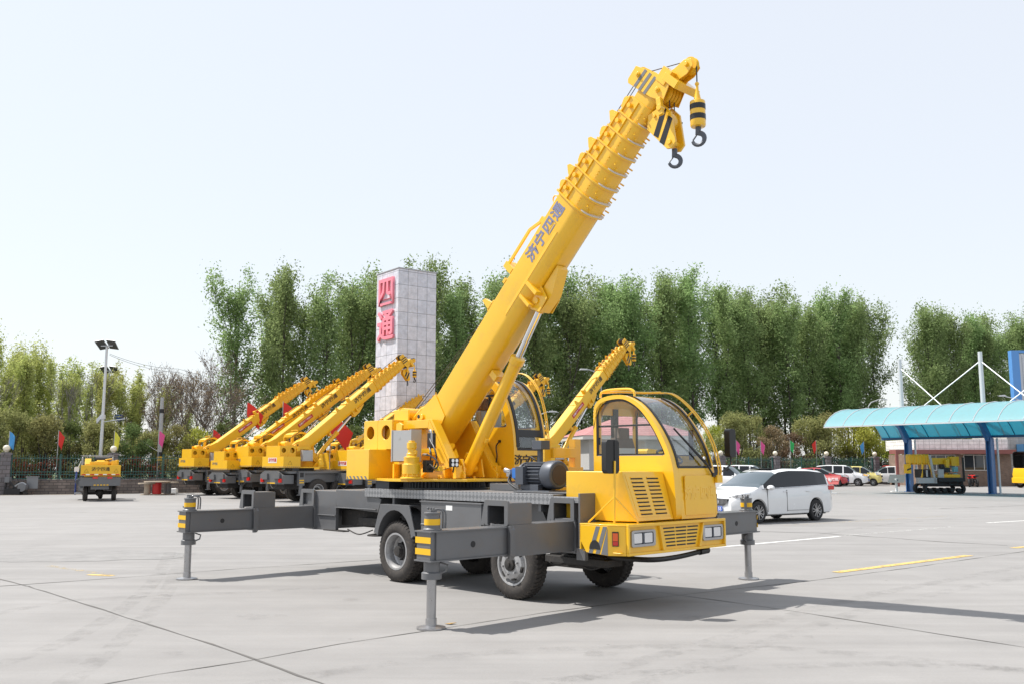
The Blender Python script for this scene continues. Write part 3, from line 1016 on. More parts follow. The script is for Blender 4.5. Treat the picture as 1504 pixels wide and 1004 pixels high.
def wheel(root, name, loc, kind, flip=False, r=0.452, w=0.235, key='w'):
    ri = 0.262
    o = part(name, root, 'rubber', lambda mb: tyre(mb, r, w, ri), 0, '%s_tyre%.2f' % (key, r), loc, (0, 0.13, PI if flip else 0), smooth=40)

    def rimf(mb):
        if kind == 'front':
            mb.lathe([(ri + 0.012, 0.015), (ri + 0.012, 0.0), (ri - 0.01, 0.004), (ri - 0.03, 0.05), (0.215, 0.035), (0.19, -0.01), (0.12, -0.03), (0.095, -0.025), (0.09, -0.02)], (0, 0, 0), 'y', 40, cap0=False)
            for i in range(6):
                a = R(60 * i + 20)
                mb.cyl((0.135 * math.cos(a), -0.02, 0.135 * math.sin(a)), (0.135 * math.cos(a), -0.055, 0.135 * math.sin(a)), 0.014, n=8)
            mb.m = 1
            mb.lathe([(0.085, -0.02), (0.082, -0.055), (0.06, -0.062), (0.03, -0.062)], (0, 0, 0), 'y', 20)
            mb.lathe([(0.04, -0.06), (0.036, -0.085), (0.01, -0.088)], (0, 0, 0), 'y', 12)
            for i in range(6):
                a = R(60 * i + 50)
                c = Vector((0.197 * math.cos(a), 0, 0.197 * math.sin(a)))
                e = Vector((-math.sin(a), 0, math.cos(a)))
                mb.beam(c - e * 0.035 + Vector((0, 0.0, 0)), c + e * 0.035, 0.03, 0.03, up=(0, 1, 0))
        else:
            mb.lathe([(ri + 0.012, 0.015), (ri + 0.012, 0.0), (ri - 0.015, 0.0), (ri - 0.025, 0.03), (0.225, 0.05), (0.22, 0.13), (0.20, 0.15), (0.09, 0.155), (0.085, 0.15)], (0, 0, 0), 'y', 40, cap0=False)
            mb.m = 1
            mb.lathe([(0.11, 0.15), (0.105, 0.09), (0.09, 0.085), (0.02, 0.08)], (0, 0, 0), 'y', 20)
            mb.lathe([(0.075, 0.09), (0.07, 0.02), (0.02, 0.015)], (0, 0, 0), 'y', 16)
            for i in range(8):
                a = R(45 * i)
                mb.cyl((0.125 * math.cos(a), 0.15, 0.125 * math.sin(a)), (0.125 * math.cos(a), 0.10, 0.125 * math.sin(a)), 0.014, n=8)
    part('rim', o, ['rim_steel', 'under'], rimf, 0, '%s_rim_%s' % (key, kind))
    return o


# ------------------------------------------------------------------ the big crane in front
YAW = R(-46.25)
crane = empty('truck_crane', (1.375, 12.346, 0), YAW)
tag(crane, 'large yellow truck crane in the foreground, boom raised high, standing on four grey outrigger jacks', 'crane')
build_superstructure(crane, R(45.3), True, 'yellow')


# checker plate for the deck edge
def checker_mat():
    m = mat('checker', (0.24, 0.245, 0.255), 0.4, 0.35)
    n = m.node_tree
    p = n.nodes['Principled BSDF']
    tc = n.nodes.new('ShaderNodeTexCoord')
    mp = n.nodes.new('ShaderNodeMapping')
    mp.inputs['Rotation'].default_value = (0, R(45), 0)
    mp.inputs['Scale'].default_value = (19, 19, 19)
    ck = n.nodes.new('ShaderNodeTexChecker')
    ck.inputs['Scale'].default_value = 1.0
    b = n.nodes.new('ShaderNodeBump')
    ck.inputs['Color1'].default_value = (0.20, 0.205, 0.215, 1)  # light and shade of the raised tread painted in as two greys
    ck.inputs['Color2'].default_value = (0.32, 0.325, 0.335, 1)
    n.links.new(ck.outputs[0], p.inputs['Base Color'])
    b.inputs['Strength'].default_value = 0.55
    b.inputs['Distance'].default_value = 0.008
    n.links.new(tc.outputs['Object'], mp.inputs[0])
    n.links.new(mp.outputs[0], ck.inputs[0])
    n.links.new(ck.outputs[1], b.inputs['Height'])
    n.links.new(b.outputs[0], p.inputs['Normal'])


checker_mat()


def chassis(mb):
    for y in (-0.46, 0.36):
        mb.box(-6.1, 0.70, y, y + 0.10, 0.86, 1.20)
    for x in (-5.4, -4.4, -2.6, -1.6, -0.3, 0.5):
        mb.box(x, x + 0.12, -0.36, 0.36, 0.90, 1.16)
    # rear side plate that slopes under the deck
    mb.prism([(-5.16, 1.325), (-4.2, 1.325), (-3.90, 1.20), (-3.98, 1.00), (-5.14, 1.05)], 'y', -0.97, -0.945)
    mb.prism([(-5.16, 1.325), (-4.2, 1.325), (-3.90, 1.20), (-3.98, 1.00), (-5.14, 1.05)], 'y', 0.945, 0.97)
    mb.box(-5.14, -4.0, -1.00, -0.94, 1.035, 1.05)
    mb.box(-5.2, -4.25, -0.945, 0.945, 1.29, 1.318)
    mb.box(-0.20, 0.32, -0.98, 0.98, 1.27, 1.335)
    # plate at the front end of the deck facing the bumper
    mb.box(0.30, 0.33, -1.08, -0.76, 0.72, 1.39)
    mb.box(0.28, 0.42, -1.10, -1.04, 0.60, 0.74)
    # brackets between deck and frame
    for x in (-4.0, -3.62, -2.92, -2.86, -1.15, -0.5):
        mb.box(x, x + 0.05, -0.96, -0.46, 1.14, 1.25)
        mb.box(x, x + 0.05, 0.46, 0.96, 1.14, 1.25)
    mb.prism([(-1.05, 0.95), (-0.55, 0.95), (-0.72, 1.24), (-0.9, 1.24)], 'y', -0.72, -0.69)
ch = part('chassis', crane, 'grey', chassis, 0.005)


def gear_under(mb):
    for x in (-0.95, -3.44):
        mb.cyl((x, -0.85, 0.45), (x, 0.85, 0.45), 0.085, n=14)
        mb.ball((x, 0.05, 0.45), 0.2 if x < -2 else 0.11, 14)
        for y in (-0.48, 0.48):
            mb.beam((x - 0.65, y, 0.72), (x, y, 0.60), 0.08, 0.06)
            mb.beam((x, y, 0.60), (x + 0.65, y, 0.72), 0.08, 0.06)
            mb.box(x - 0.68, x - 0.6, y - 0.05, y + 0.05, 0.68, 0.9)
            mb.box(x + 0.6, x + 0.68, y - 0.05, y + 0.05, 0.68, 0.9)
    mb.cyl((-3.3, 0.05, 0.5), (-0.9, 0.1, 0.75), 0.05, n=10)
    mb.box(-1.2, -0.3, -0.30, 0.35, 0.55, 0.95)
    mb.box(-2.5, -1.5, 0.5, 0.95, 0.6, 1.1)
    mb.box(-0.2, 0.5, -0.85, -0.5, 0.50, 0.62)
    mb.box(-0.5, 0.1, -0.75, -0.48, 0.45, 0.70)
    mb.box(-0.42, 0.62, -0.92, -0.80, 0.52, 0.60)
    mb.box(-0.4, -0.1, -0.7, -0.4, 0.62, 0.85)
    mb.box(-5.3, -4.0, -0.9, 0.9, 1.22, 1.28)
    mb.box(-5.3, -4.2, -0.75, -0.5, 0.74, 1.0)
    mb.box(-4.6, -4.1, -0.9, -0.6, 0.78, 0.90)
    mb.box(-4.2, -1.0, -0.55, 0.55, 1.2, 1.24)
    mb.tube(catmull([(-0.6, -0.75, 0.55), (-0.3, -0.86, 0.48), (0.0, -0.82, 0.52), (0.3, -0.85, 0.47), (0.5, -0.75, 0.55)], 5), 0.012, 6)
    mb.tube(catmull([(-4.9, -0.9, 0.70), (-4.5, -0.95, 0.64), (-4.2, -0.9, 0.72)], 5), 0.012, 6)
    mb.box(-5.5, -4.9, -0.98, -0.86, 0.655, 0.675)
    mb.lathe([(0.02, 0.62), (0.18, 0.62), (0.18, 0.64), (0.05, 0.66)], (-4.25, -0.75, 0), n=20)
    mb.m = 1
    mb.tube(catmull([(-0.9, 0.5, 0.45), (-0.85, 0.66, 0.48), (-0.82, 0.72, 0.60), (-0.8, 0.6, 0.72)], 5), 0.05, 8)
part('running_gear', ch, ['under', 'steel'], gear_under, 0.006)
part('tie_bar', ch, 'black', lambda mb: [mb.tube(catmull([(0.55, -0.85, 0.64), (0.90, -0.50, 0.605), (0.94, 0.0, 0.605), (0.96, 0.5, 0.645)], 6), 0.032, 8), mb.cyl((0.96, 0.46, 0.645), (0.96, 0.64, 0.655), 0.045, n=12)])


def deck(mb):
    mb.box(-4.28, -0.22, -0.985, 0.985, 1.335, 1.362)
    mb.m = 1
    for s in (-1, 1):
        a, b = sorted((1.0 * s, 0.986 * s))
        mb.box(-4.30, -0.20, a, b, 1.235, 1.366)
        mb.box(-0.195, 0.295, a, b, 1.268, 1.34)
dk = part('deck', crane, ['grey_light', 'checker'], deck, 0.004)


def fender_poly(x):
    o = [(x - 0.52, 0.70), (x - 0.36, 1.14), (x + 0.36, 1.14), (x + 0.52, 0.70)]
    inn = [(x - 0.47, 0.70)]
    for i in range(13):
        a = R(172 - i * 13.67)
        inn.append((x + 0.42 * math.cos(a), 0.60 + 0.46 * math.sin(a)))
    inn.append((x + 0.47, 0.70))
    return o + inn[::-1]


for s in (-1, 1):
    def fend(mb, s=s):
        y0, y1 = sorted((1.07 * s, 1.05 * s))
        mb.prism(fender_poly(-3.42), 'y', y0, y1)
        y0, y1 = sorted((1.05 * s, 0.72 * s))
        pts = [(-3.42 + 0.43 * math.cos(R(172 - i * 13.67)), 0.61 + 0.47 * math.sin(R(172 - i * 13.67))) for i in range(13)]
        strip(mb, pts, y0, y1, -0.012)
        mb.box(-3.78, -3.06, y0, y1, 1.125, 1.14)
    part('mudguard', crane, 'grey', fend, 0.004)


def toolbox(mb):
    mb.box(-2.76, -1.46, -1.08, -0.55, 0.60, 1.20)
    mb.box(-2.78, -1.44, -1.095, -0.54, 1.20, 1.218)
    mb.m = 1
    mb.box(-2.20, -2.06, -1.083, -1.08, 1.10, 1.17)
    mb.m = 2
    mb.tube([(-1.33, -0.98, 0.90), (-1.33, -1.0, 0.95), (-1.33, -1.0, 1.1), (-1.33, -0.98, 1.15)], 0.03, 8)
    mb.m = 3
    mb.box(-1.44, -1.25, -0.95, -0.55, 0.75, 1.22)
part('toolbox', crane, ['grey', 'white', 'steel', 'dark'], toolbox, 0.006)

# wheels: single in front, twin at the back
wheel(crane, 'wheel', (-0.95, -1.0, 0.45), 'front')
wheel(crane, 'wheel', (-0.95, 1.0, 0.45), 'front', True)
for y, f in ((-1.02, False), (-0.74, False), (1.02, True), (0.74, True)):
    wheel(crane, 'wheel', (-3.44, y, 0.45), 'rear', f)


# outriggers
def jack(o, x, y, s, keyed):
    def cyl(mb):
        mb.lathe([(0.105, 1.03), (0.105, 1.045), (0.085, 1.06), (0.085, 1.20), (0.092, 1.205), (0.092, 1.225), (0.03, 1.23)], (x, y, 0), n=24)
        # valve block and pipes on top
        mb.box(x - 0.05, x + 0.03, y - 0.04, y + 0.04, 1.22, 1.25)
        for dx in (-0.05, 0.0, 0.045):
            mb.cyl((x + dx, y - 0.02, 1.23), (x + dx, y - 0.02, 1.275), 0.013, n=8)
        for dy in (0.10, 0.135):
            mb.tube(catmull([(x, y + 0.02 * s * -1, 1.25), (x + 0.04, y - dy * s * 0.6, 1.255), (x + 0.06, y - dy * s, 1.22), (x + 0.06, y - dy * s, 1.05)], 5), 0.012, 6)
        mb.cyl((x - 0.09, y + 0.03 * s, 1.09), (x - 0.13, y + 0.05 * s, 1.09), 0.015, n=8)
    j = part('jack_cylinder', o, 'grey', cyl, 0.003)
    part('jack_sleeve', o, 'grey', lambda mb: [mb.lathe([(0.11, 0.52), (0.11, 0.585), (0.088, 0.60), (0.088, 0.70), (0.12, 0.705)], (x, y, 0), n=24), mb.tube([(x + 0.05, y - 0.08 * s, 0.69), (x + 0.07, y - 0.16 * s, 0.66), (x + 0.06, y - 0.15 * s, 0.60), (x + 0.04, y - 0.08 * s, 0.57)], 0.012, 6)])
    part('jack_leg', o, ['chrome_dull', 'steel'], lambda mb: [mb.cyl((x, y, 0.10), (x, y, 0.54), 0.052, n=24), setattr(mb, 'm', 1), mb.lathe([(0.155, 0.004), (0.155, 0.02), (0.06, 0.035), (0.06, 0.11), (0.05, 0.112)], (x, y, 0), n=28)], 0)

    part('reflective_tape', o, 'yellow_tape', lambda mb: mb.lathe([(0.083, 1.09), (0.088, 1.09), (0.088, 1.155), (0.083, 1.155)], (x, y, 0), n=24, close=True))

    def tape(mb):
        ye = y + 0.115 * s
        a, b = sorted((ye, ye + 0.004 * s))
        for z in (0.78, 0.90):
            mb.box(x - 0.14, x + 0.12, a, b, z, z + 0.065)
    part('reflective_tape', o, 'yellow_tape', tape)


mat('chrome_dull', (0.40, 0.40, 0.41), 0.28, 0.9, var=0.12, vscale=9)


def outrigger(x, s):
    """box section beam pulled out to side s (-1 near, +1 far) with guide frames at the ends of its two stages"""
    def beam(mb):
        def yb(a, b, *r):
            y0, y1 = sorted((a * s, b * s))
            mb.box(r[0], r[1], y0, y1, r[2], r[3])
        # last stage, slightly smaller, with a chamfered end
        yb(2.05, 3.14, x - 0.125, x + 0.125, 0.725, 1.015)
        yb(3.14, 3.21, x - 0.125, x + 0.105, 0.725, 1.015)
        yb(2.02, 3.23, x - 0.145, x + 0.145, 1.016, 1.032)
        yb(2.02, 3.23, x - 0.145, x + 0.145, 0.708, 0.724)
        # middle stage
        yb(0.95, 2.09, x - 0.150, x + 0.150, 0.690, 1.048)
        yb(0.2, 1.0, x - 0.175, x + 0.175, 0.670, 1.068)
        # guide frames: openings that let the jack head pass when the beam is drawn in
        for yf, dx in ((2.08, -0.02), (0.98, 0.0)):
            x0, x1 = x - 0.24 + dx, x + 0.165 + dx
            o = rr(x0, 1.035, x1, 1.325, 0.03)
            i = rr(x0 + 0.06, 1.036, x1 - 0.06, 1.262, 0.012)
            a, b = sorted((yf * s, (yf + 0.03) * s))
            mb.ring(o, i, 'y', a, b)
            mb.prism([(x0, 1.03), (x0 - 0.06, 1.035), (x0, 1.30)], 'y', a, b)
            yb(yf - 0.36, yf, x1 - 0.02, x1 - 0.001, 1.05, 1.29)
            yb(yf - 0.36, yf, x0 + 0.001, x0 + 0.02, 1.05, 1.29)
            yb(yf - 0.36, yf - 0.34, x0 + 0.02, x1 - 0.02, 1.05, 1.28)
            yb(yf - 0.36, yf, x0 + 0.02, x1 - 0.02, 1.28, 1.295)
            yb(yf - 0.012, yf + 0.03, x + 0.146, x + 0.185, 0.66, 1.04)
            mb.prism([(x + 0.15, 0.66), (x + 0.19, 0.70), (x + 0.19, 1.0), (x + 0.15, 1.04)], 'y', *sorted(((yf - 0.05) * s, (yf + 0.03) * s)))
    o = part('outrigger', crane, 'grey', beam, 0.006)
    jack(o, x, 3.1 * s, s, None)
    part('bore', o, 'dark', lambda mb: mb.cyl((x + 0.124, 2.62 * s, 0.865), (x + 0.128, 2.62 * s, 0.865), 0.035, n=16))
    return o


for x in (0.0, -5.93):
    for s in (-1, 1):
        outrigger(x, s)


part('outrigger_box', ch, 'grey', lambda mb: mb.box(-0.19, 0.19, -0.95, 0.95, 0.655, 1.075), 0.005)


def outbox(mb):
    mb.box(-6.12, -5.74, -0.95, 0.95, 0.655, 1.075)
    mb.box(-6.15, -5.70, -0.90, 0.90, 1.077, 1.30)
    mb.box(-6.15, -5.16, -0.96, -0.90, 0.66, 1.30)
    mb.box(-6.15, -5.16, 0.90, 0.96, 0.66, 1.30)
    mb.box(-5.70, -5.16, -0.90, 0.90, 1.26, 1.30)
    mb.box(-5.68, -5.16, -0.985, -0.96, 0.90, 0.915)
part('outrigger_box', ch, 'grey', outbox, 0.005)


# electric motor driving a hydraulic pump, on the deck
def emotor(mb):
    c = Vector((0, 0, 0))
    X = Matrix.Translation((-0.62, -0.52, 1.60)) @ Matrix.Rotation(R(-4), 4, 'Z')
    mb.X = X
    mb.cyl((-0.55, 0, 0), (-0.12, 0, 0), 0.145, n=28)
    for i in range(22):
        a = 2 * PI * i / 22
        d = Vector((0, math.cos(a), math.sin(a)))
        mb.beam(Vector((-0.50, 0, 0)) + d * 0.155, Vector((-0.14, 0, 0)) + d * 0.155, 0.012, 0.04, up=d)
    mb.box(-0.56, -0.40, -0.22, -0.12, -0.13, 0.11)
    mb.lathe([(0.08, -0.60), (0.17, -0.585), (0.17, -0.555), (0.14, -0.54)], (0, 0, 0), 'x', 28)
    mb.lathe([(0.15, -0.12), (0.185, -0.11), (0.19, -0.06), (0.192, 0.06), (0.18, 0.085), (0.155, 0.095), (0.15, 0.09)], (0, 0, 0), 'x', 32)
    mb.box(-0.52, -0.16, -0.16, -0.08, -0.24, -0.13)
    mb.box(-0.52, -0.16, 0.08, 0.16, -0.24, -0.13)
    mb.box(-0.56, 0.1, -0.2, 0.2, -0.24, -0.205)
    mb.cyl((-0.35, 0.05, 0.13), (-0.35, 0.05, 0.36), 0.04, n=10)
    mb.box(-0.43, -0.24, -0.03, 0.13, 0.34, 0.46)
    mb.m = 1
    mb.lathe([(0.13, 0.088), (0.13, 0.098), (0.02, 0.10)], (0, 0, 0), 'x', 24)
    mb.m = 2
    mb.lathe([(0.06, -0.78), (0.10, -0.76), (0.10, -0.66), (0.06, -0.64)], (0, 0, 0), 'x', 20)
    mb.box(-0.76, -0.68, -0.11, 0.11, -0.05, 0.09)
    mb.m = 3
    mb.lathe([(0.06, -0.65), (0.15, -0.63), (0.16, -0.60), (0.09, -0.59)], (0, 0, 0), 'x', 24)
    mb.cyl((-0.78, 0, 0), (-0.92, -0.02, 0.0), 0.05, 0.035, n=12)
    mb.cyl((-0.86, -0.05, 0.03), (-0.98, -0.05, 0.06), 0.035, n=10)
    mb.box(-0.92, -0.84, -0.08, 0.04, -0.03, 0.07)
    mb.m = 4
    mb.tube(catmull([(-0.84, -0.08, 0), (-0.80, -0.14, -0.10), (-0.62, -0.16, -0.18), (-0.45, -0.19, -0.21)], 5), 0.014, 7)
    mb.tube(catmull([(-0.90, -0.03, -0.02), (-0.84, -0.05, -0.14), (-0.66, -0.10, -0.21), (-0.5, -0.19, -0.215)], 5), 0.014, 7)
    mb.tube(catmull([(-0.60, 0.04, 0.17), (-0.5, 0.0, 0.24), (-0.40, 0.0, 0.20)], 5), 0.012, 7)
part('electric_motor', crane, ['motor_grey', 'brown_grill', 'blue_pump', 'steel', 'hose'], emotor, 0.004)
part('motor_bracket', crane, 'grey', lambda mb: [mb.prism([(-1.55, 1.37), (-1.1, 1.37), (-1.1, 1.43), (-1.45, 1.46)], 'y', -0.3, 0.4), mb.box(-2.2, -1.6, -0.25, 0.5, 1.366, 1.46), mb.box(-1.15, -0.05, -0.78, -0.2, 1.366, 1.385)], 0.004)


# boom rest on the deck
def rest(mb):
    x0, x1 = -1.22, -1.10
    for y in (-0.22, 0.40):
        mb.box(x0, x1, y, y + 0.13, 1.40, 2.10)
    mb.box(x0 + 0.02, x1 + 0.05, -0.09, 0.40, 1.83, 1.97)
    mb.box(x0 - 0.01, x1 + 0.01, -0.26, 0.57, 1.60, 1.70)
    mb.box(x0 - 0.06, x0, -0.2, 0.5, 1.50, 1.58)
    mb.prism([(-0.28, 1.37), (0.58, 1.37), (0.50, 1.42), (-0.2, 1.42)], 'x', x0 - 0.1, x1 + 0.1)
part('boom_rest', crane, 'yellow', rest, 0.006)

# engine hood with its louvred sloping front
HX0, HX1 = -0.16, 0.74


def hood(mb):
    y0, y1 = -0.80, 0.03
    top = 1.655
    vs = [(HX0, y0, 1.06), (0.66, y0 - 0.01, 1.06), (0.90, y0 + 0.10, 1.06), (0.90, y1, 1.06), (HX0, y1, 1.06),
          (HX0, y0, top), (HX1 - 0.03, y0, top), (HX1, y0 + 0.02, top), (HX1, y1, top), (HX0, y1, top)]
    mb.add(vs, [(0, 1, 6, 5), (1, 2, 7, 6), (2, 3, 8, 7), (3, 4, 9, 8), (4, 0, 5, 9), (5, 6, 7, 8, 9), (4, 3, 2, 1, 0)])
hd_ = part('engine_hood', crane, 'yellow', hood, 0.012)


def hood_front(y, z, off=0.0):
    t = (z - 1.06) / (1.655 - 1.06)
    return Vector((0.90 + (HX1 - 0.90) * t + off, y, z))


def louvres(mb):
    # raised frame plate, with proud dark bars painting in the shade of the slots
    fr = [hood_front(-0.66, 1.11, 0.004), hood_front(-0.02, 1.11, 0.004), hood_front(-0.05, 1.62, 0.004), hood_front(-0.74, 1.62, 0.004)]
    bk = [p + Vector((-0.02, 0, 0)) for p in fr]
    mb.add(fr + bk, [(0, 1, 2, 3), (4, 7, 6, 5), (0, 4, 5, 1), (1, 5, 6, 2), (2, 6, 7, 3), (3, 7, 4, 0)])
    mb.m = 1
    for i in range(10):
        z = 1.135 + i * 0.047
        t = i / 9
        for a, b in ((-0.60 - 0.05 * t, -0.38 - 0.04 * t), (-0.31 - 0.03 * t, -0.09 - 0.02 * t)):
            q = [hood_front(a, z, 0.0065), hood_front(b, z, 0.0065), hood_front(b, z + 0.018, 0.0065), hood_front(a, z + 0.018, 0.0065)]
            w = [p + Vector((-0.01, 0, 0)) for p in q]
            mb.add(q + w, [(0, 1, 2, 3), (4, 7, 6, 5), (0, 4, 5, 1), (1, 5, 6, 2), (2, 6, 7, 3), (3, 7, 4, 0)])
    mb.m = 0
    for i in range(10):
        z = 1.135 + i * 0.047 + 0.018
        t = i / 9
        for a, b in ((-0.60 - 0.05 * t, -0.38 - 0.04 * t), (-0.31 - 0.03 * t, -0.09 - 0.02 * t)):
            mb.beam(hood_front(a, z + 0.004, 0.008), hood_front(b, z + 0.004, 0.008), 0.02, 0.010)
part('louvre_panel', hd_, ['yellow', 'dark'], louvres, 0.0)

# driver's cab
prof = [(-0.42, 1.06), (-0.42, 2.40)] + smooth_profile([(-0.41, 2.52), (-0.30, 2.62), (-0.05, 2.66), (0.18, 2.63), (0.42, 2.49), (0.64, 2.24), (0.80, 1.97), (0.89, 1.70), (0.92, 1.40), (0.935, 1.06)], 7)
win = [(-0.37, 1.85), (-0.37, 2.44)] + smooth_profile([(-0.35, 2.52), (-0.24, 2.58), (0.0, 2.605), (0.18, 2.572), (0.39, 2.44), (0.585, 2.21), (0.72, 1.98), (0.775, 1.87)], 6) + [(0.77, 1.85)]
dcab = make_cab(crane, 'driver_cab', prof, win, 0.035, 0.93, 1.85, 0.10, 1.69, 'yellow', None, pillar=0.11)


def dtrim(mb):
    mb.box(-0.35, 0.58, 0.058, 0.075, 2.235, 2.26)
    mb.box(-0.06, -0.045, 0.07, 0.08, 1.81, 2.24)
    mb.box(-0.42, -0.36, 0.40, 0.50, 1.8, 2.5)
    mb.box(0.55, 0.62, 0.86, 0.88, 1.8, 2.2)
    mb.box(-0.36, -0.33, 0.05, 0.08, 2.0, 2.1)
    mb.box(0.5, 0.85, 0.15, 0.85, 1.62, 1.70)
part('window_gasket', dcab, 'black', lambda mb: mb.ring(resample([(x * 1.0, z) for x, z in win], 72), resample([(0.2 + (x - 0.2) * 0.945, 2.2 + (z - 2.2) * 0.92) for x, z in win], 72), 'y', 0.045, 0.055))
part('window_trim', dcab, 'black', dtrim, 0.003)


def dseat(mb):
    mb.prism([(-0.30, 1.35), (-0.22, 1.35), (-0.24, 1.98), (-0.28, 2.10), (-0.36, 2.10)], 'y', 0.32, 0.70)
    mb.box(-0.26, 0.22, 0.30, 0.72, 1.22, 1.42)
    mb.box(-0.37, -0.27, 0.40, 0.62, 2.08, 2.24)
    mb.m = 1
    mb.prism([(-0.21, 1.40), (-0.215, 1.40), (-0.235, 1.96), (-0.22, 1.96)], 'y', 0.34, 0.68)
    mb.box(-0.36, -0.24, 0.29, 0.315, 1.5, 2.02)
part('seat', dcab, ['seat_cloth', 'white'], dseat, 0.03)
part('steering_wheel', dcab, 'black', lambda mb: [mb.tube([(0.50 + 0.17 * math.cos(a) * 0.8, 0.5 + 0.2 * math.sin(a), 1.84 - 0.17 * math.cos(a) * 0.5) for a in [2 * PI * i / 20 for i in range(20)]], 0.016, 7, close=True), mb.beam((0.5, 0.31, 1.84), (0.5, 0.69, 1.84), 0.03, 0.03), mb.cyl((0.5, 0.5, 1.84), (0.68, 0.5, 1.55), 0.03, n=10)])
part('front_panel', dcab, 'yellow', lambda mb: mb.prism(rr(0.22, 1.10, 0.86, 1.60, 0.03), 'x', 0.925, 0.941), 0.004)
letter(dcab, NAME_TXT, 0.185, 'yellow_text', (0, 1, 0), (0, 0, 1), (0.9425, 0.54, 1.37), 0.003, 0.003, sx=0.92)


def drail(mb):
    r = smooth_profile([(-0.34, 2.64), (-0.33, 2.70), (-0.22, 2.735), (0.12, 2.735), (0.24, 2.70), (0.25, 2.63)], 4)
    mb.tube([(x, 0.10, z) for x, z in r], 0.017, 7)
    mb.tube(catmull([(-0.33, 0.10, 2.71), (-0.30, 0.5, 2.74), (-0.2, 0.86, 2.74), (0.05, 0.93, 2.735)], 5), 0.017, 7)
    f = smooth_profile([(0.0, 2.73), (0.25, 2.70), (0.50, 2.53), (0.72, 2.29), (0.88, 2.02), (0.97, 1.72), (0.97, 1.60), (0.92, 1.54)], 5)
    for y in (0.915, 0.97):
        mb.tube([(x, y, z) for x, z in f], 0.011, 7)
    for i in (8, 16, 24, 31):
        mb.tube([(f[i][0], 0.915, f[i][1]), (f[i][0], 0.97, f[i][1])], 0.008, 6)
    mb.tube([(f[12][0], 0.90, f[12][1]), (f[12][0] - 0.07, 0.90, f[12][1] - 0.05)], 0.014, 6)
    mb.box(0.90, 0.98, 0.88, 1.0, 1.50, 1.60)
part('guard_rail', dcab, 'yellow', drail)


def wiper(mb):
    mb.tube([(0.945, 0.84, 1.60), (0.905, 0.68, 1.82)], 0.012, 6)
    mb.tube([(0.91, 0.70, 1.79), (0.76, 0.32, 2.16)], 0.008, 6)
    mb.tube([(0.92, 0.72, 1.74), (0.74, 0.28, 2.20)], 0.012, 6)
    mb.box(0.935, 0.965, 0.81, 0.87, 1.58, 1.63)
    mb.m = 1
    mb.cyl((0.912, 0.68, 1.82), (0.925, 0.68, 1.82), 0.02, n=8)
part('wiper', dcab, ['black', 'white'], wiper)


def mirror(mb, s, x, y, z):
    mb.prism(rr(y - 0.11, z - 0.20, y + 0.11, z + 0.20, 0.05), 'x', x - 0.05, x + 0.03)


def mir_near(mb):
    x, y = 0.80, -1.06
    mb.X = Matrix.Translation((x, y, 1.83)) @ Matrix.Rotation(R(-8), 4, 'Z')
    mb.prism(rr(-0.105, -0.20, 0.105, 0.20, 0.05), 'x', -0.04, 0.045)
    mb.prism(rr(0.02, -0.17, 0.075, 0.19, 0.02), 'x', 0.045, 0.055)
    mb.X = None
    mb.m = 1
    mb.tube([(0.84, -1.05, 1.055), (0.86, -1.05, 1.78)], 0.014, 7)
    mb.tube([(0.48, -1.10, 1.055), (0.85, -1.05, 1.36)], 0.011, 7)
    mb.tube([(0.98, -0.78, 1.055), (0.85, -1.05, 1.36)], 0.011, 7)
part('mirror', crane, ['black', 'yellow'], mir_near, 0.012)


def mir_far(mb):
    mb.X = Matrix.Translation((0.98, 1.20, 2.02)) @ Matrix.Rotation(R(-10), 4, 'Z')
    mb.prism(rr(-0.06, -0.19, 0.06, 0.19, 0.045), 'x', -0.05, 0.05)
    mb.X = None
    mb.tube(catmull([(0.98, 1.20, 1.84), (0.98, 1.19, 1.74), (0.95, 1.08, 1.66), (0.92, 0.96, 1.63)], 5), 0.012, 7)
part('mirror', crane, ['black'], mir_far, 0.012)

# bumper
BZ0, BZ1 = 0.69, 1.045


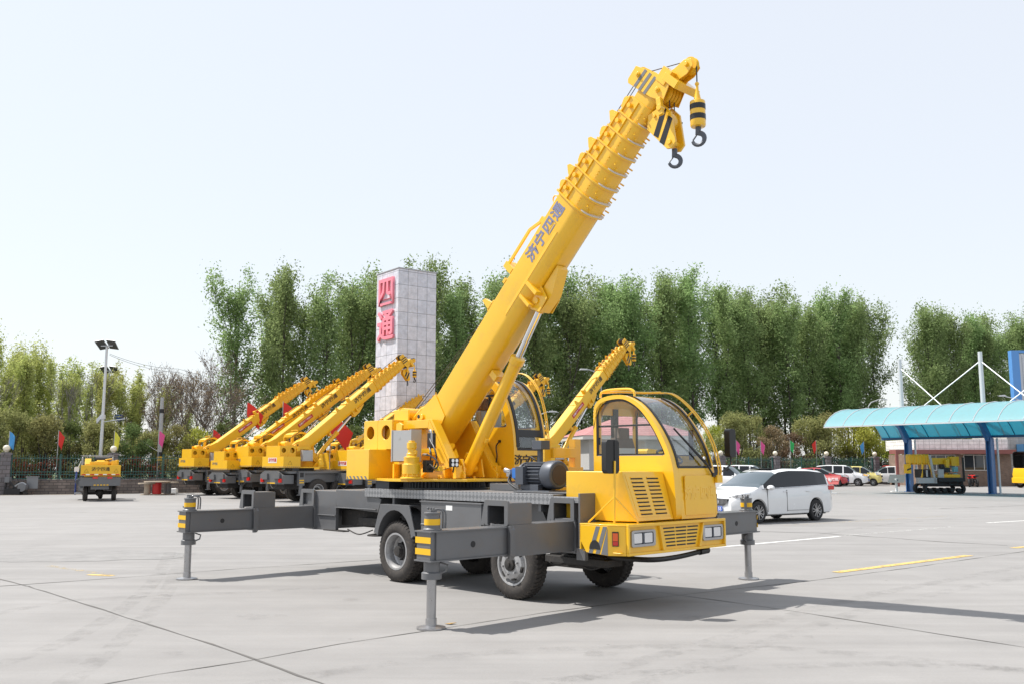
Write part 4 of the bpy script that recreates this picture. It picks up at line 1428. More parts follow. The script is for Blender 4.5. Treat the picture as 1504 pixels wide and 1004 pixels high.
def bumper(mb):
    y0, y1 = -1.17, 0.90
    plan = [(0.40, y0), (0.84, y0), (1.02, -1.06), (1.02, y1), (0.40, y1)]
    mb.prism([(x, y) for x, y in plan], 'z', BZ1 - 0.02, BZ1)
    mb.box(0.40, 0.42, y0, y1, 0.74, BZ1 - 0.02)
    # side plate with its raked rear lower corner
    mb.prism([(0.40, BZ1 - 0.02), (0.84, BZ1 - 0.02), (0.84, BZ0), (0.50, BZ0 + 0.02), (0.40, 0.86)], 'y', y0, y0 + 0.02)
    mb.prism([(0.40, BZ1 - 0.02), (1.02, BZ1 - 0.02), (1.02, BZ0), (0.50, BZ0 + 0.02), (0.40, 0.86)], 'y', y1 - 0.02, y1)
    mb.add([(0.84, y0, BZ0), (1.02, -1.06, BZ0), (1.02, -1.06, BZ1 - 0.02), (0.84, y0, BZ1 - 0.02), (0.82, y0 + 0.03, BZ0), (1.0, -1.04, BZ0), (1.0, -1.04, BZ1 - 0.02), (0.82, y0 + 0.03, BZ1 - 0.02)],
           [(0, 1, 2, 3), (4, 7, 6, 5), (0, 4, 5, 1), (3, 2, 6, 7), (0, 3, 7, 4), (1, 5, 6, 2)])
    mb.box(1.0, 1.02, -1.04, y1 - 0.02, BZ0 + 0.01, BZ1 - 0.02)
    # rim and slanting ribs of the front
    mb.box(1.02, 1.06, -1.06, y1 + 0.02, BZ1 - 0.03, BZ1 + 0.004)
    mb.box(1.02, 1.06, -1.06, y1 + 0.02, BZ0, BZ0 + 0.03)
    mb.box(1.02, 1.06, -1.06, -1.03, BZ0 + 0.03, BZ1 - 0.03)
    mb.box(1.02, 1.06, y1 - 0.01, y1 + 0.02, BZ0 + 0.03, BZ1 - 0.03)
    mb.prism([(-0.47, BZ1 - 0.03), (-0.45, BZ1 - 0.03), (-0.36, BZ0 + 0.03), (-0.40, BZ0 + 0.03)], 'x', 1.02, 1.055)
    mb.prism([(0.43, BZ1 - 0.03), (0.45, BZ1 - 0.03), (0.38, BZ0 + 0.03), (0.34, BZ0 + 0.03)], 'x', 1.02, 1.055)
    mb.box(0.42, 1.0, y0 + 0.03, y1 - 0.03, BZ0 + 0.03, BZ0 + 0.04)
bp = part('front_bumper', crane, 'yellow', bumper, 0.005)


def bgrille(mb):
    for i in range(6):
        z = 0.755 + i * 0.042
        t = i / 5
        h = 0.31 + 0.06 * t
        for j in range(3):
            w = 2 * h / 3
            a = -h + j * w + 0.012 - 0.012
            mb.box(1.0195, 1.0225, a + 0.012, a + w - 0.012, z, z + 0.017)
part('grille', bp, 'dark', bgrille)

for y in (-0.76, 0.66):
    def bez(mb, y=y):
        mb.ring(resample(rr(y - 0.225, 0.785, y + 0.225, 0.975, 0.02), 40), resample(rr(y - 0.185, 0.815, y + 0.185, 0.95, 0.02), 40), 'x', 1.02, 1.045)
        mb.m = 1
        mb.box(1.021, 1.03, y - 0.2, y + 0.2, 0.80, 0.96)
        mb.box(1.03, 1.044, y - 0.012, y + 0.012, 0.81, 0.95)
        mb.m = 2
        for s in (-1, 1):
            mb.prism(rr(y + s * 0.098 - 0.075, 0.825, y + s * 0.098 + 0.075, 0.94, 0.012), 'x', 1.03, 1.038)
    hl = part('headlight', bp, ['steel', 'motor_grey', 'lens'], bez, 0.003)


def indicator(mb):
    a = Vector((0.885, -1.1442, 0))
    d = Vector((0.18, 0.11, 0)).normalized()
    nrm = Vector((d.y, -d.x, 0))
    for m_, z0, z1 in ((0, 0.80, 0.965), (1, 0.86, 0.95), (2, 0.81, 0.855)):
        mb.m = m_
        e = 0.0 if m_ == 0 else 0.006
        wdt = 0.075 if m_ == 0 else 0.06
        off = 0.0 if m_ == 0 else 0.0075
        vs = []
        for k_ in (off, off + 0.012):
            for (u_, z) in ((off, z0), (off + wdt, z0), (off + wdt, z1), (off, z1)):
                p = a + d * u_ + nrm * k_
                vs.append((p.x, p.y, z))
        mb.add(vs, [(0, 3, 2, 1), (4, 5, 6, 7), (0, 1, 5, 4), (1, 2, 6, 5), (2, 3, 7, 6), (3, 0, 4, 7)])
part('indicator_lamp', bp, ['black', 'amber', 'red_lamp'], indicator)


for x, w in ((0.56, 0.06), (0.67, 0.06)):
    part('warning_stripe', bp, 'stripe_grey', lambda mb: mb.prism([(x + 0.10, BZ1 - 0.025), (x + 0.10 + w, BZ1 - 0.025), (x - 0.02 + w, BZ0 + 0.015), (x - 0.02, BZ0 + 0.015)], 'y', -1.173, -1.17))


def bstr(mb):
    mb.prism([(0.835, BZ1 - 0.04), (0.838, BZ0 + 0.005), (0.735, BZ0 + 0.012)], 'y', -1.173, -1.17)
part('warning_stripe', bp, 'stripe_grey', bstr)
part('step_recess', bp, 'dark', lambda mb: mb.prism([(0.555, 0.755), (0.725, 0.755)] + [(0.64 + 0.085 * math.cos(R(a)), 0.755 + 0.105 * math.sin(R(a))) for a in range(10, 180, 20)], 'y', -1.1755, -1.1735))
# ================================================================== SETTING
def concrete():
    m = bpy.data.materials.new('concrete')
    m.use_nodes = True
    n = m.node_tree
    L = n.links.new
    p = n.nodes['Principled BSDF']
    tc = n.nodes.new('ShaderNodeTexCoord')

    def noise(scale, detail=8, rough=0.6, sc=(1, 1, 1), rot=0.0, dist=0.0):
        mp = n.nodes.new('ShaderNodeMapping')
        mp.inputs['Scale'].default_value = sc
        mp.inputs['Rotation'].default_value = (0, 0, rot)
        L(tc.outputs['Object'], mp.inputs[0])
        z = n.nodes.new('ShaderNodeTexNoise')
        z.inputs['Scale'].default_value = scale
        z.inputs['Detail'].default_value = detail
        z.inputs['Roughness'].default_value = rough
        z.inputs['Distortion'].default_value = dist
        L(mp.outputs[0], z.inputs['Vector'])
        return z.outputs[0]

    def rng(s, a, b, c, d):
        r = n.nodes.new('ShaderNodeMapRange')
        for i, v in enumerate((a, b, c, d)):
            r.inputs[i + 1].default_value = v
        L(s, r.inputs[0])
        return r.outputs[0]

    def mul(a, b):
        k = n.nodes.new('ShaderNodeMath')
        k.operation = 'MULTIPLY'
        L(a, k.inputs[0])
        L(b, k.inputs[1])
        return k.outputs[0]
    big = rng(noise(0.09, 6, 0.6), 0.3, 0.7, 0.90, 1.08)
    mid = rng(noise(0.9, 8, 0.7), 0.3, 0.7, 0.93, 1.06)
    # wheel scuffs and broom marks: stretched noise in two directions
    st1 = rng(noise(1.3, 5, 0.55, (0.10, 1.6, 1), R(38), 0.3), 0.45, 0.72, 1.0, 1.10)
    st2 = rng(noise(1.1, 5, 0.55, (0.12, 2.0, 1), R(-24), 0.4), 0.50, 0.74, 1.0, 0.90)
    fine = rng(noise(45, 4, 0.7), 0.2, 0.8, 0.93, 1.07)
    stain = rng(noise(0.42, 7, 0.75), 0.60, 0.74, 1.0, 0.86)
    spots = rng(noise(7, 3, 0.5), 0.73, 0.78, 1.0, 0.72)
    f = big
    for q in (mid, st1, st2, fine, stain, spots):
        f = mul(f, q)
    mx = n.nodes.new('ShaderNodeMix')
    mx.data_type = 'RGBA'
    mx.inputs[6].default_value = (0, 0, 0, 1)
    mx.inputs[7].default_value = (0.264, 0.257, 0.251, 1)
    mx.clamp_factor = False
    L(f, mx.inputs[0])
    L(mx.outputs[2], p.inputs['Base Color'])
    p.inputs['Roughness'].default_value = 0.88
    p.inputs['Specular IOR Level'].default_value = 0.3
    b = n.nodes.new('ShaderNodeBump')
    b.inputs['Strength'].default_value = 0.25
    b.inputs['Distance'].default_value = 0.01
    L(noise(30, 5, 0.7), b.inputs['Height'])
    L(b.outputs[0], p.inputs['Normal'])
    M['concrete'] = m


concrete()
mat('grass', (0.06, 0.085, 0.025), 0.9, var=0.5, vscale=0.6)
mat('soil', (0.20, 0.165, 0.13), 0.95, var=0.3, vscale=1.5)
mat('joint', (0.12, 0.114, 0.108), 0.95, var=0.3, vscale=3)
mat('repair', (0.24, 0.235, 0.23), 0.95, var=0.35, vscale=2.5, bump=0.6, bscale=12)


def worn_paint(name, c, thr):
    """road paint worn away in patches"""
    m = mat(name, c, 0.7, var=0.08, vscale=4)
    n = m.node_tree
    p = n.nodes['Principled BSDF']
    tc = n.nodes.new('ShaderNodeTexCoord')
    z = n.nodes.new('ShaderNodeTexNoise')
    z.inputs['Scale'].default_value = 7
    z.inputs['Detail'].default_value = 8
    z.inputs['Roughness'].default_value = 0.8
    n.links.new(tc.outputs['Object'], z.inputs['Vector'])
    r = n.nodes.new('ShaderNodeMapRange')
    r.inputs[1].default_value = thr
    r.inputs[2].default_value = thr + 0.12
    n.links.new(z.outputs[0], r.inputs[0])
    n.links.new(r.outputs[0], p.inputs['Alpha'])


worn_paint('paint_white', (0.68, 0.68, 0.66), 0.34)
worn_paint('paint_white_worn', (0.58, 0.58, 0.56), 0.47)
worn_paint('paint_yellow', (0.62, 0.43, 0.14), 0.37)
worn_paint('paint_yellow_worn', (0.55, 0.42, 0.20), 0.50)
mb = MB()
mb.add([(-400, -60, 0), (400, -60, 0), (400, 450, 0), (-400, 450, 0)], [(0, 1, 2, 3)])
tag(put('ground', mb.mesh('ground', ['concrete'], 0)), kind='structure')


def fence_pt(t, off=0.0):
    """point on the yard's fence line; off pushes it away from the yard"""
    d = Vector((1, 0.479, 0)).normalized()
    n_ = Vector((-d.y, d.x, 0))
    return Vector((-29.6 + t, 54 + 0.479 * t, 0)) + n_ * off


FD = Vector((1, 0.479, 0)).normalized()
FN = Vector((-FD.y, FD.x, 0))
FA = math.atan2(FD.y, FD.x)
a, b = fence_pt(-120, 0.3), fence_pt(190, 0.3)
c, d = b + FN * 250, a + FN * 250
mb = MB()
mb.add([(p.x, p.y, 0.004) for p in (a, b, c, d)], [(0, 1, 2, 3)])
tag(put('grass_verge', mb.mesh('grass_verge', ['grass'], 0)), kind='structure')
a, b = fence_pt(-10, -0.15), fence_pt(36, -0.15)
rnd = random.Random(3)
edge = [fence_pt(-10 + i * 0.8, -0.15 - 0.9 - 0.7 * rnd.random()) for i in range(58)]
mb = MB()
mb.add([(p.x, p.y, 0.004) for p in [a, b] + edge[::-1]], [list(range(60))])
tag(put('bare_soil_strip', mb.mesh('soil', ['soil'], 0)), kind='structure')


def ribbon(name, pts, w, matname, z=0.004, wob=0.0, seed=1):
    """flat strip lying on the concrete along ground points"""
    rnd = random.Random(seed)
    P = []
    for a, b in zip(pts, pts[1:]):
        k = max(1, int((b - a).length / 0.35)) if wob else 1
        P += [a.lerp(b, i / k) for i in range(k)]
    P.append(pts[-1])
    vs = []
    for i, q in enumerate(P):
        d = (P[min(i + 1, len(P) - 1)] - P[max(i - 1, 0)]).normalized()
        nn = Vector((-d.y, d.x, 0))
        o = (rnd.random() - 0.5) * wob
        ww = w * (1 + (rnd.random() - 0.5) * (1.2 if wob else 0))
        for s in (-1, 1):
            r = q + nn * (s * ww / 2 + o)
            vs.append((r.x, r.y, z))
    mb = MB()
    mb.add(vs, [(2 * i, 2 * i + 2, 2 * i + 3, 2 * i + 1) for i in range(len(P) - 1)])
    return tag(put(name, mb.mesh(name, [matname], 0)), kind='structure')


G = gp
ribbon('expansion_joint', [G(40, 860), G(170, 901), G(310, 945), G(470, 1003), G(560, 1040)], 0.022, 'joint', wob=0.025, seed=2)
ribbon('expansion_joint', [G(100, 1014), G(230, 990), G(375, 968), G(500, 945), G(632, 925), G(800, 899), G(1000, 873), G(1185, 853), G(1330, 834), G(1504, 809)], 0.016, 'joint', wob=0.015, seed=3)
ribbon('expansion_joint', [G(960, 868), G(1090, 886), G(1180, 899), G(1280, 915), G(1504, 950)], 0.018, 'joint', wob=0.02, seed=4)
ribbon('expansion_joint', [G(-40, 863), G(75, 855), G(200, 846), G(330, 836), G(560, 821), G(760, 806)], 0.022, 'joint', wob=0.02, seed=5)
ribbon('expansion_joint', [G(40, 860), G(-60, 835)], 0.022, 'joint', wob=0.02, seed=6)
ribbon('expansion_joint', [G(1090, 779), G(1200, 782), G(1300, 789), G(1400, 796), G(1480, 800)], 0.05, 'joint', wob=0.12, seed=7)
ribbon('expansion_joint', [G(1380, 746), G(1440, 744), G(1520, 741)], 0.05, 'joint', wob=0.04, seed=8)
ribbon('painted_line', [G(1020, 806), G(1233, 787)], 0.13, 'paint_white')
ribbon('painted_line', [G(1240, 786), G(1398, 773)], 0.13, 'paint_white_worn')
ribbon('painted_line', [G(1450, 767), G(1520, 763)], 0.13, 'paint_white')
ribbon('painted_line', [G(1228, 840), G(1424, 815)], 0.17, 'paint_yellow', z=0.006)
ribbon('painted_line', [G(1488, 804), G(1530, 800)], 0.16, 'paint_yellow')
ribbon('painted_line', [G(1150, 771), G(1390, 757)], 0.13, 'paint_yellow_worn')
ribbon('painted_line', [G(1300, 748), G(1420, 744)], 0.12, 'paint_white_worn')
ribbon('painted_line', [G(70, 830), G(165, 844)], 0.14, 'paint_yellow_worn')
ribbon('painted_line', [G(130, 843), G(165, 845)], 0.14, 'paint_yellow')
rnd = random.Random(11)
cxy = gp(95, 815)
mb = MB()
pl = []
for i in range(40):
    a = 2 * PI * i / 40
    r = 1 + 0.25 * (rnd.random() - 0.5)
    pl.append((cxy.x + 2.3 * r * math.cos(a), cxy.y + 1.15 * r * math.sin(a), 0.0035))
mb.add(pl, [list(range(40))])
tag(put('rough_patch', mb.mesh('patch', ['repair'], 0)), kind='structure')
mat('scuff', (0.10, 0.098, 0.095), 0.9)
_n = M['scuff'].node_tree
_tc = _n.nodes.new('ShaderNodeTexCoord')
_z = _n.nodes.new('ShaderNodeTexNoise')
_z.inputs['Scale'].default_value = 3.0
_z.inputs['Detail'].default_value = 9
_z.inputs['Roughness'].default_value = 0.8
_n.links.new(_tc.outputs['Object'], _z.inputs['Vector'])
_r = _n.nodes.new('ShaderNodeMapRange')
_r.inputs[1].default_value = 0.46
_r.inputs[2].default_value = 0.70
_r.inputs[4].default_value = 0.20
_n.links.new(_z.outputs[0], _r.inputs[0])
_n.links.new(_r.outputs[0], _n.nodes['Principled BSDF'].inputs['Alpha'])
for k_, cps in enumerate(([(-30, 905), (120, 880), (300, 872), (500, 862)], [(-30, 985), (120, 930), (220, 860), (250, 810)], [(60, 1030), (190, 930), (250, 860), (265, 812)], [(700, 1010), (1000, 985), (1300, 975), (1520, 985)],
                          [(800, 1010), (1050, 940), (1250, 880), (1510, 830)], [(900, 1020), (1120, 945), (1300, 888), (1510, 845)], [(-20, 775), (250, 765), (480, 770)], [(1120, 800), (1300, 770), (1500, 752)], [(350, 1010), (700, 960), (1100, 950), (1510, 985)])):
    P = [q for q in catmull([G(*c) for c in cps], 10)]
    ribbon('tyre_mark', P, 0.22, 'scuff', z=0.0055 + 0.0003 * k_)
mat('oil', (0.07, 0.066, 0.062), 0.6)
for nm in ('oil',):
    _n2 = M[nm].node_tree
for k_, (u, v, r_) in enumerate(((1010, 905, 0.16), (380, 905, 0.22), (880, 960, 0.12), (1290, 870, 0.14), (250, 960, 0.10), (1180, 935, 0.09), (560, 960, 0.07), (1400, 900, 0.1), (520, 880, 0.12))):
    c = G(u, v)
    mb = MB()
    L_ = []
    for i in range(28):
        a = 2 * PI * i / 28
        q = r_ * (1 + 0.35 * math.sin(3 * a + k_) * 0.5 + 0.25 * (rnd.random() - 0.5))
        L_.append((c.x + q * 1.3 * math.cos(a), c.y + q * math.sin(a), 0.009))
    mb.add(L_, [list(range(28))])
    tag(put('oil_stain', mb.mesh('stain', ['scuff'], 0)), kind='structure')
# a dropped leaf by the front jack
lf = gp(661, 916)
mb = MB()
mb.add([(lf.x - 0.06, lf.y, 0.008), (lf.x, lf.y - 0.03, 0.012), (lf.x + 0.07, lf.y + 0.005, 0.02), (lf.x + 0.01, lf.y + 0.035, 0.012),
        (lf.x - 0.06, lf.y, 0.005), (lf.x, lf.y - 0.03, 0.006), (lf.x + 0.07, lf.y + 0.005, 0.015), (lf.x + 0.01, lf.y + 0.035, 0.006)], [(0, 1, 2, 3), (4, 7, 6, 5), (0, 4, 5, 1), (1, 5, 6, 2), (2, 6, 7, 3), (3, 7, 4, 0)])
mat('dry_leaf', (0.42, 0.27, 0.10), 0.8)
tag(put('dry_leaf', mb.mesh('leaf', ['dry_leaf'], 0)), 'small dry yellow leaf lying on the concrete beside the nearest jack foot', 'leaf')


# ------------------------------------------------------------------ fence, stone base, pillars
def brick_mat(name, c1, c2, mortar, sx, sy, ms=0.02, rough=0.85):
    m = bpy.data.materials.new(name)
    m.use_nodes = True
    n = m.node_tree
    L = n.links.new
    p = n.nodes['Principled BSDF']
    tc = n.nodes.new('ShaderNodeTexCoord')
    # use x+y as the running direction so that every upright face is covered
    sep = n.nodes.new('ShaderNodeSeparateXYZ')
    L(tc.outputs['Object'], sep.inputs[0])
    ad = n.nodes.new('ShaderNodeMath')
    ad.operation = 'ADD'
    L(sep.outputs[0], ad.inputs[0])
    L(sep.outputs[1], ad.inputs[1])
    cb = n.nodes.new('ShaderNodeCombineXYZ')
    L(ad.outputs[0], cb.inputs[0])
    L(sep.outputs[2], cb.inputs[1])
    bk = n.nodes.new('ShaderNodeTexBrick')
    bk.inputs['Color1'].default_value = (*c1, 1)
    bk.inputs['Color2'].default_value = (*c2, 1)
    bk.inputs['Mortar'].default_value = (*mortar, 1)
    bk.inputs['Scale'].default_value = 1
    bk.inputs['Mortar Size'].default_value = ms
    bk.inputs['Brick Width'].default_value = sx
    bk.inputs['Row Height'].default_value = sy
    L(cb.outputs[0], bk.inputs['Vector'])
    nz = n.nodes.new('ShaderNodeTexNoise')
    nz.inputs['Scale'].default_value = 2.5
    nz.inputs['Detail'].default_value = 8
    nz.inputs['Roughness'].default_value = 0.75
    L(tc.outputs['Object'], nz.inputs['Vector'])
    r = n.nodes.new('ShaderNodeMapRange')
    r.inputs[1].default_value = 0.3
    r.inputs[2].default_value = 0.7
    r.inputs[3].default_value = 0.72
    r.inputs[4].default_value = 1.2
    L(nz.outputs[0], r.inputs[0])
    mx = n.nodes.new('ShaderNodeMix')
    mx.data_type = 'RGBA'
    mx.blend_type = 'MULTIPLY'
    mx.inputs[0].default_value = 1
    L(bk.outputs[0], mx.inputs[6])
    L(r.outputs[0], mx.inputs[7])
    L(mx.outputs[2], p.inputs['Base Color'])
    p.inputs['Roughness'].default_value = rough
    M[name] = m
    return m


brick_mat('stone', (0.17, 0.145, 0.13), (0.24, 0.20, 0.18), (0.10, 0.09, 0.085), 0.45, 0.17)
brick_mat('stone_pillar', (0.15, 0.14, 0.15), (0.20, 0.18, 0.185), (0.09, 0.085, 0.08), 0.4, 0.24)
mat('globe', (0.80, 0.74, 0.58), 0.25, 0, 0.3)
mat('fence_green', (0.03, 0.105, 0.095), 0.5)
wallbase = empty('garden_wall', tuple(fence_pt(0)), FA)
tag(wallbase, 'low brown stone base wall running under the green fence round the yard', 'wall')
part('wall', wallbase, 'stone', lambda mb: mb.box(-40, 110, -0.14, 0.14, 0, 0.80), 0)
part('coping', wallbase, 'stone_pillar', lambda mb: mb.box(-40, 110, -0.18, 0.18, 0.80, 0.86), 0.01)

PTS = [0.25 + 5.16 * i for i in range(-3, 20)]
LK = math.sqrt(1 + 0.479 ** 2)


def pil(mb):
    mb.box(-0.27, 0.27, -0.27, 0.27, 0, 2.28)
    mb.box(-0.33, 0.33, -0.33, 0.33, 2.28, 2.38)
    mb.box(-0.24, 0.24, -0.24, 0.24, 2.38, 2.44)


def panel(mb):
    ln = 5.16 * LK - 0.6
    for z in (0.92, 1.14, 1.30, 2.10):
        mb.box(-ln / 2, ln / 2, -0.018, 0.018, z - 0.02, z + 0.02)
    n_ = int(ln / 0.145)
    for i in range(n_ + 1):
        x = -ln / 2 + ln * i / n_
        mb.box(x - 0.011, x + 0.011, -0.011, 0.011, 0.88, 2.27 if i % 2 else 2.34)
    for x in (-ln / 2 + 0.02, 0, ln / 2 - 0.02):
        mb.box(x - 0.035, x + 0.035, -0.035, 0.035, 0.86, 2.36)


for i, t in enumerate(PTS):
    p = fence_pt(t)
    o = empty('fence_pillar', tuple(p), FA)
    tag(o, 'dark stone fence pillar topped by a pale globe lamp along the yard fence', 'pillar', 'stone pillars of the yard fence')
    part('shaft', o, 'stone_pillar', pil, 0.01, 'pillar')
    part('globe_lamp', o, 'globe', lambda mb: [mb.ball((0, 0, 2.66), 0.20, 20), mb.cyl((0, 0, 2.43), (0, 0, 2.5), 0.09, n=12)], 0, 'globe')
    q = fence_pt(t + 2.58)
    f = put('fence_panel', CACHE.get('panel') or None, None) if False else None
    me = CACHE.get('panel')
    if me is None:
        mb = MB()
        panel(mb)
        me = CACHE['panel'] = mb.mesh('fence_panel', ['fence_green'], 0)
    f = put('fence_panel', me, None, loc=tuple(q), rot=(0, 0, FA))
    tag(f, 'green iron railing panel standing on the low stone wall between pillars', 'railing', 'railing panels of the yard fence')

# flags on thin poles along the fence
FLC = {'blue': (0.07, 0.30, 0.62), 'red': (0.62, 0.03, 0.02), 'yellow': (0.62, 0.60, 0.06), 'pink': (0.68, 0.09, 0.28), 'green': (0.03, 0.40, 0.10)}
for k_, c in FLC.items():
    mat('flag_' + k_, c, 0.7, var=0.1, vscale=6)
mat('pole_grey', (0.38, 0.39, 0.40), 0.45, 0.4, var=0.1)


def flag(name, loc, h, fw, fh, colour, label, group=None, lean=0.0, droop=1.0, seed=0, dirx=1):
    rnd = random.Random(seed)
    o = empty(name, tuple(loc))
    tag(o, label, 'flag', group)
    part('pole', o, 'pole_grey', lambda mb: mb.cyl((0, 0, 0), (0, 0, h + 0.05), 0.022, n=7))

    def cloth(mb):
        nx, nz = 8, 7
        vs = []
        ph = rnd.random() * 6
        for th in (-0.004, 0.004):
            for i in range(nx + 1):
                for j in range(nz + 1):
                    u, v = i / nx, j / nz
                    x = dirx * (0.02 + fw * u * (1 - 0.45 * droop * v * 0.6))
                    z = h - fh * v - droop * fw * (u ** 1.3) * 0.75
                    y = 0.06 * math.sin(u * 7 + ph + v * 2) * u + th
                    vs.append((x, y, z))
        n_ = (nx + 1) * (nz + 1)
        fs = []
        for k in (0, n_):
            for i in range(nx):
                for j in range(nz):
                    a = k + i * (nz + 1) + j
                    fs.append((a, a + 1, a + nz + 2, a + nz + 1))
        mb.add(vs, fs)
    part('cloth', o, 'flag_' + colour, cloth)
    return o


fl = [(17, 633, 'blue', 1), (89, 632, 'red', 1), (171, 633, 'yellow', 1), (236.5, 632, 'pink', 1), (1082, 646, 'pink', 1), (1118, 647, 'pink', 1),
      (1161, 646, 'green', 1), (1199, 646, 'red', -1), (1269, 648, 'blue', -1), (1307, 649, 'green', 1), (1339, 648, 'pink', 1)]
fdesc = ['light blue flag at the far left of the fence', 'red flag on the fence left of the small tricycle crane', 'yellow flag on the fence above the small tricycle crane',
         'magenta flag beside the grey utility pole', 'pink flag just right of the foreground crane cab mirror', 'faded pink flag over the white minivan roof, second along the fence',
         'green flag hanging straight down above the white minivan', 'red flag on the fence above the red parked car', 'blue flag in front of the yellow green bush', 'dark green flag left of the first canopy post',
         'pink flag by the low building roof under the canopy']
for i, (u, v, c, dx) in enumerate(fl):
    # where the pixel column meets the fence line
    r = (u - 752) / FPX
    t = (29.6 + 54 * r) / (1 - 0.479 * r)
    p = fence_pt(t, 0.25)
    top = pt(u, v, p.y).z
    flag('pennant', (p.x, p.y, 0), top, 0.33, 0.80 if u < 400 else 0.85, c, fdesc[i], None, droop=1.5 if i % 3 else 1.15, seed=i, dirx=dx)


# ------------------------------------------------------------------ trees
def leaf_mat(name, c, var=0.25, trans=0.35):
    m = bpy.data.materials.new(name)
    m.use_nodes = True
    n = m.node_tree
    n.nodes.clear()
    L = n.links.new
    o = n.nodes.new('ShaderNodeOutputMaterial')
    d = n.nodes.new('ShaderNodeBsdfDiffuse')
    t = n.nodes.new('ShaderNodeBsdfTranslucent')
    mx = n.nodes.new('ShaderNodeMixShader')
    mx.inputs[0].default_value = trans
    tc = n.nodes.new('ShaderNodeTexCoord')
    nz = n.nodes.new('ShaderNodeTexNoise')
    nz.inputs['Scale'].default_value = 0.7
    nz.inputs['Detail'].default_value = 5
    nz.inputs['Roughness'].default_value = 0.7
    L(tc.outputs['Object'], nz.inputs['Vector'])
    wn = n.nodes.new('ShaderNodeTexWhiteNoise')
    geo = n.nodes.new('ShaderNodeNewGeometry')
    oi = n.nodes.new('ShaderNodeObjectInfo')
    # value factor from clump noise, leaf island and tree
    r1 = n.nodes.new('ShaderNodeMapRange')
    r1.inputs[1].default_value = 0.3
    r1.inputs[2].default_value = 0.7
    r1.inputs[3].default_value = 1 - var
    r1.inputs[4].default_value = 1 + var
    L(nz.outputs[0], r1.inputs[0])
    r2 = n.nodes.new('ShaderNodeMapRange')
    r2.inputs[3].default_value = 0.70
    r2.inputs[4].default_value = 1.35
    L(geo.outputs['Random Per Island'], r2.inputs[0])
    r3 = n.nodes.new('ShaderNodeMapRange')
    r3.inputs[3].default_value = 0.86
    r3.inputs[4].default_value = 1.14
    L(oi.outputs['Random'], r3.inputs[0])
    k1 = n.nodes.new('ShaderNodeMath')
    k1.operation = 'MULTIPLY'
    L(r1.outputs[0], k1.inputs[0])
    L(r2.outputs[0], k1.inputs[1])
    k2 = n.nodes.new('ShaderNodeMath')
    k2.operation = 'MULTIPLY'
    L(k1.outputs[0], k2.inputs[0])
    L(r3.outputs[0], k2.inputs[1])
    hs = n.nodes.new('ShaderNodeHueSaturation')
    hs.inputs['Color'].default_value = (*c, 1)
    L(k2.outputs[0], hs.inputs['Value'])
    r4 = n.nodes.new('ShaderNodeMapRange')
    r4.inputs[3].default_value = 0.485
    r4.inputs[4].default_value = 0.515
    L(oi.outputs['Random'], r4.inputs[0])
    L(r4.outputs[0], hs.inputs['Hue'])
    L(hs.outputs[0], d.inputs[0])
    L(hs.outputs[0], t.inputs[0])
    L(d.outputs[0], mx.inputs[1])
    L(t.outputs[0], mx.inputs[2])
    L(mx.outputs[0], o.inputs[0])
    M[name] = m


leaf_mat('leaf_poplar', (0.275, 0.365, 0.155), 0.32, 0.5)
leaf_mat('leaf_spring', (0.44, 0.475, 0.17), 0.2, 0.5)
leaf_mat('leaf_olive', (0.29, 0.29, 0.12), 0.25, 0.45)
leaf_mat('leaf_lime', (0.40, 0.43, 0.09), 0.2, 0.45)
leaf_mat('leaf_bronze', (0.27, 0.20, 0.13))
leaf_mat('leaf_dark', (0.14, 0.185, 0.07))
leaf_mat('leaf_red', (0.14, 0.05, 0.035))
mat('bark', (0.085, 0.072, 0.060), 0.9, var=0.3, vscale=2)
mat('bark_pale', (0.17, 0.155, 0.135), 0.9, var=0.3, vscale=2)
mat('twig', (0.17, 0.135, 0.12), 0.9, var=0.2, vscale=2)


class Leaves:
    def __init__(s):
        s.v, s.f = [], []

    def add(s, p, size, rnd, flat=0.0):
        n = Vector((rnd.gauss(0, 1), rnd.gauss(0, 1), rnd.gauss(0, 1) + flat)).normalized()
        u = n.orthogonal().normalized()
        a = rnd.random() * 6.28
        w = n.cross(u)
        u, w = u * math.cos(a) + w * math.sin(a), w * math.cos(a) - u * math.sin(a)
        u *= size
        w *= size * 0.62
        b = len(s.v)
        m = n * size * 0.18
        s.v += [p - u, p - w * 0.9 + m, p + u, p + w * 0.9 + m]
        s.f.append((b, b + 1, b + 2, b + 3))

    def mesh(s, name, matname):
        me = bpy.data.meshes.new(name)
        me.from_pydata([tuple(q) for q in s.v], [], s.f)
        me.materials.append(M[matname])
        me.update()
        return me


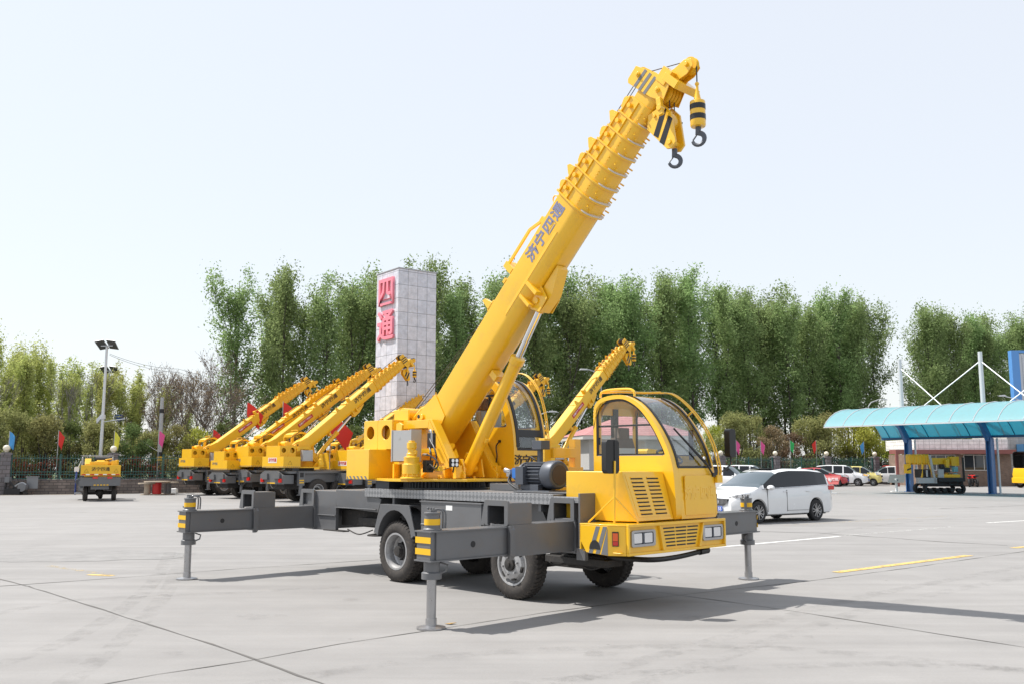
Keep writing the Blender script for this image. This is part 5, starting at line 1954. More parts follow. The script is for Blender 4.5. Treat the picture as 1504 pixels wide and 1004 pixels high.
def poplar(seed, h, rad, leafmat, nleaf=12000, low=0.10, lsize=0.112, bark='bark', nb=46, up=0.95, nlead=3):
    rnd = random.Random(seed)
    tb = MB()
    lv = Leaves()
    # trunk with a slight wander
    ax = [Vector((0, 0, 0))]
    for i in range(1, 13):
        q = ax[-1] + Vector((rnd.gauss(0, 0.05), rnd.gauss(0, 0.05), h * 0.97 / 12))
        ax.append(q)
    tb.tube(ax, 0.15 * h / 19, 7, r1=0.02)

    def axis(t):
        k = min(int(t * 12), 11)
        return ax[k].lerp(ax[k + 1], t * 12 - k)
    tips = []

    def limb(p0, t, ln, az, upk, r0):
        d = Vector((math.cos(az), math.sin(az), upk))
        pts = [p0]
        for j in range(5):
            d = (d + Vector((rnd.gauss(0, 0.14), rnd.gauss(0, 0.14), 0.17))).normalized()
            pts.append(pts[-1] + d * ln * 1.35 / 5)
        tb.tube(pts, r0, 4, r1=0.006)
        tips.append((pts, ln, t))
        return pts
    lob = [rnd.uniform(0.65, 1.3) for _ in range(7)]
    for i in range(nb):
        t = low + (0.97 - low) * (i + rnd.random()) / nb
        az = rnd.random() * 2 * PI
        # ragged outline: each side of the crown bulges and recedes by itself up the height
        k = lob[int(az / 6.284 * 3.999)] * (0.75 + 0.45 * math.sin(t * 9 + lob[4] * 9 + az))
        env = (min(1, (t - low + 0.10) / 0.22)) ** 0.7 * (max(0.0, 1 - t) ** 0.42) * 1.2 + 0.10
        ln = rad * env * rnd.uniform(0.6, 1.25) * (0.45 + 0.55 * k)
        limb(axis(t * 0.93), t, ln, az, up * rnd.uniform(0.6, 1.5) + (t > 0.75) * 0.8, 0.045 * (1.15 - t) + 0.008)
    # extra leaders give the tree several tips
    for i in range(nlead):
        t = rnd.uniform(0.45, 0.75)
        az = rnd.random() * 2 * PI
        pts = limb(axis(t), t, h * (1 - t) * rnd.uniform(0.55, 0.78), az, 3.2, 0.06)
        for q in range(5):
            limb(pts[2 + q % 3].lerp(pts[3 + q % 3], rnd.random()), 0.8, rad * rnd.uniform(0.25, 0.5), rnd.random() * 6.28, 1.2, 0.02)
    tot = sum(q[1] for q in tips)
    for pts, ln, t in tips:
        cnt = int(nleaf * ln / tot)
        # leaves hang in a few clumps along each limb with gaps between
        cl = [(rnd.uniform(0.25, 1.05), rnd.uniform(0.20, 0.50)) for _ in range(5)]
        for _ in range(cnt):
            c, s = cl[rnd.randrange(len(cl))]
            f = min(max(rnd.gauss(c, 0.10), 0.12), 1.12) * 5
            k = min(int(f), 4)
            p = pts[k].lerp(pts[k + 1], f - k)
            p = p + Vector((rnd.gauss(0, s), rnd.gauss(0, s), rnd.gauss(0.02, s * 1.15)))
            lv.add(p, lsize * rnd.uniform(0.65, 1.35), rnd)
    return tb.mesh('trunk', [bark], 0, fix=False), lv.mesh('crown', leafmat)


def bare(seed, h, spread, matname='twig', leafmat=None, nl=0, depth=6):
    """bare tree: trunk forking again and again into fine twigs"""
    rnd = random.Random(seed)
    tb = MB()
    lv = Leaves()

    def grow(p, d, ln, r, k):
        pts = [p]
        for j in range(3):
            d = (d + Vector((rnd.gauss(0, 0.10), rnd.gauss(0, 0.10), 0.05))).normalized()
            pts.append(pts[-1] + d * ln / 3)
        tb.tube(pts, r, 5 if k > 2 else 3, r1=r * 0.62)
        if k == 0:
            for _ in range(nl):
                lv.add(pts[-1].lerp(pts[0], rnd.random()) + Vector((rnd.gauss(0, 0.1), rnd.gauss(0, 0.1), rnd.gauss(0, 0.1))), 0.07, rnd)
            return
        for _ in range(3 if rnd.random() < 0.55 else 2):
            a = rnd.random() * 6.28
            dd = (d + Vector((math.cos(a), math.sin(a), rnd.uniform(-0.1, 0.5))) * spread * rnd.uniform(0.6, 1.2)).normalized()
            grow(pts[-1], dd, ln * rnd.uniform(0.62, 0.86), max(r * 0.58, 0.010), k - 1)
        grow(pts[1], (d + Vector((rnd.gauss(0, 0.6), rnd.gauss(0, 0.6), 0.3))).normalized(), ln * 0.55, max(r * 0.45, 0.009), max(k - 2, 0))
    grow(Vector((0, 0, 0)), Vector((0, 0, 1)), h * 0.26, h * 0.011, depth)
    return tb.mesh('trunk', [matname], 0, fix=False), (lv.mesh('crown', leafmat) if nl else None)


def bush(seed, h, rad, leafmat, n=6500, bark='bark', stem=0.25):
    rnd = random.Random(seed)
    tb = MB()
    lv = Leaves()
    cl = []
    for i in range(26):
        az = rnd.random() * 6.28
        el = rnd.uniform(0.0, 1.0)
        rr_ = rad * math.sqrt(max(0, 1 - (el * 1.0) ** 2.4)) * rnd.uniform(0.35, 1.0)
        c = Vector((rr_ * math.cos(az), rr_ * math.sin(az), h * (stem + (0.93 - stem) * el)))
        cl.append((c, rad * rnd.uniform(0.16, 0.34)))
        b0 = Vector((0, 0, h * stem * 0.5))
        tb.tube([b0, b0.lerp(c, 0.5) + Vector((rnd.gauss(0, .1), rnd.gauss(0, .1), 0.15)), c], 0.05, 4, r1=0.012)
    tb.tube([(0, 0, 0), (0.03, 0.02, h * 0.35), (0, 0, h * 0.6)], 0.10, 6, r1=0.04)
    for _ in range(n):
        c, s = cl[rnd.randrange(len(cl))]
        d = Vector((rnd.gauss(0, 1), rnd.gauss(0, 1), rnd.gauss(0, 1))).normalized() * s * rnd.uniform(0.4, 1.15)
        lv.add(c + d, 0.085 * rnd.uniform(0.6, 1.4), rnd)
    return tb.mesh('trunk', [bark], 0, fix=False), lv.mesh('crown', leafmat)


def plant(name, meshes, loc, rz, sc, label, cat, group):
    o = empty(name, tuple(loc), rz)
    o.scale = sc if isinstance(sc, tuple) else (sc, sc, sc)
    tag(o, label, cat, group)
    put('trunk', meshes[0], o)
    if meshes[1]:
        put('crown', meshes[1], o)
    return o


rnd = random.Random(21)
POP = [poplar(s, 19, 3.0, 'leaf_poplar') for s in (1, 2, 3, 4, 7)]
POPR = [poplar(s, 19, 3.0, 'leaf_poplar', low=0.27, nb=36) for s in (8, 9, 10)]
POPT = [poplar(s, 19, 2.6, 'leaf_poplar', nleaf=6000, low=0.33, nb=32) for s in (5, 6)]


def tree_row(t0, t1, off, step, hs, meshes, name, label, group, jit=0.8, hj=0.11):
    t = t0
    while t < t1:
        p = fence_pt(t + rnd.uniform(-jit, jit), off + rnd.uniform(-jit, jit) * 1.4)
        k = interp(hs, t) / 19.0 * rnd.uniform(1 - hj, 1 + hj * 0.6)
        plant(name, meshes[rnd.randrange(len(meshes))], p, rnd.random() * 6.28, (k * rnd.uniform(0.9, 1.15), k * rnd.uniform(0.9, 1.15), k), label, 'tree', group)
        t += step * rnd.uniform(0.8, 1.2)


PL = 'tall green poplar in the dense row of poplars beyond the yard fence'
PG = 'poplars beyond the yard fence'
tree_row(14.6, 42, 16, 2.8, [(9, 15.5), (15.2, 17.4), (19, 18.8), (40, 19.8)], POP, 'poplar_tree', PL, PG)
tree_row(42.5, 78, 16, 2.9, [(40, 20.0), (60, 20.6), (78, 20.0)], POPR, 'poplar_tree', PL, PG)
tree_row(17.5, 80.5, 20.5, 3.3, [(9, 17.8), (40, 20.4), (66, 21.0)], POP + POPR, 'poplar_tree', PL, PG)
tree_row(19, 85, 26, 4.2, [(9, 18), (40, 20.8), (66, 21)], POPT, 'poplar_tree', PL, PG)
tree_row(84.5, 122, 16, 2.9, [(70, 19.6), (95, 20.2)], POP, 'poplar_tree', 'tall green poplar standing beyond the blue canopy at the right', 'poplars beyond the blue canopy')
tree_row(90, 126, 20.5, 3.4, [(70, 20.2), (95, 20.8)], POP, 'poplar_tree', 'tall green poplar standing beyond the blue canopy at the right', 'poplars beyond the blue canopy')

SPR = [poplar(s, 19, 2.6, 'leaf_spring', nleaf=6000, low=0.14, lsize=0.14, bark='bark_pale', nb=40, up=1.6, nlead=3) for s in (11, 12, 13)]
rnd = random.Random(5)
SL = 'slender young tree with fresh yellow green leaves in the grove at the far left'
SG = 'young trees of the grove at the far left'
tree_row(-22, 7.5, 13, 1.25, [(-22, 10), (0, 9.3), (5, 8.4), (7.5, 7.5)], SPR, 'young_tree', SL, SG, hj=0.12)
tree_row(-24, 9, 17, 1.3, [(-24, 11), (0, 10.4), (4, 9.6), (9, 7.6)], SPR, 'young_tree', SL, SG, hj=0.12)
tree_row(-28, 12, 23, 1.6, [(-28, 12), (0, 11.6), (6, 10), (12, 7.4)], SPR, 'young_tree', SL, SG, hj=0.12)

BR = [bare(s, 10, 0.55, 'twig', 'leaf_bronze', 1) for s in (31, 32)]
BS = [bare(s, 10, 0.35, 'bark_pale', None, 0, depth=5) for s in (33, 34)]
for i, (u, off, h) in enumerate(((236, 13, 7.2), (262, 15, 9.4), (285, 13, 9.8), (305, 16, 11.0), (322, 13, 9.0), (247, 20, 9.0), (296, 21, 10.5))):
    r = (u - 752) / FPX
    t = (29.6 + 54 * r) / (1 - 0.479 * r) - off * 0.35
    p = fence_pt(t + off * 0.4, off)
    p.x = (u - 752) / FPX * p.y
    plant('bare_tree', BR[i % 2], p, i * 1.3, h / 10, 'brown leafless tree with a fine twiggy crown between grove and poplars', 'tree', 'bare trees left of the poplars')
for i, (u, off, h) in enumerate(((180, 9, 9.0), (192, 10, 9.6))):
    r = (u - 752) / FPX
    t = (29.6 + 54 * r) / (1 - 0.479 * r)
    plant('bare_tree', BS[i], fence_pt(t - 2.2, off), i * 2, h / 10, ('thin pale leafless tree just right of the solar lamps', 'second thin leafless tree, nearer the utility pole')[i], 'tree', None)
for i, (u, off, h) in enumerate(((118, 4, 5.8), (12, 4, 8.5), (214, 3, 4.2))):
    r = (u - 752) / FPX
    t = (29.6 + 54 * r) / (1 - 0.479 * r)
    plant('bare_tree', BS[i % 2], fence_pt(t - 1.2, off), 1 + i * 2, h / 10, ('small bare tree behind the tricycle crane', 'bare tree at the extreme left by the blue flag', 'bare stem behind the fence right of the tricycle crane')[i], 'tree', None)

BU = {c: [bush(s, 6, 2.4, 'leaf_' + c) for s in (k, k + 1)] for k, c in ((41, 'olive'), (51, 'lime'), (61, 'bronze'), (71, 'dark'))}
bl = [(8, 5.2, 'olive', 4), (38, 4.6, 'olive', 5), (72, 4.9, 'olive', 4), (104, 4.4, 'dark', 5), (150, 4.7, 'olive', 4), (196, 4.3, 'dark', 4), (228, 4.0, 'olive', 5), (262, 4.4, 'olive', 4), (292, 4.2, 'lime', 5),
      (940, 5, 'dark', 5), (1000, 5, 'olive', 5), (1052, 5.2, 'lime', 6), (1078, 6.3, 'olive', 4), (1105, 6.2, 'olive', 6), (1132, 5.2, 'bronze', 4), (1160, 4.6, 'bronze', 5), (1190, 6.1, 'olive', 4), (1216, 6.6, 'olive', 5), (1250, 6.3, 'lime', 4), (1283, 6.2, 'lime', 5), (1310, 5.6, 'lime', 6), (1340, 5.6, 'dark', 5), (1372, 7.5, 'bronze', 9), (1405, 5.8, 'olive', 7), (1450, 6, 'lime', 8), (1490, 6, 'olive', 7), (330, 4.6, 'dark', 5), (420, 4.6, 'dark', 5), (520, 4.6, 'dark', 5)]
bw = {'olive': 'round olive green bush tree', 'lime': 'round yellow green bush tree', 'bronze': 'low bronze tinted bush tree', 'dark': 'dark green bush tree'}
for i, (u, h, c, off) in enumerate(bl):
    r = (u - 752) / FPX
    t = (29.6 + 54 * r) / (1 - 0.479 * r)
    p = fence_pt(t - off * 0.5 * (0.5 if u < 752 else -0.2), off)
    p.x = (u - 752) / FPX * p.y
    side = 'on the left of the yard' if u < 600 else 'on the right of the yard'
    plant('bush_tree', BU[c][i % 2], p, i * 2.1, (h / 6 * 0.95, h / 6 * 0.95, h / 6), bw[c] + ' just behind the railing ' + side, 'bush', bw[c] + 's behind the railing ' + side)


def hedge(name, t0, t1, off, h, cols, label, n=9000):
    rnd = random.Random(int(t0 * 7 + 300))
    for ci, c in enumerate(cols):
        lv = Leaves()
        for _ in range(n):
            t = rnd.uniform(t0, t1)
            # patches of each colour along the hedge
            if (math.sin(t * 1.1) + 0.6 * math.sin(t * 2.7 + 1)) * (1 if ci == 0 else -1) < -0.35:
                continue
            p = fence_pt(t, off + rnd.uniform(-0.5, 0.5))
            p.z = 0.1 + (h + 0.25 * math.sin(t * 3.1)) * rnd.random() ** 0.75
            lv.add(p, 0.10 * rnd.uniform(0.6, 1.4), rnd)
        tag(put(name, lv.mesh(name, 'leaf_' + c)), label, 'hedge', kind='stuff')


hedge('hedge', -16, 24, 1.6, 1.9, ('red', 'olive'), 'clipped red and green hedge behind the railing at the left')
hedge('hedge', 38, 82, 1.6, 2.0, ('red', 'dark'), 'clipped red and green hedge behind the railing at the right', 11000)
# ================================================================== SIGN TOWER
def tile_mat(name, c1, c2, mort, sx, sy, ms):
    brick_mat(name, c1, c2, mort, sx, sy, ms, 0.45)
    n = M[name].node_tree
    bk = [q for q in n.nodes if q.type == 'TEX_BRICK'][0]
    bk.offset = 0.0
    return M[name]


tile_mat('tower_tile', (0.60, 0.61, 0.68), (0.67, 0.66, 0.71), (0.20, 0.20, 0.22), 0.6625, 0.82, 0.013)
TA = R(37)
tc0 = Vector((-6.73, 54, 0))
tower = empty('sign_tower', tuple(tc0), TA)
tag(tower, 'tall white tiled square tower with pink characters behind the foreground crane', 'tower')
tH = pt(582.4, 394, 54).z
part('shaft', tower, 'tower_tile', lambda mb: mb.box(0, 2.65, 0, 2.65, 0, tH), 0.02)
part('coping', tower, 'box_grey', lambda mb: mb.box(-0.03, 2.68, -0.03, 2.68, tH, tH + 0.07), 0.01)
mat('sign_pink', (0.80, 0.24, 0.31), 0.5, var=0.1, vscale=2)
for ch_, z in (('四', tH - 1.35), ('通', tH - 3.42)):
    o = letter(tower, ch_, 1.95, 'sign_pink', (0, -1, 0), (0, 0, 1), (-0.07, 1.32, z), 0.14, 0.035, name='sign_character', sx=1.02)

# ================================================================== PARKED CRANES
mat('sticker_red', (0.50, 0.03, 0.035), 0.5)
mat('sticker_white', (0.72, 0.66, 0.64), 0.5)


def parked_crane(u, Y, az, elev, sc, label, sticker=True, boomsign=True, zoff=0.0):
    # u is the pixel column of the counterweight's near rear edge
    cy, sy = math.cos(az), math.sin(az)
    ref = Vector((-4.9 * cy + 0.95 * sy, -4.9 * sy - 0.95 * cy, 0)) * sc
    P = pt(u, 690, Y)
    loc = Vector((P.x, P.y, 0)) - ref
    o = empty('truck_crane', (loc.x, loc.y, 0), az, sc)
    tag(o, label, 'crane', 'yellow truck cranes parked in a row behind')
    K = 'bg'

    def frame(mb):
        for y in (-0.46, 0.36):
            mb.box(-4.8, 3.6, y, y + 0.10, 0.86, 1.22)
        mb.box(-4.7, 2.4, -1.1, 1.1, 1.24, 1.34)
        mb.box(-4.2, -1.0, -0.95, 0.95, 0.85, 1.22)
        # rear end: cross beam box with raised cheeks
        mb.prism([(-1.0, 0.78), (1.0, 0.78), (1.0, 1.20), (0.62, 1.36), (-0.45, 1.36), (-1.0, 1.16)], 'x', -4.95, -4.86)
        mb.box(-4.86, -4.4, -1.0, 1.0, 0.80, 1.18)
        mb.box(-5.04, -4.95, 0.22, 0.66, 0.98, 1.24)
        mb.box(-5.04, -4.95, -0.85, -0.30, 1.02, 1.28)
        mb.box(0.6, 1.05, -1.18, 1.18, 0.75, 1.25)
    ch = part('chassis', o, 'grey', frame, 0, K + 'frame')

    def under(mb):
        for x in (-3.2, -2.0, 2.3):
            mb.cyl((x, -1.0, 0.5), (x, 1.0, 0.5), 0.12, n=8)
        mb.box(-4.7, 3.2, -0.7, 0.7, 0.55, 0.9)
        mb.tube(catmull([(-4.92, -0.6, 0.85), (-5.0, -0.3, 0.6), (-4.95, 0.1, 0.8)], 4), 0.02, 5)
    part('running_gear', ch, 'under', under, 0, K + 'under')
    for y in (-0.86, 0.72):
        part('tail_lamp', ch, 'red_lamp', lambda mb, y=y: mb.box(-5.02, -4.952, y - 0.11, y + 0.11, 0.86, 1.02), 0, K + 'tl%.1f' % y)
    part('reflective_tape', ch, 'yellow_tape', lambda mb: mb.box(-4.955, -4.951, -0.35, 0.35, 0.80, 0.85), 0, K + 'rt')
    # vertical jack by the rear corner, folded in
    def jk(mb):
        mb.box(-4.30, -4.02, -1.26, -1.10, 0.72, 1.34)
        mb.cyl((-4.16, -1.18, 0.35), (-4.16, -1.18, 0.75), 0.085, n=12)
        mb.lathe([(0.16, 0.30), (0.16, 0.33), (0.05, 0.36)], (-4.16, -1.18, 0), n=14)
        mb.m = 1
        mb.box(-4.25, -4.07, -1.264, -1.261, 1.08, 1.28)
        mb.m = 2
        for z in (0.82, 0.92):
            mb.box(-4.27, -4.05, -1.264, -1.261, z, z + 0.05)
    part('jack', o, ['grey', 'dark', 'yellow_tape'], jk, 0, K + 'jack')
    wheels = [(-3.2, -1.08), (-3.2, -0.78), (-2.0, -1.08), (2.3, -1.05), (-3.2, 1.08), (-3.2, 0.78), (-2.0, 1.08), (2.3, 1.05)]
    for x, y in wheels:
        wheel(o, 'wheel', (x, y, 0.5), 'rear', y > 0, r=0.50, w=0.27, key='bgw')
    build_superstructure(o, elev, False, 'yellow_far')
    # truck cab at the far front
    part('truck_cab', o, 'yellow_far', lambda mb: mb.prism([(1.9, 0.75), (1.9, 2.2), (2.05, 2.3), (3.1, 2.25), (3.5, 1.6), (3.55, 0.75)], 'y', -1.1, 1.1), 0, K + 'tcab')
    cwt = [q for q in o.children if q.name.startswith('counterweight')][0]
    if sticker:
        part('sticker', cwt, 'sticker_white', lambda mb: mb.box(-4.905, -4.901, -0.36, 0.40, 1.70, 1.93), 0, K + 'stk')
        letter(cwt, NAME_TXT, 0.17, 'sticker_red', (0, -1, 0), (0, 0, 1), (-4.908, 0.02, 1.815), 0.003, 0.004)
    else:
        letter(cwt, NAME_TXT, 0.15, 'stripe_grey', (0, -1, 0), (0, 0, 1), (-4.904, 0.45, 1.80), 0.003, 0.002)

    def tri(mb):
        for i in range(3):
            a, b = R(90 + 120 * i), R(210 + 120 * i)
            mb.beam((-4.58 + 0.11 * math.cos(a), -0.952, 1.69 + 0.11 * math.sin(a)), (-4.58 + 0.11 * math.cos(b), -0.952, 1.69 + 0.11 * math.sin(b)), 0.004, 0.014, up=(0, 1, 0))
    part('warning_triangle', cwt, 'ink', tri, 0, K + 'tri')
    bm = [q for q in o.children if q.name.startswith('boom')][0]
    if boomsign:
        part('slogan_board', bm, 'sticker_red', lambda mb: mb.box(1.22, 2.05, -0.256, -0.252, -0.27, -0.10), 0, K + 'slog')
        letter(bm, '起重臂下 严禁站人', 0.085, 'sticker_white', (1, 0, 0), (0, 0, 1), (1.635, -0.2585, -0.185), 0.002, 0.003)
    return o


AZB = R(43)
parked_crane(284.4, 52.5, AZB, R(35.5), 1.06, 'leftmost parked yellow crane of the row, its boom ending before the dark trees', False)
parked_crane(333, 47.5, AZB, R(35), 0.98, 'second parked yellow crane from the left, sitting lower, boom hidden behind the next one', False)
parked_crane(369, 47.0, AZB, R(36.5), 1.08, 'third parked yellow crane from the left, its boom tip just left of the tower', False)
parked_crane(416, 43.0, AZB, R(38), 1.06, 'parked yellow crane with red and white sticker, its boom crossing the white tower', True, False)
parked_crane(487, 50.0, AZB, R(33), 0.96, 'small parked yellow crane partly seen left of the big crane counterweight', False)
parked_crane(519, 44.0, AZB, R(31), 0.98, 'parked yellow crane mostly hidden just behind the big crane counterweight', True)
parked_crane(598, 47.0, AZB, R(35), 1.0, 'parked crane hidden by the big boom, its boom head showing left of the round cab', False)
parked_crane(664, 47.0, AZB, R(36), 1.0, 'parked crane hidden by the operator cab, its boom head showing over the cab roof', False)
parked_crane(795, 43.0, AZB, R(43), 1.1, 'parked crane on the right, steep boom rising between the two cabs in front', False)
for i, (u, v, Y, fw, lab) in enumerate(((363, 590, 56, 1.0, 'large red flag behind the leftmost parked crane boom'), (416, 590, 55, 1.1, 'large red flag rising between the second and third parked booms'),
                                        (486, 608, 50, 1.2, 'large red flag below the boom of the stickered crane'), (313, 630, 58, 0.6, 'small red flag above the leftmost parked crane'))):
    p = pt(u, v, Y)
    flag('red_flag', (p.x, p.y, 0), p.z, fw, fw * 0.85, 'red', lab, None, droop=1.1, seed=20 + i)
p = pt(556, 632, 49)
flag('pennant', (p.x, p.y, 0), p.z, 0.4, 0.6, 'green', 'small green flag left of the big counterweight', None, seed=40)


# ================================================================== CARS
def smooth_tab(tab):
    """monotone-ish interpolation by smoothstep between table rows"""
    def f(x):
        if x <= tab[0][0]:
            return tab[0][1]
        for (a, va), (b, vb) in zip(tab, tab[1:]):
            if x <= b:
                t = (x - a) / (b - a)
                return va + (vb - va) * t
        return tab[-1][1]

    def g(x, w=0.07):
        return (f(x - w) + f(x - w / 2) + f(x) * 2 + f(x + w / 2) + f(x + w)) / 6
    return g


def car_mesh(mb, L, top, belt, width, roofw, wheels, wr, cabin, ws, rs, sill=0.24, pillars=(), glass_side=1, glass_ws=2):
    """lofted body; cabin=(rear x, front x) of the side glass, ws=(x0,x1) windscreen, rs=(x0,x1) rear screen; material 0 body, 1 side glass, 2 windscreen"""
    T, B, W, RW = smooth_tab(top), smooth_tab(belt), smooth_tab(width), smooth_tab(roofw)
    xs = []
    x = -L / 2
    while x < L / 2 + 1e-6:
        xs.append(x)
        x += 0.05
    rings = []
    for x in xs:
        zb = sill
        for wx in wheels:
            q = (wr * 1.13) ** 2 - (x - wx) ** 2
            if q > 0:
                zb = max(zb, wr + math.sqrt(q))
        # overhang corners lift a little
        e = min(x + L / 2, L / 2 - x)
        if e < 0.25:
            zb = max(zb, sill + 0.10 * (1 - e / 0.25))
        w, t, b, rw = W(x), T(x), B(x), RW(x)
        b = min(b, t - 0.05)
        mid = zb + (b - zb) * 0.55
        h = [(w - 0.06, zb), (w - 0.01, zb + 0.03), (w, mid), (w - 0.015, b - 0.06), (w - 0.045, b), (min(rw + 0.03, w - 0.05), t - 0.07 if t - b > 0.15 else t - 0.03), (rw - 0.09, t - 0.012), (0.0001, t)]
        rings.append([(x, y, z) for y, z in h] + [(x, -y, z) for y, z in h[::-1]])
    n = len(rings[0])
    base = len(mb.v)
    vs = [p for r in rings for p in r]
    fs, mi = [], []
    for i in range(len(rings) - 1):
        xm = (xs[i] + xs[i + 1]) / 2
        for j in range(n):
            if j == n - 1:
                continue
            fs.append((i * n + j, i * n + j + 1, (i + 1) * n + j + 1, (i + 1) * n + j))
            m = 0
            jj = j if j < 7 else 14 - j
            if jj == 4 and cabin[0] < xm < cabin[1] and not any(a < xm < b for a, b in pillars):
                m = 1
            if jj in (5, 6) and (ws[0] < xm < ws[1] or rs[0] < xm < rs[1]):
                m = 2
            if jj == 4 and (ws[0] + 0.1 < xm < ws[1]) and xm > cabin[1] + 0.05:
                m = 2 if False else m
            mi.append(m)
    mb.add(vs, fs)
    mb.mi[-len(fs):] = mi
    mb.m = 0
    mb.add(rings[0], [list(range(n))])
    mb.add(rings[-1], [list(range(n))[::-1]])


mat('car_white', (0.72, 0.73, 0.74), 0.22, 0, 0.8, 0.02, 1)
mat('car_red', (0.42, 0.025, 0.03), 0.25, 0.1, 0.8)
mat('car_cream', (0.70, 0.60, 0.20), 0.25, 0, 0.8)
mat('car_glass', (0.010, 0.012, 0.015), 0.04, 0, 0.2, spec=0.35)
mat('car_glass_light', (0.06, 0.085, 0.10), 0.05, 0, 0.6, spec=0.7)
mat('car_trim', (0.02, 0.02, 0.022), 0.5)
mat('plate_blue', (0.03, 0.12, 0.55), 0.4)
mat('alloy', (0.38, 0.38, 0.39), 0.3, 0.8)
mat('tyre_car', (0.022, 0.022, 0.023), 0.85)


def car_wheel(o, x, y, r, flip, key):
    w = part('wheel', o, 'tyre_car', lambda mb: mb.lathe([(r * 0.66, 0.015), (r * 0.70, 0.0), (r * 0.92, -0.004), (r, 0.03), (r, 0.17), (r * 0.92, 0.2), (r * 0.66, 0.19)], (0, 0, 0), 'y', 36, close=True), 0, key + 'tyre', (x, y, r), (0, 0.3, PI if flip else 0))

    def rim(mb):
        mb.lathe([(r * 0.68, 0.01), (r * 0.66, 0.0), (r * 0.63, 0.012), (r * 0.61, 0.05)], (0, 0, 0), 'y', 32, cap0=False)
        for i in range(10):
            a = 2 * PI * i / 10
            d = Vector((math.cos(a), 0, math.sin(a)))
            e = Vector((-math.sin(a), 0, math.cos(a)))
            mb.beam(d * r * 0.12 + Vector((0, 0.012, 0)), d * r * 0.63 + e * r * 0.05 * (1 if i % 2 else -1) + Vector((0, 0.006, 0)), 0.028, 0.02, up=(0, 1, 0))
        mb.cyl((0, 0.0, 0), (0, 0.04, 0), r * 0.15, n=14)
        mb.m = 1
        mb.cyl((0, 0.045, 0), (0, 0.055, 0), r * 0.62, n=28)
    part('rim', w, ['alloy', 'car_trim'], rim, 0, key + 'rim')


def make_car(name, loc, az, spec, paint, label, group=None, glassmat='car_glass', detail=False):
    o = empty(name, tuple(loc), az)
    tag(o, label, 'car', group)
    key = spec['key']
    k = key + paint
    body = part('body', o, [paint, 'car_glass', glassmat], lambda mb: car_mesh(mb, **spec['mesh']), 0, k + 'body', smooth=45)
    m = spec['mesh']
    L = m['L']
    wd = max(q[1] for q in m['width'])
    part('underbody', o, 'car_trim', lambda mb: mb.box(-L / 2 + 0.25, L / 2 - 0.25, -wd + 0.22, wd - 0.22, 0.20, 0.72), 0.02, key + 'ub')
    for x in m['wheels']:
        car_wheel(o, x, wd - 0.005 - 0.0, m['wr'], True, key)
        car_wheel(o, x, -wd + 0.005, m['wr'], False, key)
    spec['extra'](o, paint, key)
    return o
    return o


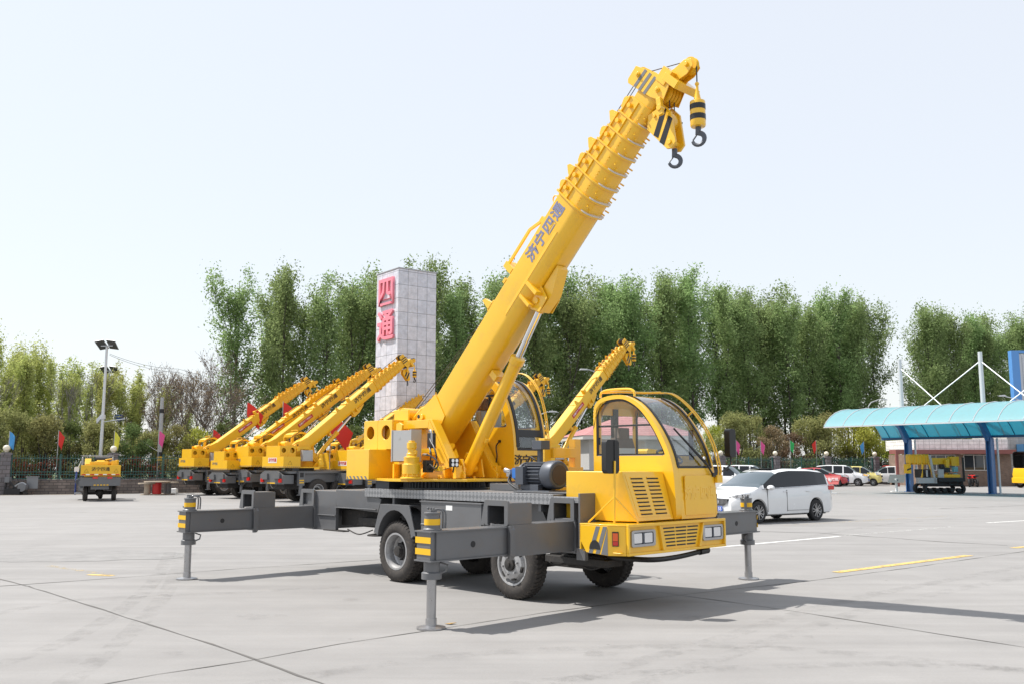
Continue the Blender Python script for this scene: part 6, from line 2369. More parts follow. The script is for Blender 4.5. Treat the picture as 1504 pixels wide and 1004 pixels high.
def van_extra(o, paint, key):
    def lamp(mb, s):
        mb.loft([[(2.27, s * 0.42, 0.76), (2.27, s * 0.42, 0.80), (2.2, s * 0.42, 0.80), (2.2, s * 0.42, 0.76)],
                 [(2.20, s * 0.66, 0.77), (2.20, s * 0.66, 0.86), (2.1, s * 0.66, 0.88), (2.1, s * 0.66, 0.77)],
                 [(2.02, s * 0.825, 0.80), (2.02, s * 0.825, 0.90), (1.92, s * 0.80, 0.92), (1.92, s * 0.80, 0.80)],
                 [(1.82, s * 0.885, 0.86), (1.82, s * 0.885, 0.91), (1.75, s * 0.86, 0.92), (1.75, s * 0.86, 0.86)]])
    for s in (-1, 1):
        part('headlight', o, 'lens', lambda mb, s=s: lamp(mb, s), 0.008)
        part('door_mirror', o, ['car_white', 'car_trim'], lambda mb, s=s: [mb.loft([[(0.98 + dx, s * (1.0 + 0.13 * math.cos(a)), 1.07 + 0.075 * math.sin(a)) for a in [i * PI / 6 for i in range(12)]] if False else [(0.98 + dx, s * (1.0 + k_ * 0.13 * math.cos(a)), 1.07 + k_ * 0.08 * math.sin(a)) for a in [i * PI / 6 for i in range(12)]] for dx, k_ in ((-0.05, 0.85), (-0.02, 1.0), (0.05, 0.95), (0.11, 0.5))]), setattr(mb, 'm', 1), mb.box(0.96, 1.04, min(s * 0.82, s * 0.95), max(s * 0.82, s * 0.95), 1.0, 1.03)], 0.01)
        for x in (0.18, -0.92):
            part('door_handle', o, 'car_white', lambda mb, s=s, x=x: mb.box(x - 0.10, x + 0.10, min(s * 0.893, s * 0.915), max(s * 0.893, s * 0.915), 0.93, 0.955), 0.008)
        part('tail_lamp', o, 'red_lamp', lambda mb, s=s: mb.box(-2.33, -2.05, min(s * 0.80, s * 0.865), max(s * 0.80, s * 0.865), 0.96, 1.10), 0.02)
        # door shut lines
        part('shut_line', o, 'car_trim', lambda mb, s=s: [mb.box(x - 0.004, x + 0.004, min(s * 0.880, s * 0.9015), max(s * 0.880, s * 0.9015), 0.34, 0.99) for x in (0.10, 1.02)] + [mb.box(-1.02, 0.1, min(s * 0.885, s * 0.902), max(s * 0.885, s * 0.902), 0.36, 0.366)])

    def gr(mb):
        mb.prism([(-0.46, 0.74), (0.46, 0.74), (0.40, 0.60), (0.26, 0.54), (-0.26, 0.54), (-0.40, 0.60)], 'x', 2.20, 2.335)
        mb.m = 1
        for i in range(17):
            y = -0.40 + i * 0.05
            mb.box(2.33, 2.342, y - 0.006, y + 0.006, 0.57, 0.73)
        mb.tube([(2.335, -0.46, 0.745), (2.345, 0, 0.75), (2.335, 0.46, 0.745)], 0.012, 6)
        mb.prism([(-0.08, 0.60), (0.08, 0.60), (0.10, 0.68), (0, 0.72), (-0.10, 0.68)], 'x', 2.33, 2.352)
    part('grille', o, ['car_trim', 'chrome'], gr)
    part('number_plate', o, 'plate_blue', lambda mb: mb.box(2.33, 2.352, -0.22, 0.22, 0.37, 0.51), 0.004)
    letter(o, '155', 0.14, 'white', (0, 1, 0), (0, 0, 1), (2.356, 0.1, 0.44), 0.003, 0.002, name='plate_number')
    part('roof_aerial', o, 'car_white', lambda mb: mb.prism([(-1.75, 1.60), (-1.5, 1.61), (-1.72, 1.69)], 'y', -0.03, 0.03), 0.005)
    part('sunroof', o, 'car_glass', lambda mb: mb.box(-0.25, 0.35, -0.45, 0.45, 1.628, 1.645), 0.005)
    part('chrome_trim', o, 'chrome', lambda mb: [mb.tube([(1.25, s * 0.875, 1.025), (0.6, s * 0.872, 1.05), (-0.8, s * 0.872, 1.09), (-2.0, s * 0.83, 1.125)], 0.010, 5) for s in (-1, 1)])


VAN = dict(key='van', mesh=dict(L=4.68, top=[(-2.34, 0.75), (-2.28, 1.10), (-2.12, 1.50), (-1.9, 1.58), (-1.2, 1.635), (-0.2, 1.645), (0.3, 1.60), (0.6, 1.50), (1.42, 1.06), (1.9, 0.97), (2.15, 0.88), (2.28, 0.78), (2.34, 0.60)],
                                 belt=[(-2.34, 0.7), (-2.2, 1.12), (-0.5, 1.08), (1.3, 1.02), (1.9, 0.90), (2.3, 0.70)],
                                 width=[(-2.34, 0.74), (-2.15, 0.84), (-1.5, 0.895), (1.2, 0.895), (1.8, 0.87), (2.1, 0.78), (2.28, 0.62), (2.34, 0.50)],
                                 roofw=[(-2.34, 0.66), (-2.0, 0.66), (-1.0, 0.70), (0.3, 0.69), (0.7, 0.72), (1.4, 0.80), (1.9, 0.74), (2.34, 0.45)],
                                 wheels=(-1.36, 1.42), wr=0.335, cabin=(-2.02, 1.12), ws=(0.46, 1.38), rs=(-2.28, -2.1), pillars=()), extra=van_extra)
vf, vr = gp(1121, 768), gp(1196, 764)
VA = math.atan2(vf.y - vr.y, vf.x - vr.x)
mid = vf.lerp(vr, 0.5)
nrm = Vector((math.cos(VA + PI / 2), math.sin(VA + PI / 2), 0))    # left of travel; the camera sees the van's left side
vc = mid - nrm * 0.85 if (mid - nrm * 0.85).y > mid.y else mid + nrm * 0.85
make_car('minivan', vc - Vector((math.cos(VA), math.sin(VA), 0)) * 0.03, VA, VAN, 'car_white', 'white minivan with dark rear glass parked beside the far front outrigger', None, 'car_glass_light').scale = (0.96, 0.96, 0.98)


def small_extra(o, paint, key):
    sp = SPECS[key]
    fx, tz = sp['fx'], sp['tz']
    wd = max(q[1] for q in sp['mesh']['width'])
    for s in (-1, 1):
        part('headlight', o, 'lens', lambda mb, s=s: mb.loft([[(fx - 0.02, s * 0.45, tz - 0.2), (fx - 0.02, s * 0.45, tz - 0.1), (fx - 0.12, s * 0.45, tz - 0.08), (fx - 0.12, s * 0.45, tz - 0.2)], [(fx - 0.30, s * (wd - 0.06), tz - 0.16), (fx - 0.30, s * (wd - 0.06), tz - 0.02), (fx - 0.42, s * (wd - 0.08), tz), (fx - 0.42, s * (wd - 0.08), tz - 0.16)]]), 0.008, key + 'hl%d' % s)
        part('tail_lamp', o, 'red_lamp', lambda mb, s=s: mb.box(-sp['mesh']['L'] / 2 + 0.03, -sp['mesh']['L'] / 2 + 0.14, min(s * (wd - 0.14), s * (wd - 0.05)), max(s * (wd - 0.14), s * (wd - 0.05)), 0.8, 1.15), 0.01, key + 'tl%d' % s)
        part('door_mirror', o, paint, lambda mb, s=s: mb.loft([[(sp['mx'] + dx, s * (wd + 0.08 + k_ * 0.09 * math.cos(a)), 1.0 + k_ * 0.06 * math.sin(a)) for a in [i * PI / 5 for i in range(10)]] for dx, k_ in ((-0.04, 0.9), (0.04, 0.9), (0.09, 0.4))]), 0, key + paint + 'dm%d' % s)
    part('grille', o, 'car_trim', lambda mb: [mb.prism(rr(-0.36, tz - 0.34, 0.36, tz - 0.22, 0.04), 'x', fx - 0.1, fx + 0.005), mb.prism(rr(-0.5, 0.30, 0.5, 0.42, 0.04), 'x', fx - 0.12, fx - 0.01)], 0, key + 'gr')
    part('number_plate', o, 'plate_blue', lambda mb: mb.box(fx - 0.02, fx + 0.02, -0.2, 0.2, 0.44, 0.55), 0, key + 'np')


SPECS = {}
SPECS['hatch'] = dict(key='hatch', fx=2.0, tz=0.95, mx=0.75, extra=small_extra, mesh=dict(L=4.0, top=[(-2.0, 0.8), (-1.9, 1.1), (-1.5, 1.42), (-0.6, 1.49), (0.1, 1.44), (0.95, 0.99), (1.6, 0.88), (1.9, 0.76), (2.0, 0.58)],
                     belt=[(-2.0, 0.8), (-1.6, 1.0), (0.9, 0.92), (1.9, 0.72)], width=[(-2.0, 0.70), (-1.7, 0.82), (1.2, 0.84), (1.7, 0.78), (2.0, 0.5)], roofw=[(-2, 0.6), (-0.5, 0.62), (0.2, 0.62), (1.0, 0.74), (2.0, 0.45)],
                     wheels=(-1.25, 1.25), wr=0.31, cabin=(-1.55, 0.72), ws=(0.05, 0.93), rs=(-1.95, -1.5), pillars=((-0.5, -0.42), (-1.1, -1.02))))
SPECS['mpv'] = dict(key='mpv', fx=2.1, tz=1.0, mx=1.0, extra=small_extra, mesh=dict(L=4.2, top=[(-2.1, 0.8), (-2.05, 1.3), (-1.85, 1.62), (-1.0, 1.70), (0.3, 1.68), (0.7, 1.58), (1.3, 1.08), (1.85, 0.94), (2.05, 0.80), (2.1, 0.6)],
                   belt=[(-2.1, 0.8), (-1.8, 1.05), (1.2, 1.0), (2.0, 0.78)], width=[(-2.1, 0.74), (-1.8, 0.80), (1.4, 0.81), (1.9, 0.74), (2.1, 0.52)], roofw=[(-2.1, 0.62), (0.3, 0.63), (1.3, 0.72), (2.1, 0.45)],
                   wheels=(-1.3, 1.35), wr=0.30, cabin=(-1.9, 1.05), ws=(0.5, 1.26), rs=(-2.06, -1.85), pillars=((-0.6, -0.5), (0.22, 0.32))))
SPECS['mini'] = dict(key='mini', fx=1.8, tz=1.05, mx=0.8, extra=small_extra, mesh=dict(L=3.6, top=[(-1.8, 0.8), (-1.75, 1.3), (-1.6, 1.55), (-0.8, 1.60), (0.2, 1.58), (0.5, 1.48), (1.15, 1.06), (1.6, 0.94), (1.77, 0.82), (1.8, 0.6)],
                    belt=[(-1.8, 0.8), (-1.5, 1.0), (1.0, 0.98), (1.7, 0.78)], width=[(-1.8, 0.68), (-1.5, 0.74), (1.1, 0.75), (1.6, 0.70), (1.8, 0.5)], roofw=[(-1.8, 0.56), (0.3, 0.58), (1.1, 0.66), (1.8, 0.42)],
                    wheels=(-1.15, 1.15), wr=0.28, cabin=(-1.6, 0.92), ws=(0.3, 1.1), rs=(-1.76, -1.6), pillars=((-0.5, -0.4), (0.15, 0.22))))


def park(spec, u, Y, az, paint, label):
    p = pt(u, 700, Y)
    make_car('parked_car', (p.x, p.y, 0), R(az), SPECS[spec], paint, label, 'cars parked along the fence', 'car_glass_light')


park('hatch', 1207, 74.5, -28, 'car_red', 'red hatchback parked along the fence behind the red notice board')
park('mpv', 1236, 76.5, -28, 'car_white', 'white estate car parked between the red hatchback and the cream microcar')
park('mini', 1262, 77.5, -28, 'car_cream', 'cream yellow microcar parked along the fence')
park('mini', 1306, 80.0, 165, 'car_white', 'white microcar parked with its tail towards the cream one')
park('mpv', 1331, 82.0, -30, 'car_red', 'red and white van parked behind the first canopy post')
park('mpv', 1062, 60.0, -35, 'car_white', 'white car half hidden between the crane cab mirror and the minivan')
park('mpv', 1100, 70.0, -28, 'car_white', 'white car whose roof shows just above the minivan roof')


# ================================================================== CANOPY
AX, BX = Vector((0.6, -0.8, 0)), Vector((0.8, 0.6, 0))
mat('canopy_blue', (0.045, 0.15, 0.36), 0.45, 0, 0.2, 0.1, 2)
mat('canopy_beam', (0.03, 0.10, 0.20), 0.5)
mat('mast_white', (0.62, 0.64, 0.66), 0.4, 0.2)
m = bpy.data.materials.new('canopy_sheet')
m.use_nodes = True
n = m.node_tree
n.nodes.clear()
o_ = n.nodes.new('ShaderNodeOutputMaterial')
dd = n.nodes.new('ShaderNodeBsdfPrincipled')
dd.inputs['Base Color'].default_value = (0.30, 0.50, 0.50, 1)
dd.inputs['Roughness'].default_value = 0.35
tt = n.nodes.new('ShaderNodeBsdfTranslucent')
tt.inputs[0].default_value = (0.07, 0.80, 0.98, 1)
mx = n.nodes.new('ShaderNodeMixShader')
mx.inputs[0].default_value = 0.42
n.links.new(dd.outputs[0], mx.inputs[1])
n.links.new(tt.outputs[0], mx.inputs[2])
n.links.new(mx.outputs[0], o_.inputs[0])
M['canopy_sheet'] = m
canopy = empty('canopy', (25.4, 59.8, 0), math.atan2(AX.y, AX.x))
tag(canopy, 'long open sided canopy with curved translucent turquoise roof on blue posts', 'canopy')
# local x runs along the canopy towards the camera, local y away from the cantilever edge
cprof = [(-6.0, 4.05), (-5.75, 4.32), (-5.35, 4.62), (-4.8, 4.90), (-4.1, 5.10), (-3.3, 5.20), (-2.4, 5.14), (-1.5, 4.88), (-0.7, 4.45), (-0.1, 3.95), (0.35, 3.45)]
CX0, CX1 = -2.0, 46.0


def c_sheet(mb):
    rings = []
    for y, z in cprof:
        rings.append([(CX0, y, z), (CX1, y, z), (CX1, y, z + 0.012), (CX0, y, z + 0.012)])
    mb.loft(rings)
part('roof_sheet', canopy, 'canopy_sheet', c_sheet)


def c_ribs(mb):
    x = CX0
    while x < CX1:
        mb.tube([(x, y, z + 0.03) for y, z in cprof], 0.028, 4)
        x += 1.33
    mb.box(CX0, CX1, -6.04, -5.97, 3.98, 4.05)
part('roof_rib', canopy, 'mast_white', c_ribs)


def c_beams(mb):
    for y, z in ((-4.3, 4.92), (-2.2, 5.02), (-0.9, 4.45)):
        mb.box(CX0, CX1, y - 0.05, y + 0.05, z - 0.12, z)
    mb.box(CX0, CX1, 0.28, 0.50, 3.32, 3.46)
    x = CX0 + 0.6
    while x < CX1:
        mb.tube([(x, y, z - 0.05) for y, z in cprof], 0.03, 4)
        x += 2.66
part('purlin', canopy, 'canopy_beam', c_beams)
for i in range(8):
    x = i * 5.2

    def post(mb, x=x):
        mb.beam((x, 0.0, 0), (x, 0.05, 3.3), 0.30, 0.06, up=(0, 1, 0))
        mb.beam((x - 0.13, 0.0, 0), (x - 0.13, 0.05, 3.3), 0.05, 0.42, up=(0, 1, 0))
        mb.beam((x + 0.13, 0.0, 0), (x + 0.13, 0.05, 3.3), 0.05, 0.42, up=(0, 1, 0))
        mb.box(x - 0.25, x + 0.25, -0.3, 0.3, 0, 0.03)
        # tapering arm that reaches out under the roof
        arm = [(0.25, 3.3), (-0.25, 3.1), (-0.9, 4.0), (-2.2, 4.75), (-4.6, 4.72), (-5.4, 4.50), (-5.4, 4.58), (-4.6, 4.86), (-2.2, 5.0), (-0.7, 4.36)]
        mb.prism(arm, 'x', x - 0.1, x + 0.1)
    part('post', canopy, 'canopy_blue', post)
    part('downpipe', canopy, 'mast_white', lambda mb, x=x: mb.cyl((x + 0.25, 0.45, 0), (x + 0.25, 0.45, 3.3), 0.06, n=10))

    def mast(mb, x=x):
        mb.cyl((x, -0.42, 4.2), (x, -0.42, 8.45), 0.14, 0.125, n=14)
        for s in ((-1, 1) if x > 1 else (1,)):
            mb.cyl((x, -0.42, 7.9), (x + s * 3.6, -1.6, 4.95), 0.035, n=6)
    part('mast', canopy, 'mast_white', mast)

# ================================================================== BUILDINGS
tile_mat('white_tile', (0.82, 0.81, 0.80), (0.86, 0.85, 0.83), (0.5, 0.49, 0.48), 0.45, 0.30, 0.02)
tile_mat('grey_tile', (0.36, 0.35, 0.34), (0.42, 0.40, 0.38), (0.24, 0.23, 0.22), 0.7, 0.55, 0.015)
brick_mat('brown_brick', (0.22, 0.12, 0.07), (0.28, 0.16, 0.10), (0.20, 0.17, 0.15), 0.26, 0.08)
mat('fascia', (0.24, 0.085, 0.075), 0.7, var=0.15, vscale=1)
mat('window_glass', (0.035, 0.042, 0.05), 0.06, 0, 0.5)
mat('frame_white', (0.55, 0.54, 0.52), 0.5)
bld = empty('low_building', (31.5, 75, 0), R(0))
tag(bld, 'low white tiled building with red brown fascia standing behind the canopy posts', 'building')


def bwall(mb):
    mb.box(1.2, 8.6, 0, 6, 0, 2.55)
    mb.m = 1
    mb.box(1.0, 8.5, 0.10, 6, 2.9, 3.75)
    mb.m = 2
    mb.box(8.55, 14.0, 0.3, 6, 0, 4.2)
part('wall', bld, ['brown_brick', 'white_tile', 'grey_tile'], bwall)
part('fascia', bld, 'fascia', lambda mb: [mb.box(-1.0, 8.6, -0.9, 0.4, 2.56, 2.9), mb.box(-1.0, -0.8, -0.9, -0.7, 0, 2.56)], 0.01)
part('eaves_beam', bld, 'canopy_beam', lambda mb: mb.box(9.2, 15, -0.9, 0.2, 2.65, 3.35), 0.01)
for x0, x1, z0, z1, nn in ((1.8, 4.1, 1.3, 2.45, 3), (4.8, 7.2, 1.3, 2.45, 3), (10.1, 10.6, 0.9, 2.4, 1)):
    w_ = part('window', bld, 'frame_white', lambda mb, x0=x0, x1=x1, z0=z0, z1=z1, nn=nn: [mb.box(x0 + (x1 - x0) * i / nn - 0.03, x0 + (x1 - x0) * i / nn + 0.03, (-0.05 if x0 < 9 else 0.25), (0.02 if x0 < 9 else 0.32), z0, z1) for i in range(nn + 1)] + [mb.box(x0, x1, (-0.055 if x0 < 9 else 0.245), (0.02 if x0 < 9 else 0.32), z, z + 0.06) for z in (z0 - 0.06, z1)])
    part('pane', w_, 'window_glass', lambda mb, x0=x0, x1=x1, z0=z0, z1=z1: mb.box(x0, x1, -0.02 if x0 < 9 else 0.28, -0.012 if x0 < 9 else 0.288, z0, z1))
dr = part('door', bld, 'frame_white', lambda mb: [mb.box(10.9, 12.4, 0.24, 0.28, 0, 2.6)])
part('pane', dr, 'window_glass', lambda mb: [mb.box(11.05, 12.25, 0.225, 0.235, 2.1, 2.5) if False else mb.box(11.1, 12.2, 0.225, 0.235, 1.1, 2.4)])
part('plinth', bld, 'brown_brick', lambda mb: mb.box(8.9, 9.8, -0.4, 0.2, 0, 1.1))

shed = empty('corrugated_hoarding', tuple(pt(1485, 514, 86))[:2] + (0,), 0)
tag(shed, 'tall hoarding with blue corner column and pale corrugated cladding at the right edge', 'hoarding')
sh = pt(1490, 514, 86).z
mat('blue_col', (0.10, 0.28, 0.62), 0.5)
mat('cladding', (0.52, 0.54, 0.57), 0.5, 0.1)
part('corner_column', shed, 'blue_col', lambda mb: [mb.box(0.0, 0.72, 0, 0.6, 0, sh), mb.box(0.72, 12, -0.02, 0.1, sh - 0.25, sh)], 0.01)


def clad(mb):
    x = 0.74
    while x < 12:
        mb.box(x, x + 0.16, 0.08, 0.5, 0, sh - 0.3)
        mb.box(x + 0.16, x + 0.3, 0.14, 0.5, 0, sh - 0.3)
        x += 0.3
part('cladding', shed, 'cladding', clad)
sl = part('lamp_bracket', shed, 'mast_white', lambda mb: [mb.cyl((-1.2, -0.3, 8.0), (0.3, -0.1, 7.7), 0.04, n=8), mb.prism([(-1.7, 8.05), (-1.1, 8.12), (-0.9, 7.98), (-1.6, 7.95)], 'y', -0.42, -0.18)], 0.01)

# guard house with pink hipped roof, seen through the cab glass
brick_mat('roof_tile', (0.42, 0.19, 0.19), (0.48, 0.23, 0.23), (0.30, 0.13, 0.13), 0.30, 0.14)
mat('house_wall', (0.40, 0.40, 0.39), 0.8, var=0.1)
gh = empty('guard_house', (9.2, 62, 0), R(10))
tag(gh, 'grey walled house with a pink tiled hipped roof behind the driver cab', 'house')
part('wall', gh, 'house_wall', lambda mb: mb.box(-4.2, 2.9, 0, 6, 0, 3.35))
part('eaves', gh, 'frame_white', lambda mb: mb.box(-4.75, 3.45, -0.55, 6.55, 3.36, 3.62), 0.01)


def hip(mb):
    e = [(-4.8, -0.6, 3.62), (3.5, -0.6, 3.62), (3.5, 6.6, 3.62), (-4.8, 6.6, 3.62)]
    r_ = [(-1.2, 3, 5.05), (0.2, 3, 5.05)]
    mb.add(e + r_, [(0, 1, 5, 4), (1, 2, 5), (2, 3, 4, 5), (3, 0, 4), (3, 2, 1, 0)])
part('roof', gh, 'roof_tile', hip, smooth=0)
for x in (-2.8, -0.6, 1.6):
    w_ = part('window', gh, 'frame_white', lambda mb, x=x: mb.ring(rr(x - 0.7, 1.0, x + 0.7, 2.4, 0.01), rr(x - 0.62, 1.08, x + 0.62, 2.32, 0.01), 'y', -0.03, 0.02))
    part('pane', w_, 'window_glass', lambda mb, x=x: mb.box(x - 0.62, x + 0.62, -0.01, -0.004, 1.08, 2.32))

# ================================================================== STREET FURNITURE
mat('panel_blue', (0.10, 0.105, 0.115), 0.35, 0.1)
mat('galv', (0.46, 0.47, 0.48), 0.45, 0.5, var=0.1)


def solar_lamp(u, vtop, Y, label):
    p = pt(u, vtop, Y)
    o = empty('solar_lamp', (p.x, p.y, 0), R(-8))
    tag(o, label, 'street lamp', 'tall solar street lamps at the left')
    h = p.z
    part('pole', o, 'mast_white', lambda mb: [mb.cyl((0, 0, 0), (0, 0, h), 0.12, 0.07, n=12), mb.cyl((0, 0, h * 0.5), (0, 0, h * 0.53), 0.16, n=10)], 0)

    def pan(mb):
        for s in (-1, 1):
            a = Vector((s * 0.06, -0.12, h + 0.18))
            mb.X = Matrix.Translation((s * 0.36, 0, h + 0.12)) @ Matrix.Rotation(R(8) * s, 4, 'Y') @ Matrix.Rotation(R(-38), 4, 'X')
            mb.m = 0
            mb.box(-0.31, 0.31, -0.38, 0.38, 0, 0.03)
            mb.m = 1
            mb.box(-0.28, 0.28, -0.35, 0.35, -0.006, 0.036)
        mb.X = None
        mb.m = 0
        mb.beam((-0.4, 0, h + 0.06), (0.4, 0, h + 0.06), 0.06, 0.06)
    part('solar_panel', o, ['galv', 'panel_blue'], pan)
    part('lamp_arm', o, 'mast_white', lambda mb: [mb.cyl((0, 0, h * 0.48), (1.6, -0.2, h * 0.50), 0.03, n=8), mb.prism([(-0.35, h * 0.47), (-0.1, h * 0.5), (-0.1, h * 0.53), (-0.38, h * 0.5)], 'y', -0.08, 0.08)], 0)
    return o


solar_lamp(157, 509, 58, 'nearer tall white solar lamp pole with two tilted panels at the left')
l2 = solar_lamp(161, 545, 70, 'farther solar lamp pole whose panels sit lower, right behind the nearer one')
p = pt(175, 613, 69)
sg_ = empty('blue_sign', (p.x, p.y, 0))
tag(sg_, 'small blue road sign on a pole beyond the fence near the solar lamps', 'sign')
part('pole', sg_, 'pole_grey', lambda mb: mb.cyl((0, 0, 0), (0, 0, p.z + 0.2), 0.04, n=8))
part('board', sg_, 'plate_blue', lambda mb: mb.box(-0.35, 0.35, -0.05, -0.03, p.z - 0.24, p.z + 0.24), 0.01)
part('lettering', sg_, 'white', lambda mb: [mb.box(-0.26, 0.26, -0.055, -0.051, p.z + dz, p.z + dz + 0.06) for dz in (-0.13, 0.06)])

pu = pt(238.5, 583, 60)
up_ = empty('utility_pole', (pu.x, pu.y, 0))
tag(up_, 'grey concrete utility pole with yellow and black bands beside the magenta flag', 'pole')
part('shaft', up_, 'pole_grey', lambda mb: mb.cyl((0, 0, 0), (0, 0, pu.z), 0.17, 0.11, n=14))
part('clamp', up_, 'dark', lambda mb: mb.cyl((0, 0, pu.z - 1.0), (0, 0, pu.z - 0.75), 0.15, n=12))


def hazard(mb):
    for i in range(4):
        mb.m = i % 2
        mb.cyl((0, 0, 1.4 + i * 0.28), (0, 0, 1.68 + i * 0.28), 0.172, n=14)
part('hazard_bands', up_, ['yellow_tape', 'black'], hazard)
mat('wire', (0.10, 0.10, 0.11), 0.6)


def wire(pts, r, label):
    mb = MB()
    P = []
    for a, b in zip(pts, pts[1:]):
        for i in range(12):
            t = i / 12
            q = a.lerp(b, t)
            q.z -= (b - a).length * 0.02 * 4 * t * (1 - t)
            P.append(q)
    P.append(pts[-1])
    mb.tube(P, r, 4)
    tag(put('overhead_cable', mb.mesh('cable', ['wire'], 0)), label, 'cable')


wire([pt(161, 519, 60), pt(262, 541, 72), pt(420, 560, 100)], 0.012, 'upper thin overhead cable running right from the top of the solar lamp')
wire([pt(161, 521, 60), pt(262, 546, 72), pt(420, 570, 100)], 0.012, 'lower thin overhead cable running right from the top of the solar lamp')
wire([pt(163, 620, 62), pt(200, 640, 60), pt(232, 662, 59)], 0.016, 'slack cable sagging from the lamp pole down to the utility pole')


def street_lamp(u, v, Y, s, label):
    p = pt(u, v, Y)
    o = empty('street_lamp', (p.x, p.y, 0))
    tag(o, label, 'street lamp', 'white roadside street lamps beyond the fence')
    h = p.z
    part('pole', o, 'pole_grey', lambda mb: mb.tube([(s * 1.5, 0, 0), (s * 1.5, 0, h - 0.7), (s * 1.2, 0, h - 0.3), (s * 0.4, 0, h)], 0.06, 8))
    part('lamp_head', o, 'mast_white', lambda mb: mb.prism([(-0.4, h - 0.06), (-0.25, h + 0.08), (0.3, h + 0.05), (0.42, h - 0.06)], 'y', -0.13, 0.13), 0.02)


street_lamp(857, 542, 79, 1, 'white street lamp head above the steep boom of the right parked crane')
street_lamp(812, 604, 76, -1, 'low street lamp head right of the operator cab rail')
street_lamp(1297, 586, 92, -1, 'thin grey street lamp standing behind the yellow green bush by the canopy')

# cable reels used as tables
mat('plywood', (0.42, 0.35, 0.27), 0.8, var=0.2, vscale=4)
for i, (u, v, r, h, c) in enumerate(((216, 725.5, 0.52, 0.68, 'plywood'), (229, 725.5, 0.72, 0.78, 'red'), (243, 725, 0.60, 0.72, 'grey_light'))):
    p = gp(u, v + 0.5)
    o = empty('cable_reel', (p.x, p.y + (0.0, 0.1, 0.3)[i], 0))
    tag(o, ('small brown cable reel table, left of the three by the stone wall', 'cable reel table with a red core and the widest pale top', 'cable reel table with a grey core, right of the three')[i], 'cable reel', 'cable reels by the stone wall')
    part('core', o, c, lambda mb: mb.cyl((0, 0, 0.05), (0, 0, h - 0.06), r * 0.34, n=16))
    part('top', o, 'plywood', lambda mb: mb.cyl((0, 0, h - 0.06), (0, 0, h), r, n=24))
    part('bottom', o, 'plywood', lambda mb: mb.cyl((0, 0, 0.0), (0, 0, 0.05), r * 0.7, n=24))
p = gp(254, 724)
wb = MB()
wb.loft([[(p.x - 0.28, p.y - 0.2, 0.004), (p.x + 0.28, p.y - 0.2, 0.004), (p.x + 0.28, p.y + 0.2, 0.004), (p.x - 0.28, p.y + 0.2, 0.004)], [(p.x - 0.24, p.y - 0.16, 0.30), (p.x + 0.26, p.y - 0.18, 0.34), (p.x + 0.24, p.y + 0.16, 0.28), (p.x - 0.26, p.y + 0.16, 0.26)]])
tag(put('white_sack', wb.mesh('sack', ['white'], 0), None, 0.05), 'small white sack lying on the ground right of the cable reels', 'sack')

# scrap machine by the far left pillar
p = gp(20, 726)
sc_ = empty('scrap_machine', (p.x, p.y + 0.1, 0))
tag(sc_, 'heap of dark scrap machinery leaning by the stone pillar at the left edge', 'scrap')
part('frame', sc_, 'dark', lambda mb: [mb.beam((-0.6, 0, 0), (-0.5, 0, 1.0), 0.08, 0.08), mb.beam((-0.55, 0, 0.95), (0.1, 0, 0.3), 0.09, 0.09), mb.beam((0.1, 0, 0.4), (0.75, 0, 0.05), 0.10, 0.10), mb.beam((-0.4, 0.1, 0.05), (0.2, 0, 0.75), 0.07, 0.07), mb.box(-0.55, 0.35, -0.15, 0.25, 0.0, 0.35)], 0.01)
part('housing', sc_, 'stripe_grey', lambda mb: mb.box(-0.6, -0.32, -0.1, 0.2, 0.7, 1.02), 0.02)
part('drum', sc_, 'stripe_grey', lambda mb: mb.cyl((0.42, -0.12, 0.42), (0.42, 0.2, 0.42), 0.24, n=16), 0.02)
part('mudguard', sc_, 'box_grey', lambda mb: mb.tube(catmull([(0.0, 0, 0.48), (0.2, 0, 0.62), (0.45, 0, 0.68), (0.62, 0, 0.56)], 5), 0.05, 6))
part('panel', sc_, 'grey_light', lambda mb: [mb.box(0.5, 1.15, 0.28, 0.32, 0.35, 1.0), mb.box(0.45, 1.2, 0.24, 0.36, 1.0, 1.05)])


# notice boards
def board(u, v, vb, c, label, txt):
    p = gp(u, v)
    o = empty('notice_board', (p.x, p.y, 0), R(-6))
    tag(o, label, 'notice board', 'notice boards on white stands')
    z = pt(u, vb, p.y).z
    part('stand', o, 'white', lambda mb: [mb.cyl((0, 0, 0.03), (0, 0, z), 0.08, n=12), mb.box(-0.34, 0.34, -0.25, 0.25, 0, 0.05)], 0.01)
    t = R(32)
    d = Vector((0, math.sin(t + PI / 2 - 0.0) * 0 + math.cos(R(58)), math.sin(R(58))))
    cB = Vector((0.05, 0, z))
    bd = part('board', o, c, lambda mb: mb.add([tuple(cB + Vector((sx * 0.50 + sy * 0.12, 0, 0)) + d * sy * 0.30 + Vector((0, k_, 0))) for k_ in (0, 0.03) for sx, sy in ((-1, -1), (1, -1), (1, 1), (-1, 1))],
                                              [(0, 1, 2, 3), (4, 7, 6, 5), (0, 4, 5, 1), (1, 5, 6, 2), (2, 6, 7, 3), (3, 7, 4, 0)]))
    if txt:
        letter(bd, txt, 0.21, 'white', (1, 0, 0), d, cB + Vector((0.02, -0.02, 0.04)), 0.004, 0.004)


mat('board_red', (0.60, 0.15, 0.14), 0.5)
mat('board_grey', (0.20, 0.205, 0.20), 0.6)
board(1220, 724, 704, 'board_red', 'red notice board with white characters on a white stand in front of the red car', '产品展区')
board(1317, 721.5, 702, 'board_grey', 'dark grey notice board on a white stand beside the first canopy post', None)

# ================================================================== TRICYCLE CRANE
p0, p1 = gp(123.5, 735.5), gp(167, 733.5)
tri = empty('tricycle_crane', ((p0.x + p1.x) / 2, (p0.y + p1.y) / 2, 0), R(113))
tag(tri, 'small three wheeled crane truck seen from behind, with a lettered yellow tail board', 'crane truck')
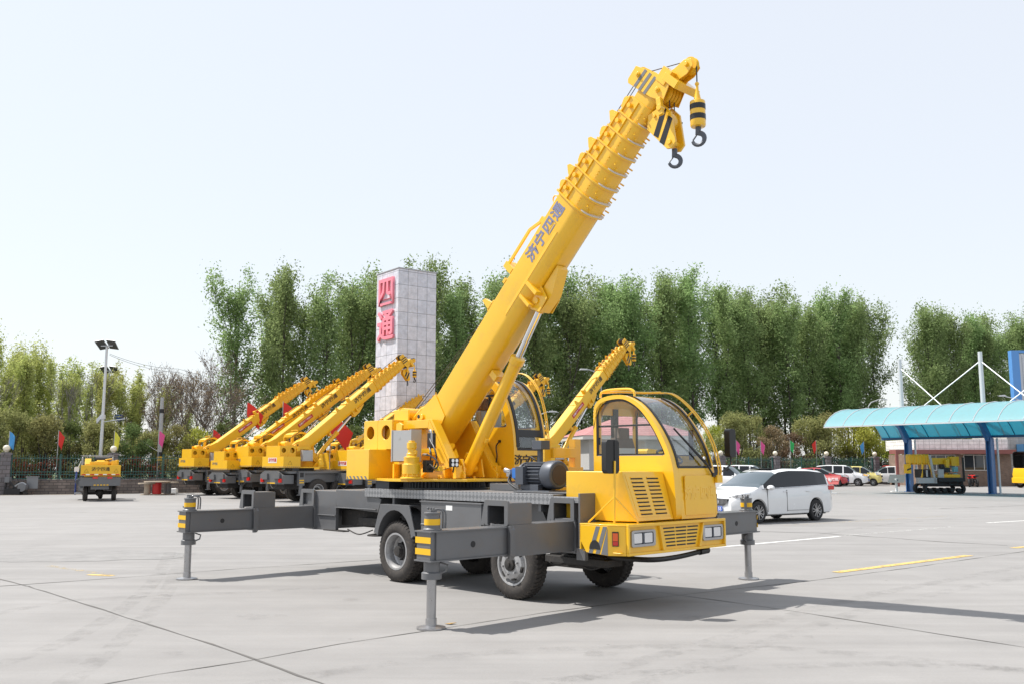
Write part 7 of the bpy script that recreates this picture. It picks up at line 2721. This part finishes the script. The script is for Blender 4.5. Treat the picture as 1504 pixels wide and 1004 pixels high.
# local x forward (away from camera), y left
tw = 0.78
part('chassis', tri, 'grey', lambda mb: [mb.box(-0.75, -0.63, -0.90, 0.86, 0.72, 1.12), mb.box(-0.6, 3.0, -0.4, 0.4, 0.55, 0.75), mb.box(-0.6, -0.2, -0.88, 0.84, 0.75, 1.05), mb.box(-0.7, -0.5, 0.84, 0.92, 0.5, 0.95)], 0.01)
part('axle', tri, 'under', lambda mb: [mb.cyl((0, -tw, 0.38), (0, tw, 0.38), 0.09, n=10), mb.ball((0, 0, 0.40), 0.2, 12), mb.box(-0.5, 0.6, -0.55, -0.2, 0.5, 0.72), mb.box(-0.4, 0.4, 0.2, 0.5, 0.42, 0.7)], 0)
for y, f in ((tw - 0.05, True), (-tw + 0.05, False)):
    wheel(tri, 'wheel', (0, y, 0.39), 'rear', f, r=0.39, w=0.2, key='tri')
wheel(tri, 'wheel', (3.1, -0.1, 0.39), 'rear', False, r=0.39, w=0.2, key='tri')
part('tail_board', tri, 'yellow_far', lambda mb: [mb.box(-0.82, -0.60, -0.88, 0.86, 1.22, 1.70), mb.box(-0.6, 1.2, -0.9, 0.7, 1.14, 1.22)], 0.012)
letter(tri, NAME_TXT, 0.20, 'ink', (0, -1, 0), (0, 0, 1), (-0.826, -0.0, 1.50), 0.004, 0.003)


def tsign(mb):
    for y in (0.62, -0.68):
        for i in range(3):
            a, b = R(90 + 120 * i), R(210 + 120 * i)
            mb.beam((-0.823, y + 0.11 * math.cos(a), 1.42 + 0.11 * math.sin(a)), (-0.823, y + 0.11 * math.cos(b), 1.42 + 0.11 * math.sin(b)), 0.004, 0.018, up=(1, 0, 0))
part('warning_triangle', tri, 'ink', tsign)


def ttape(mb):
    for i in range(9):
        mb.m = i % 2
        mb.box(-0.826, -0.821, -0.83 + i * 0.185, -0.65 + i * 0.185 - 0.02, 1.235, 1.285)
    mb.m = 2
    for i in range(5):
        mb.box(-0.756, -0.751, -0.38 + i * 0.14, -0.29 + i * 0.14, 0.74, 0.79)
part('reflective_tape', tri, ['red', 'white', 'yellow_tape'], ttape)
for y in (0.22, -0.42):
    part('tail_lamp', tri, 'red_lamp', lambda mb, y=y: mb.box(-0.79, -0.752, y - 0.11, y + 0.11, 1.06, 1.16))


def tcrane(mb):
    mb.prism([(-0.3, 1.22), (-0.3, 1.75), (0.0, 2.0), (0.25, 2.02), (0.5, 1.75), (0.5, 1.22)], 'y', 0.45, 0.72)
    mb.prism([(-0.45, 1.55), (-0.45, 1.88), (0.6, 2.05), (1.6, 2.1), (1.6, 1.85), (0.4, 1.7)], 'y', -0.15, 0.2)
    mb.cyl((-0.3, 0.3, 1.78), (-0.3, -0.6, 1.78), 0.10, n=12)
    mb.box(-0.62, -0.5, -0.3, 0.5, 1.70, 1.86)
    mb.box(-0.62, -0.4, -0.72, -0.45, 1.70, 1.92)
    mb.cyl((0.0, -0.7, 1.22), (0.0, -0.7, 1.95), 0.08, n=10)
    mb.beam((-0.5, -0.2, 1.95), (-0.1, -0.45, 2.0), 0.10, 0.06)
    mb.box(-0.4, 0.4, 0.74, 0.80, 1.22, 1.45)
part('crane_arm', tri, 'yellow_far', tcrane, 0.015)
part('winch_drum', tri, 'dark', lambda mb: [mb.cyl((0.1, 0.28, 1.95), (0.1, -0.35, 1.95), 0.16, n=16), mb.tube(catmull([(0.3, 0.6, 1.3), (0.2, 0.8, 1.5), (0.4, 0.82, 1.7), (0.5, 0.7, 1.9)], 5), 0.025, 6)])


def tcab(mb):
    mb.prism([(2.0, 0.6), (2.0, 1.2), (3.3, 1.2), (3.5, 0.9), (3.5, 0.5)], 'y', -0.55, 0.95)
    for y in (-0.5, 0.9):
        mb.tube([(2.0, y, 1.2), (2.05, y, 2.05), (2.2, y, 2.15), (3.1, y, 2.15), (3.4, y, 1.2)], 0.03, 6)
    mb.box(2.1, 3.2, -0.55, 0.95, 2.14, 2.18)
part('cab', tri, 'box_grey', tcab, 0.01)
mat('door_blue', (0.03, 0.06, 0.25), 0.6)
part('cab_door', tri, 'door_blue', lambda mb: mb.prism([(1.5, 0.25), (1.5, 1.05), (1.75, 1.40), (2.5, 1.40), (2.6, 0.35)], 'y', 1.10, 1.16), 0.02)
part('cab_step', tri, 'box_grey', lambda mb: [mb.box(1.3, 2.2, 0.75, 1.15, 0.30, 0.36), mb.box(1.2, 1.9, 0.55, 0.9, 0.45, 1.25)], 0.01)
part('mirror', tri, 'white', lambda mb: [mb.prism(rr(1.02, 1.36, 1.24, 1.62, 0.05), 'x', 1.75, 1.80), mb.tube([(1.78, 1.1, 1.5), (1.9, 0.95, 1.9)], 0.012, 5)])
part('engine', tri, 'motor_grey', lambda mb: [mb.box(0.8, 1.6, 0.35, 0.95, 0.6, 1.2), mb.cyl((0.9, 1.0, 0.9), (1.4, 1.0, 0.9), 0.14, n=12)], 0.02)

# ================================================================== TRACKED CRANE UNDER THE CANOPY
q0, q1 = gp(1357, 724.5), gp(1418, 724.5)
TL = (q1 - q0).length
trk = empty('tracked_crane', ((q0.x + q1.x) / 2, q0.y + 0.7, 0), R(2))
tag(trk, 'small yellow crane on black crawler tracks parked under the canopy', 'crane')
for y in (-0.62, 0.62):
    def track(mb, y=y):
        h = TL / 2
        ol = []
        for i in range(13):
            a = R(90 + 180 * i / 12)
            ol.append((-h + 0.30 + 0.28 * math.cos(a), 0.30 + 0.28 * math.sin(a)))
        ol = ol + [(-h * 0.5, 0.01), (h * 0.5, 0.01)]
        for i in range(13):
            a = R(-90 + 180 * i / 12)
            ol.append((h - 0.30 + 0.28 * math.cos(a), 0.30 + 0.28 * math.sin(a)))
        inn = [(x * 0.92, 0.31 + (z - 0.31) * 0.78) for x, z in ol]
        mb.ring(ol, inn, 'y', y - 0.17, y + 0.17)
        k = len(ol)
        for i in range(44):
            t = i / 44 * k
            a, b = Vector(ol[int(t)]), Vector(ol[(int(t) + 1) % k])
            c = a.lerp(b, t - int(t))
            o_ = c + (c - Vector((0, 0.3))).normalized() * 0.02
            mb.box(c.x - 0.02, c.x + 0.02, y - 0.18, y + 0.18, o_.y - 0.02, o_.y + 0.02)
        for i in range(5):
            x = -h * 0.7 + i * h * 0.35
            mb.cyl((x, y - 0.14, 0.22), (x, y + 0.14, 0.22), 0.13, n=14)
    part('crawler_track', trk, 'tyre_car', track)


def tbody(mb):
    mb.box(-0.8, 1.2, -0.6, 0.6, 0.45, 0.75)
    mb.box(-0.4, 1.2, -0.85, 0.85, 0.72, 0.95)
    mb.box(1.12, 1.22, -0.8, -0.7, 0.9, 2.15)
    mb.box(0.35, 0.55, -0.6, -0.1, 0.95, 1.2)
    mb.box(0.0, 0.4, -0.7, -0.3, 1.25, 1.55)
    mb.box(-0.1, 0.1, -0.65, -0.3, 1.5, 1.75)
part('chassis', trk, 'dark', tbody, 0.01)
part('stabiliser_frame', trk, 'box_grey', lambda mb: [mb.box(-1.55, -0.45, -0.75, -0.45, 0.62, 0.95), mb.beam((-0.55, -0.7, 0.65), (-0.80, -0.7, 2.3), 0.12, 0.10), mb.box(-0.35, 0.0, -0.72, -0.62, 0.95, 1.45), mb.box(-1.1, -1.0, -0.78, -0.74, 1.0, 1.4)], 0.01)


def tboom(mb):
    mb.box(-1.6, 1.15, -0.16, 0.16, 1.72, 2.12)
    mb.box(-1.85, -0.5, -0.22, 0.22, 1.80, 2.28)
    for i in range(6):
        mb.box(-1.8 + i * 0.22, -1.74 + i * 0.22, -0.26, 0.26, 1.74, 2.34)
    mb.box(0.65, 1.12, -0.42, 0.1, 1.65, 2.2)
    for x in (-1.25, -0.55):
        mb.beam((x, -0.5, 0.95), (x + 0.15 * (1 if x < -1 else -1), -0.4, 1.75), 0.10, 0.10)
    mb.prism([(0.15, 0.95), (0.3, 2.0), (0.5, 2.05), (0.42, 0.95)], 'y', -0.5, -0.25)
    mb.box(-0.2, 1.0, -0.7, 0.3, 0.96, 1.15)
part('boom', trk, 'yellow_far', tboom, 0.012)
part('engine', trk, 'under', lambda mb: [mb.box(-1.3, -0.7, -0.5, 0.3, 0.95, 1.45), mb.cyl((-0.95, -0.55, 1.15), (-0.95, -0.45, 1.15), 0.12, n=12)], 0.02)
part('hook_block', trk, ['yellow_tape', 'black'], lambda mb: [mb.box(-1.98, -1.72, -0.2, 0.2, 1.2, 1.75), setattr(mb, 'm', 1), mb.prism([(-1.98, 1.35), (-1.72, 1.45), (-1.72, 1.55), (-1.98, 1.45)], 'y', -0.204, -0.2)], 0.02)
part('tank', trk, 'canopy_sheet', lambda mb: [mb.cyl((0.75, -0.68, 1.05), (0.75, -0.5, 1.05), 0.17, n=16), mb.box(0.7, 0.95, -0.55, -0.3, 1.3, 1.6)], 0)

# yellow machine cut by the right edge
p = gp(1500, 716)
ym = empty('yellow_loader', (p.x + 1.5, p.y + 0.8, 0), R(183))
tag(ym, 'yellow machine with a dark windowed cab just entering at the right edge', 'loader')
part('body', ym, 'yellow_far', lambda mb: [mb.prism([(1.15, 0.5), (1.2, 1.0), (1.1, 1.45), (-1.6, 1.45), (-1.6, 0.5)], 'y', -0.85, 0.85), mb.box(1.0, 1.25, -0.9, 0.9, 0.35, 0.75)], 0.03)


def lcab(mb):
    mb.ring(resample(rr(-0.5, 1.46, 1.15, 2.7, 0.2), 40), resample(rr(-0.4, 1.56, 1.05, 2.6, 0.15), 40), 'y', -0.75, -0.70)
    mb.ring(resample(rr(-0.5, 1.46, 1.15, 2.7, 0.2), 40), resample(rr(-0.4, 1.56, 1.05, 2.6, 0.15), 40), 'y', 0.70, 0.75)
    mb.box(-0.6, 0.8, -0.7, 0.7, 2.62, 2.70)
part('cab', ym, 'black', lcab)
part('cab_window', ym, 'glass_dark', lambda mb: mb.box(-0.42, 1.07, -0.68, 0.68, 1.52, 2.6))
for x in (-1.0, 0.7):
    for y in (-0.85, 0.85):
        wheel(ym, 'wheel', (x, y, 0.39), 'rear', y > 0, r=0.39, w=0.2, key='tri')

# motorcycles by the brick wall
for i, (u, Y) in enumerate(((1424, 72.5), (1431, 73.3))):
    p = pt(u, 700, Y)
    mo = empty('motorcycle', (p.x, p.y, 0), R(60 + 20 * i))
    tag(mo, ('dark motorcycle parked by the brick wall, the nearer of two', 'motorcycle with red panels parked closest to the brick wall')[i], 'motorcycle')
    for x in (-0.62, 0.62):
        part('wheel', mo, 'tyre_car', lambda mb, x=x: [mb.lathe([(0.21, -0.04), (0.29, -0.05), (0.31, 0), (0.29, 0.05), (0.21, 0.04)], (x, 0, 0.31), 'y', 24, close=True), mb.cyl((x, -0.03, 0.31), (x, 0.03, 0.31), 0.08, n=10)])
    part('frame', mo, ['dark', 'red'], lambda mb: [mb.beam((0.62, 0, 0.31), (0.40, 0, 1.0), 0.08, 0.08), mb.beam((-0.62, 0, 0.31), (0.0, 0, 0.55), 0.12, 0.08), mb.box(-0.1, 0.3, -0.14, 0.14, 0.32, 0.62), mb.beam((0.36, -0.35, 1.05), (0.36, 0.35, 1.05), 0.03, 0.03), setattr(mb, 'm', 1), mb.prism([(-0.1, 0.65), (0.38, 0.72), (0.35, 0.92), (0.0, 0.88)], 'y', -0.13, 0.13)], 0.02)
    part('seat', mo, 'black', lambda mb: mb.prism([(-0.75, 0.80), (-0.05, 0.74), (0.0, 0.84), (-0.72, 0.90)], 'y', -0.12, 0.12), 0.03)
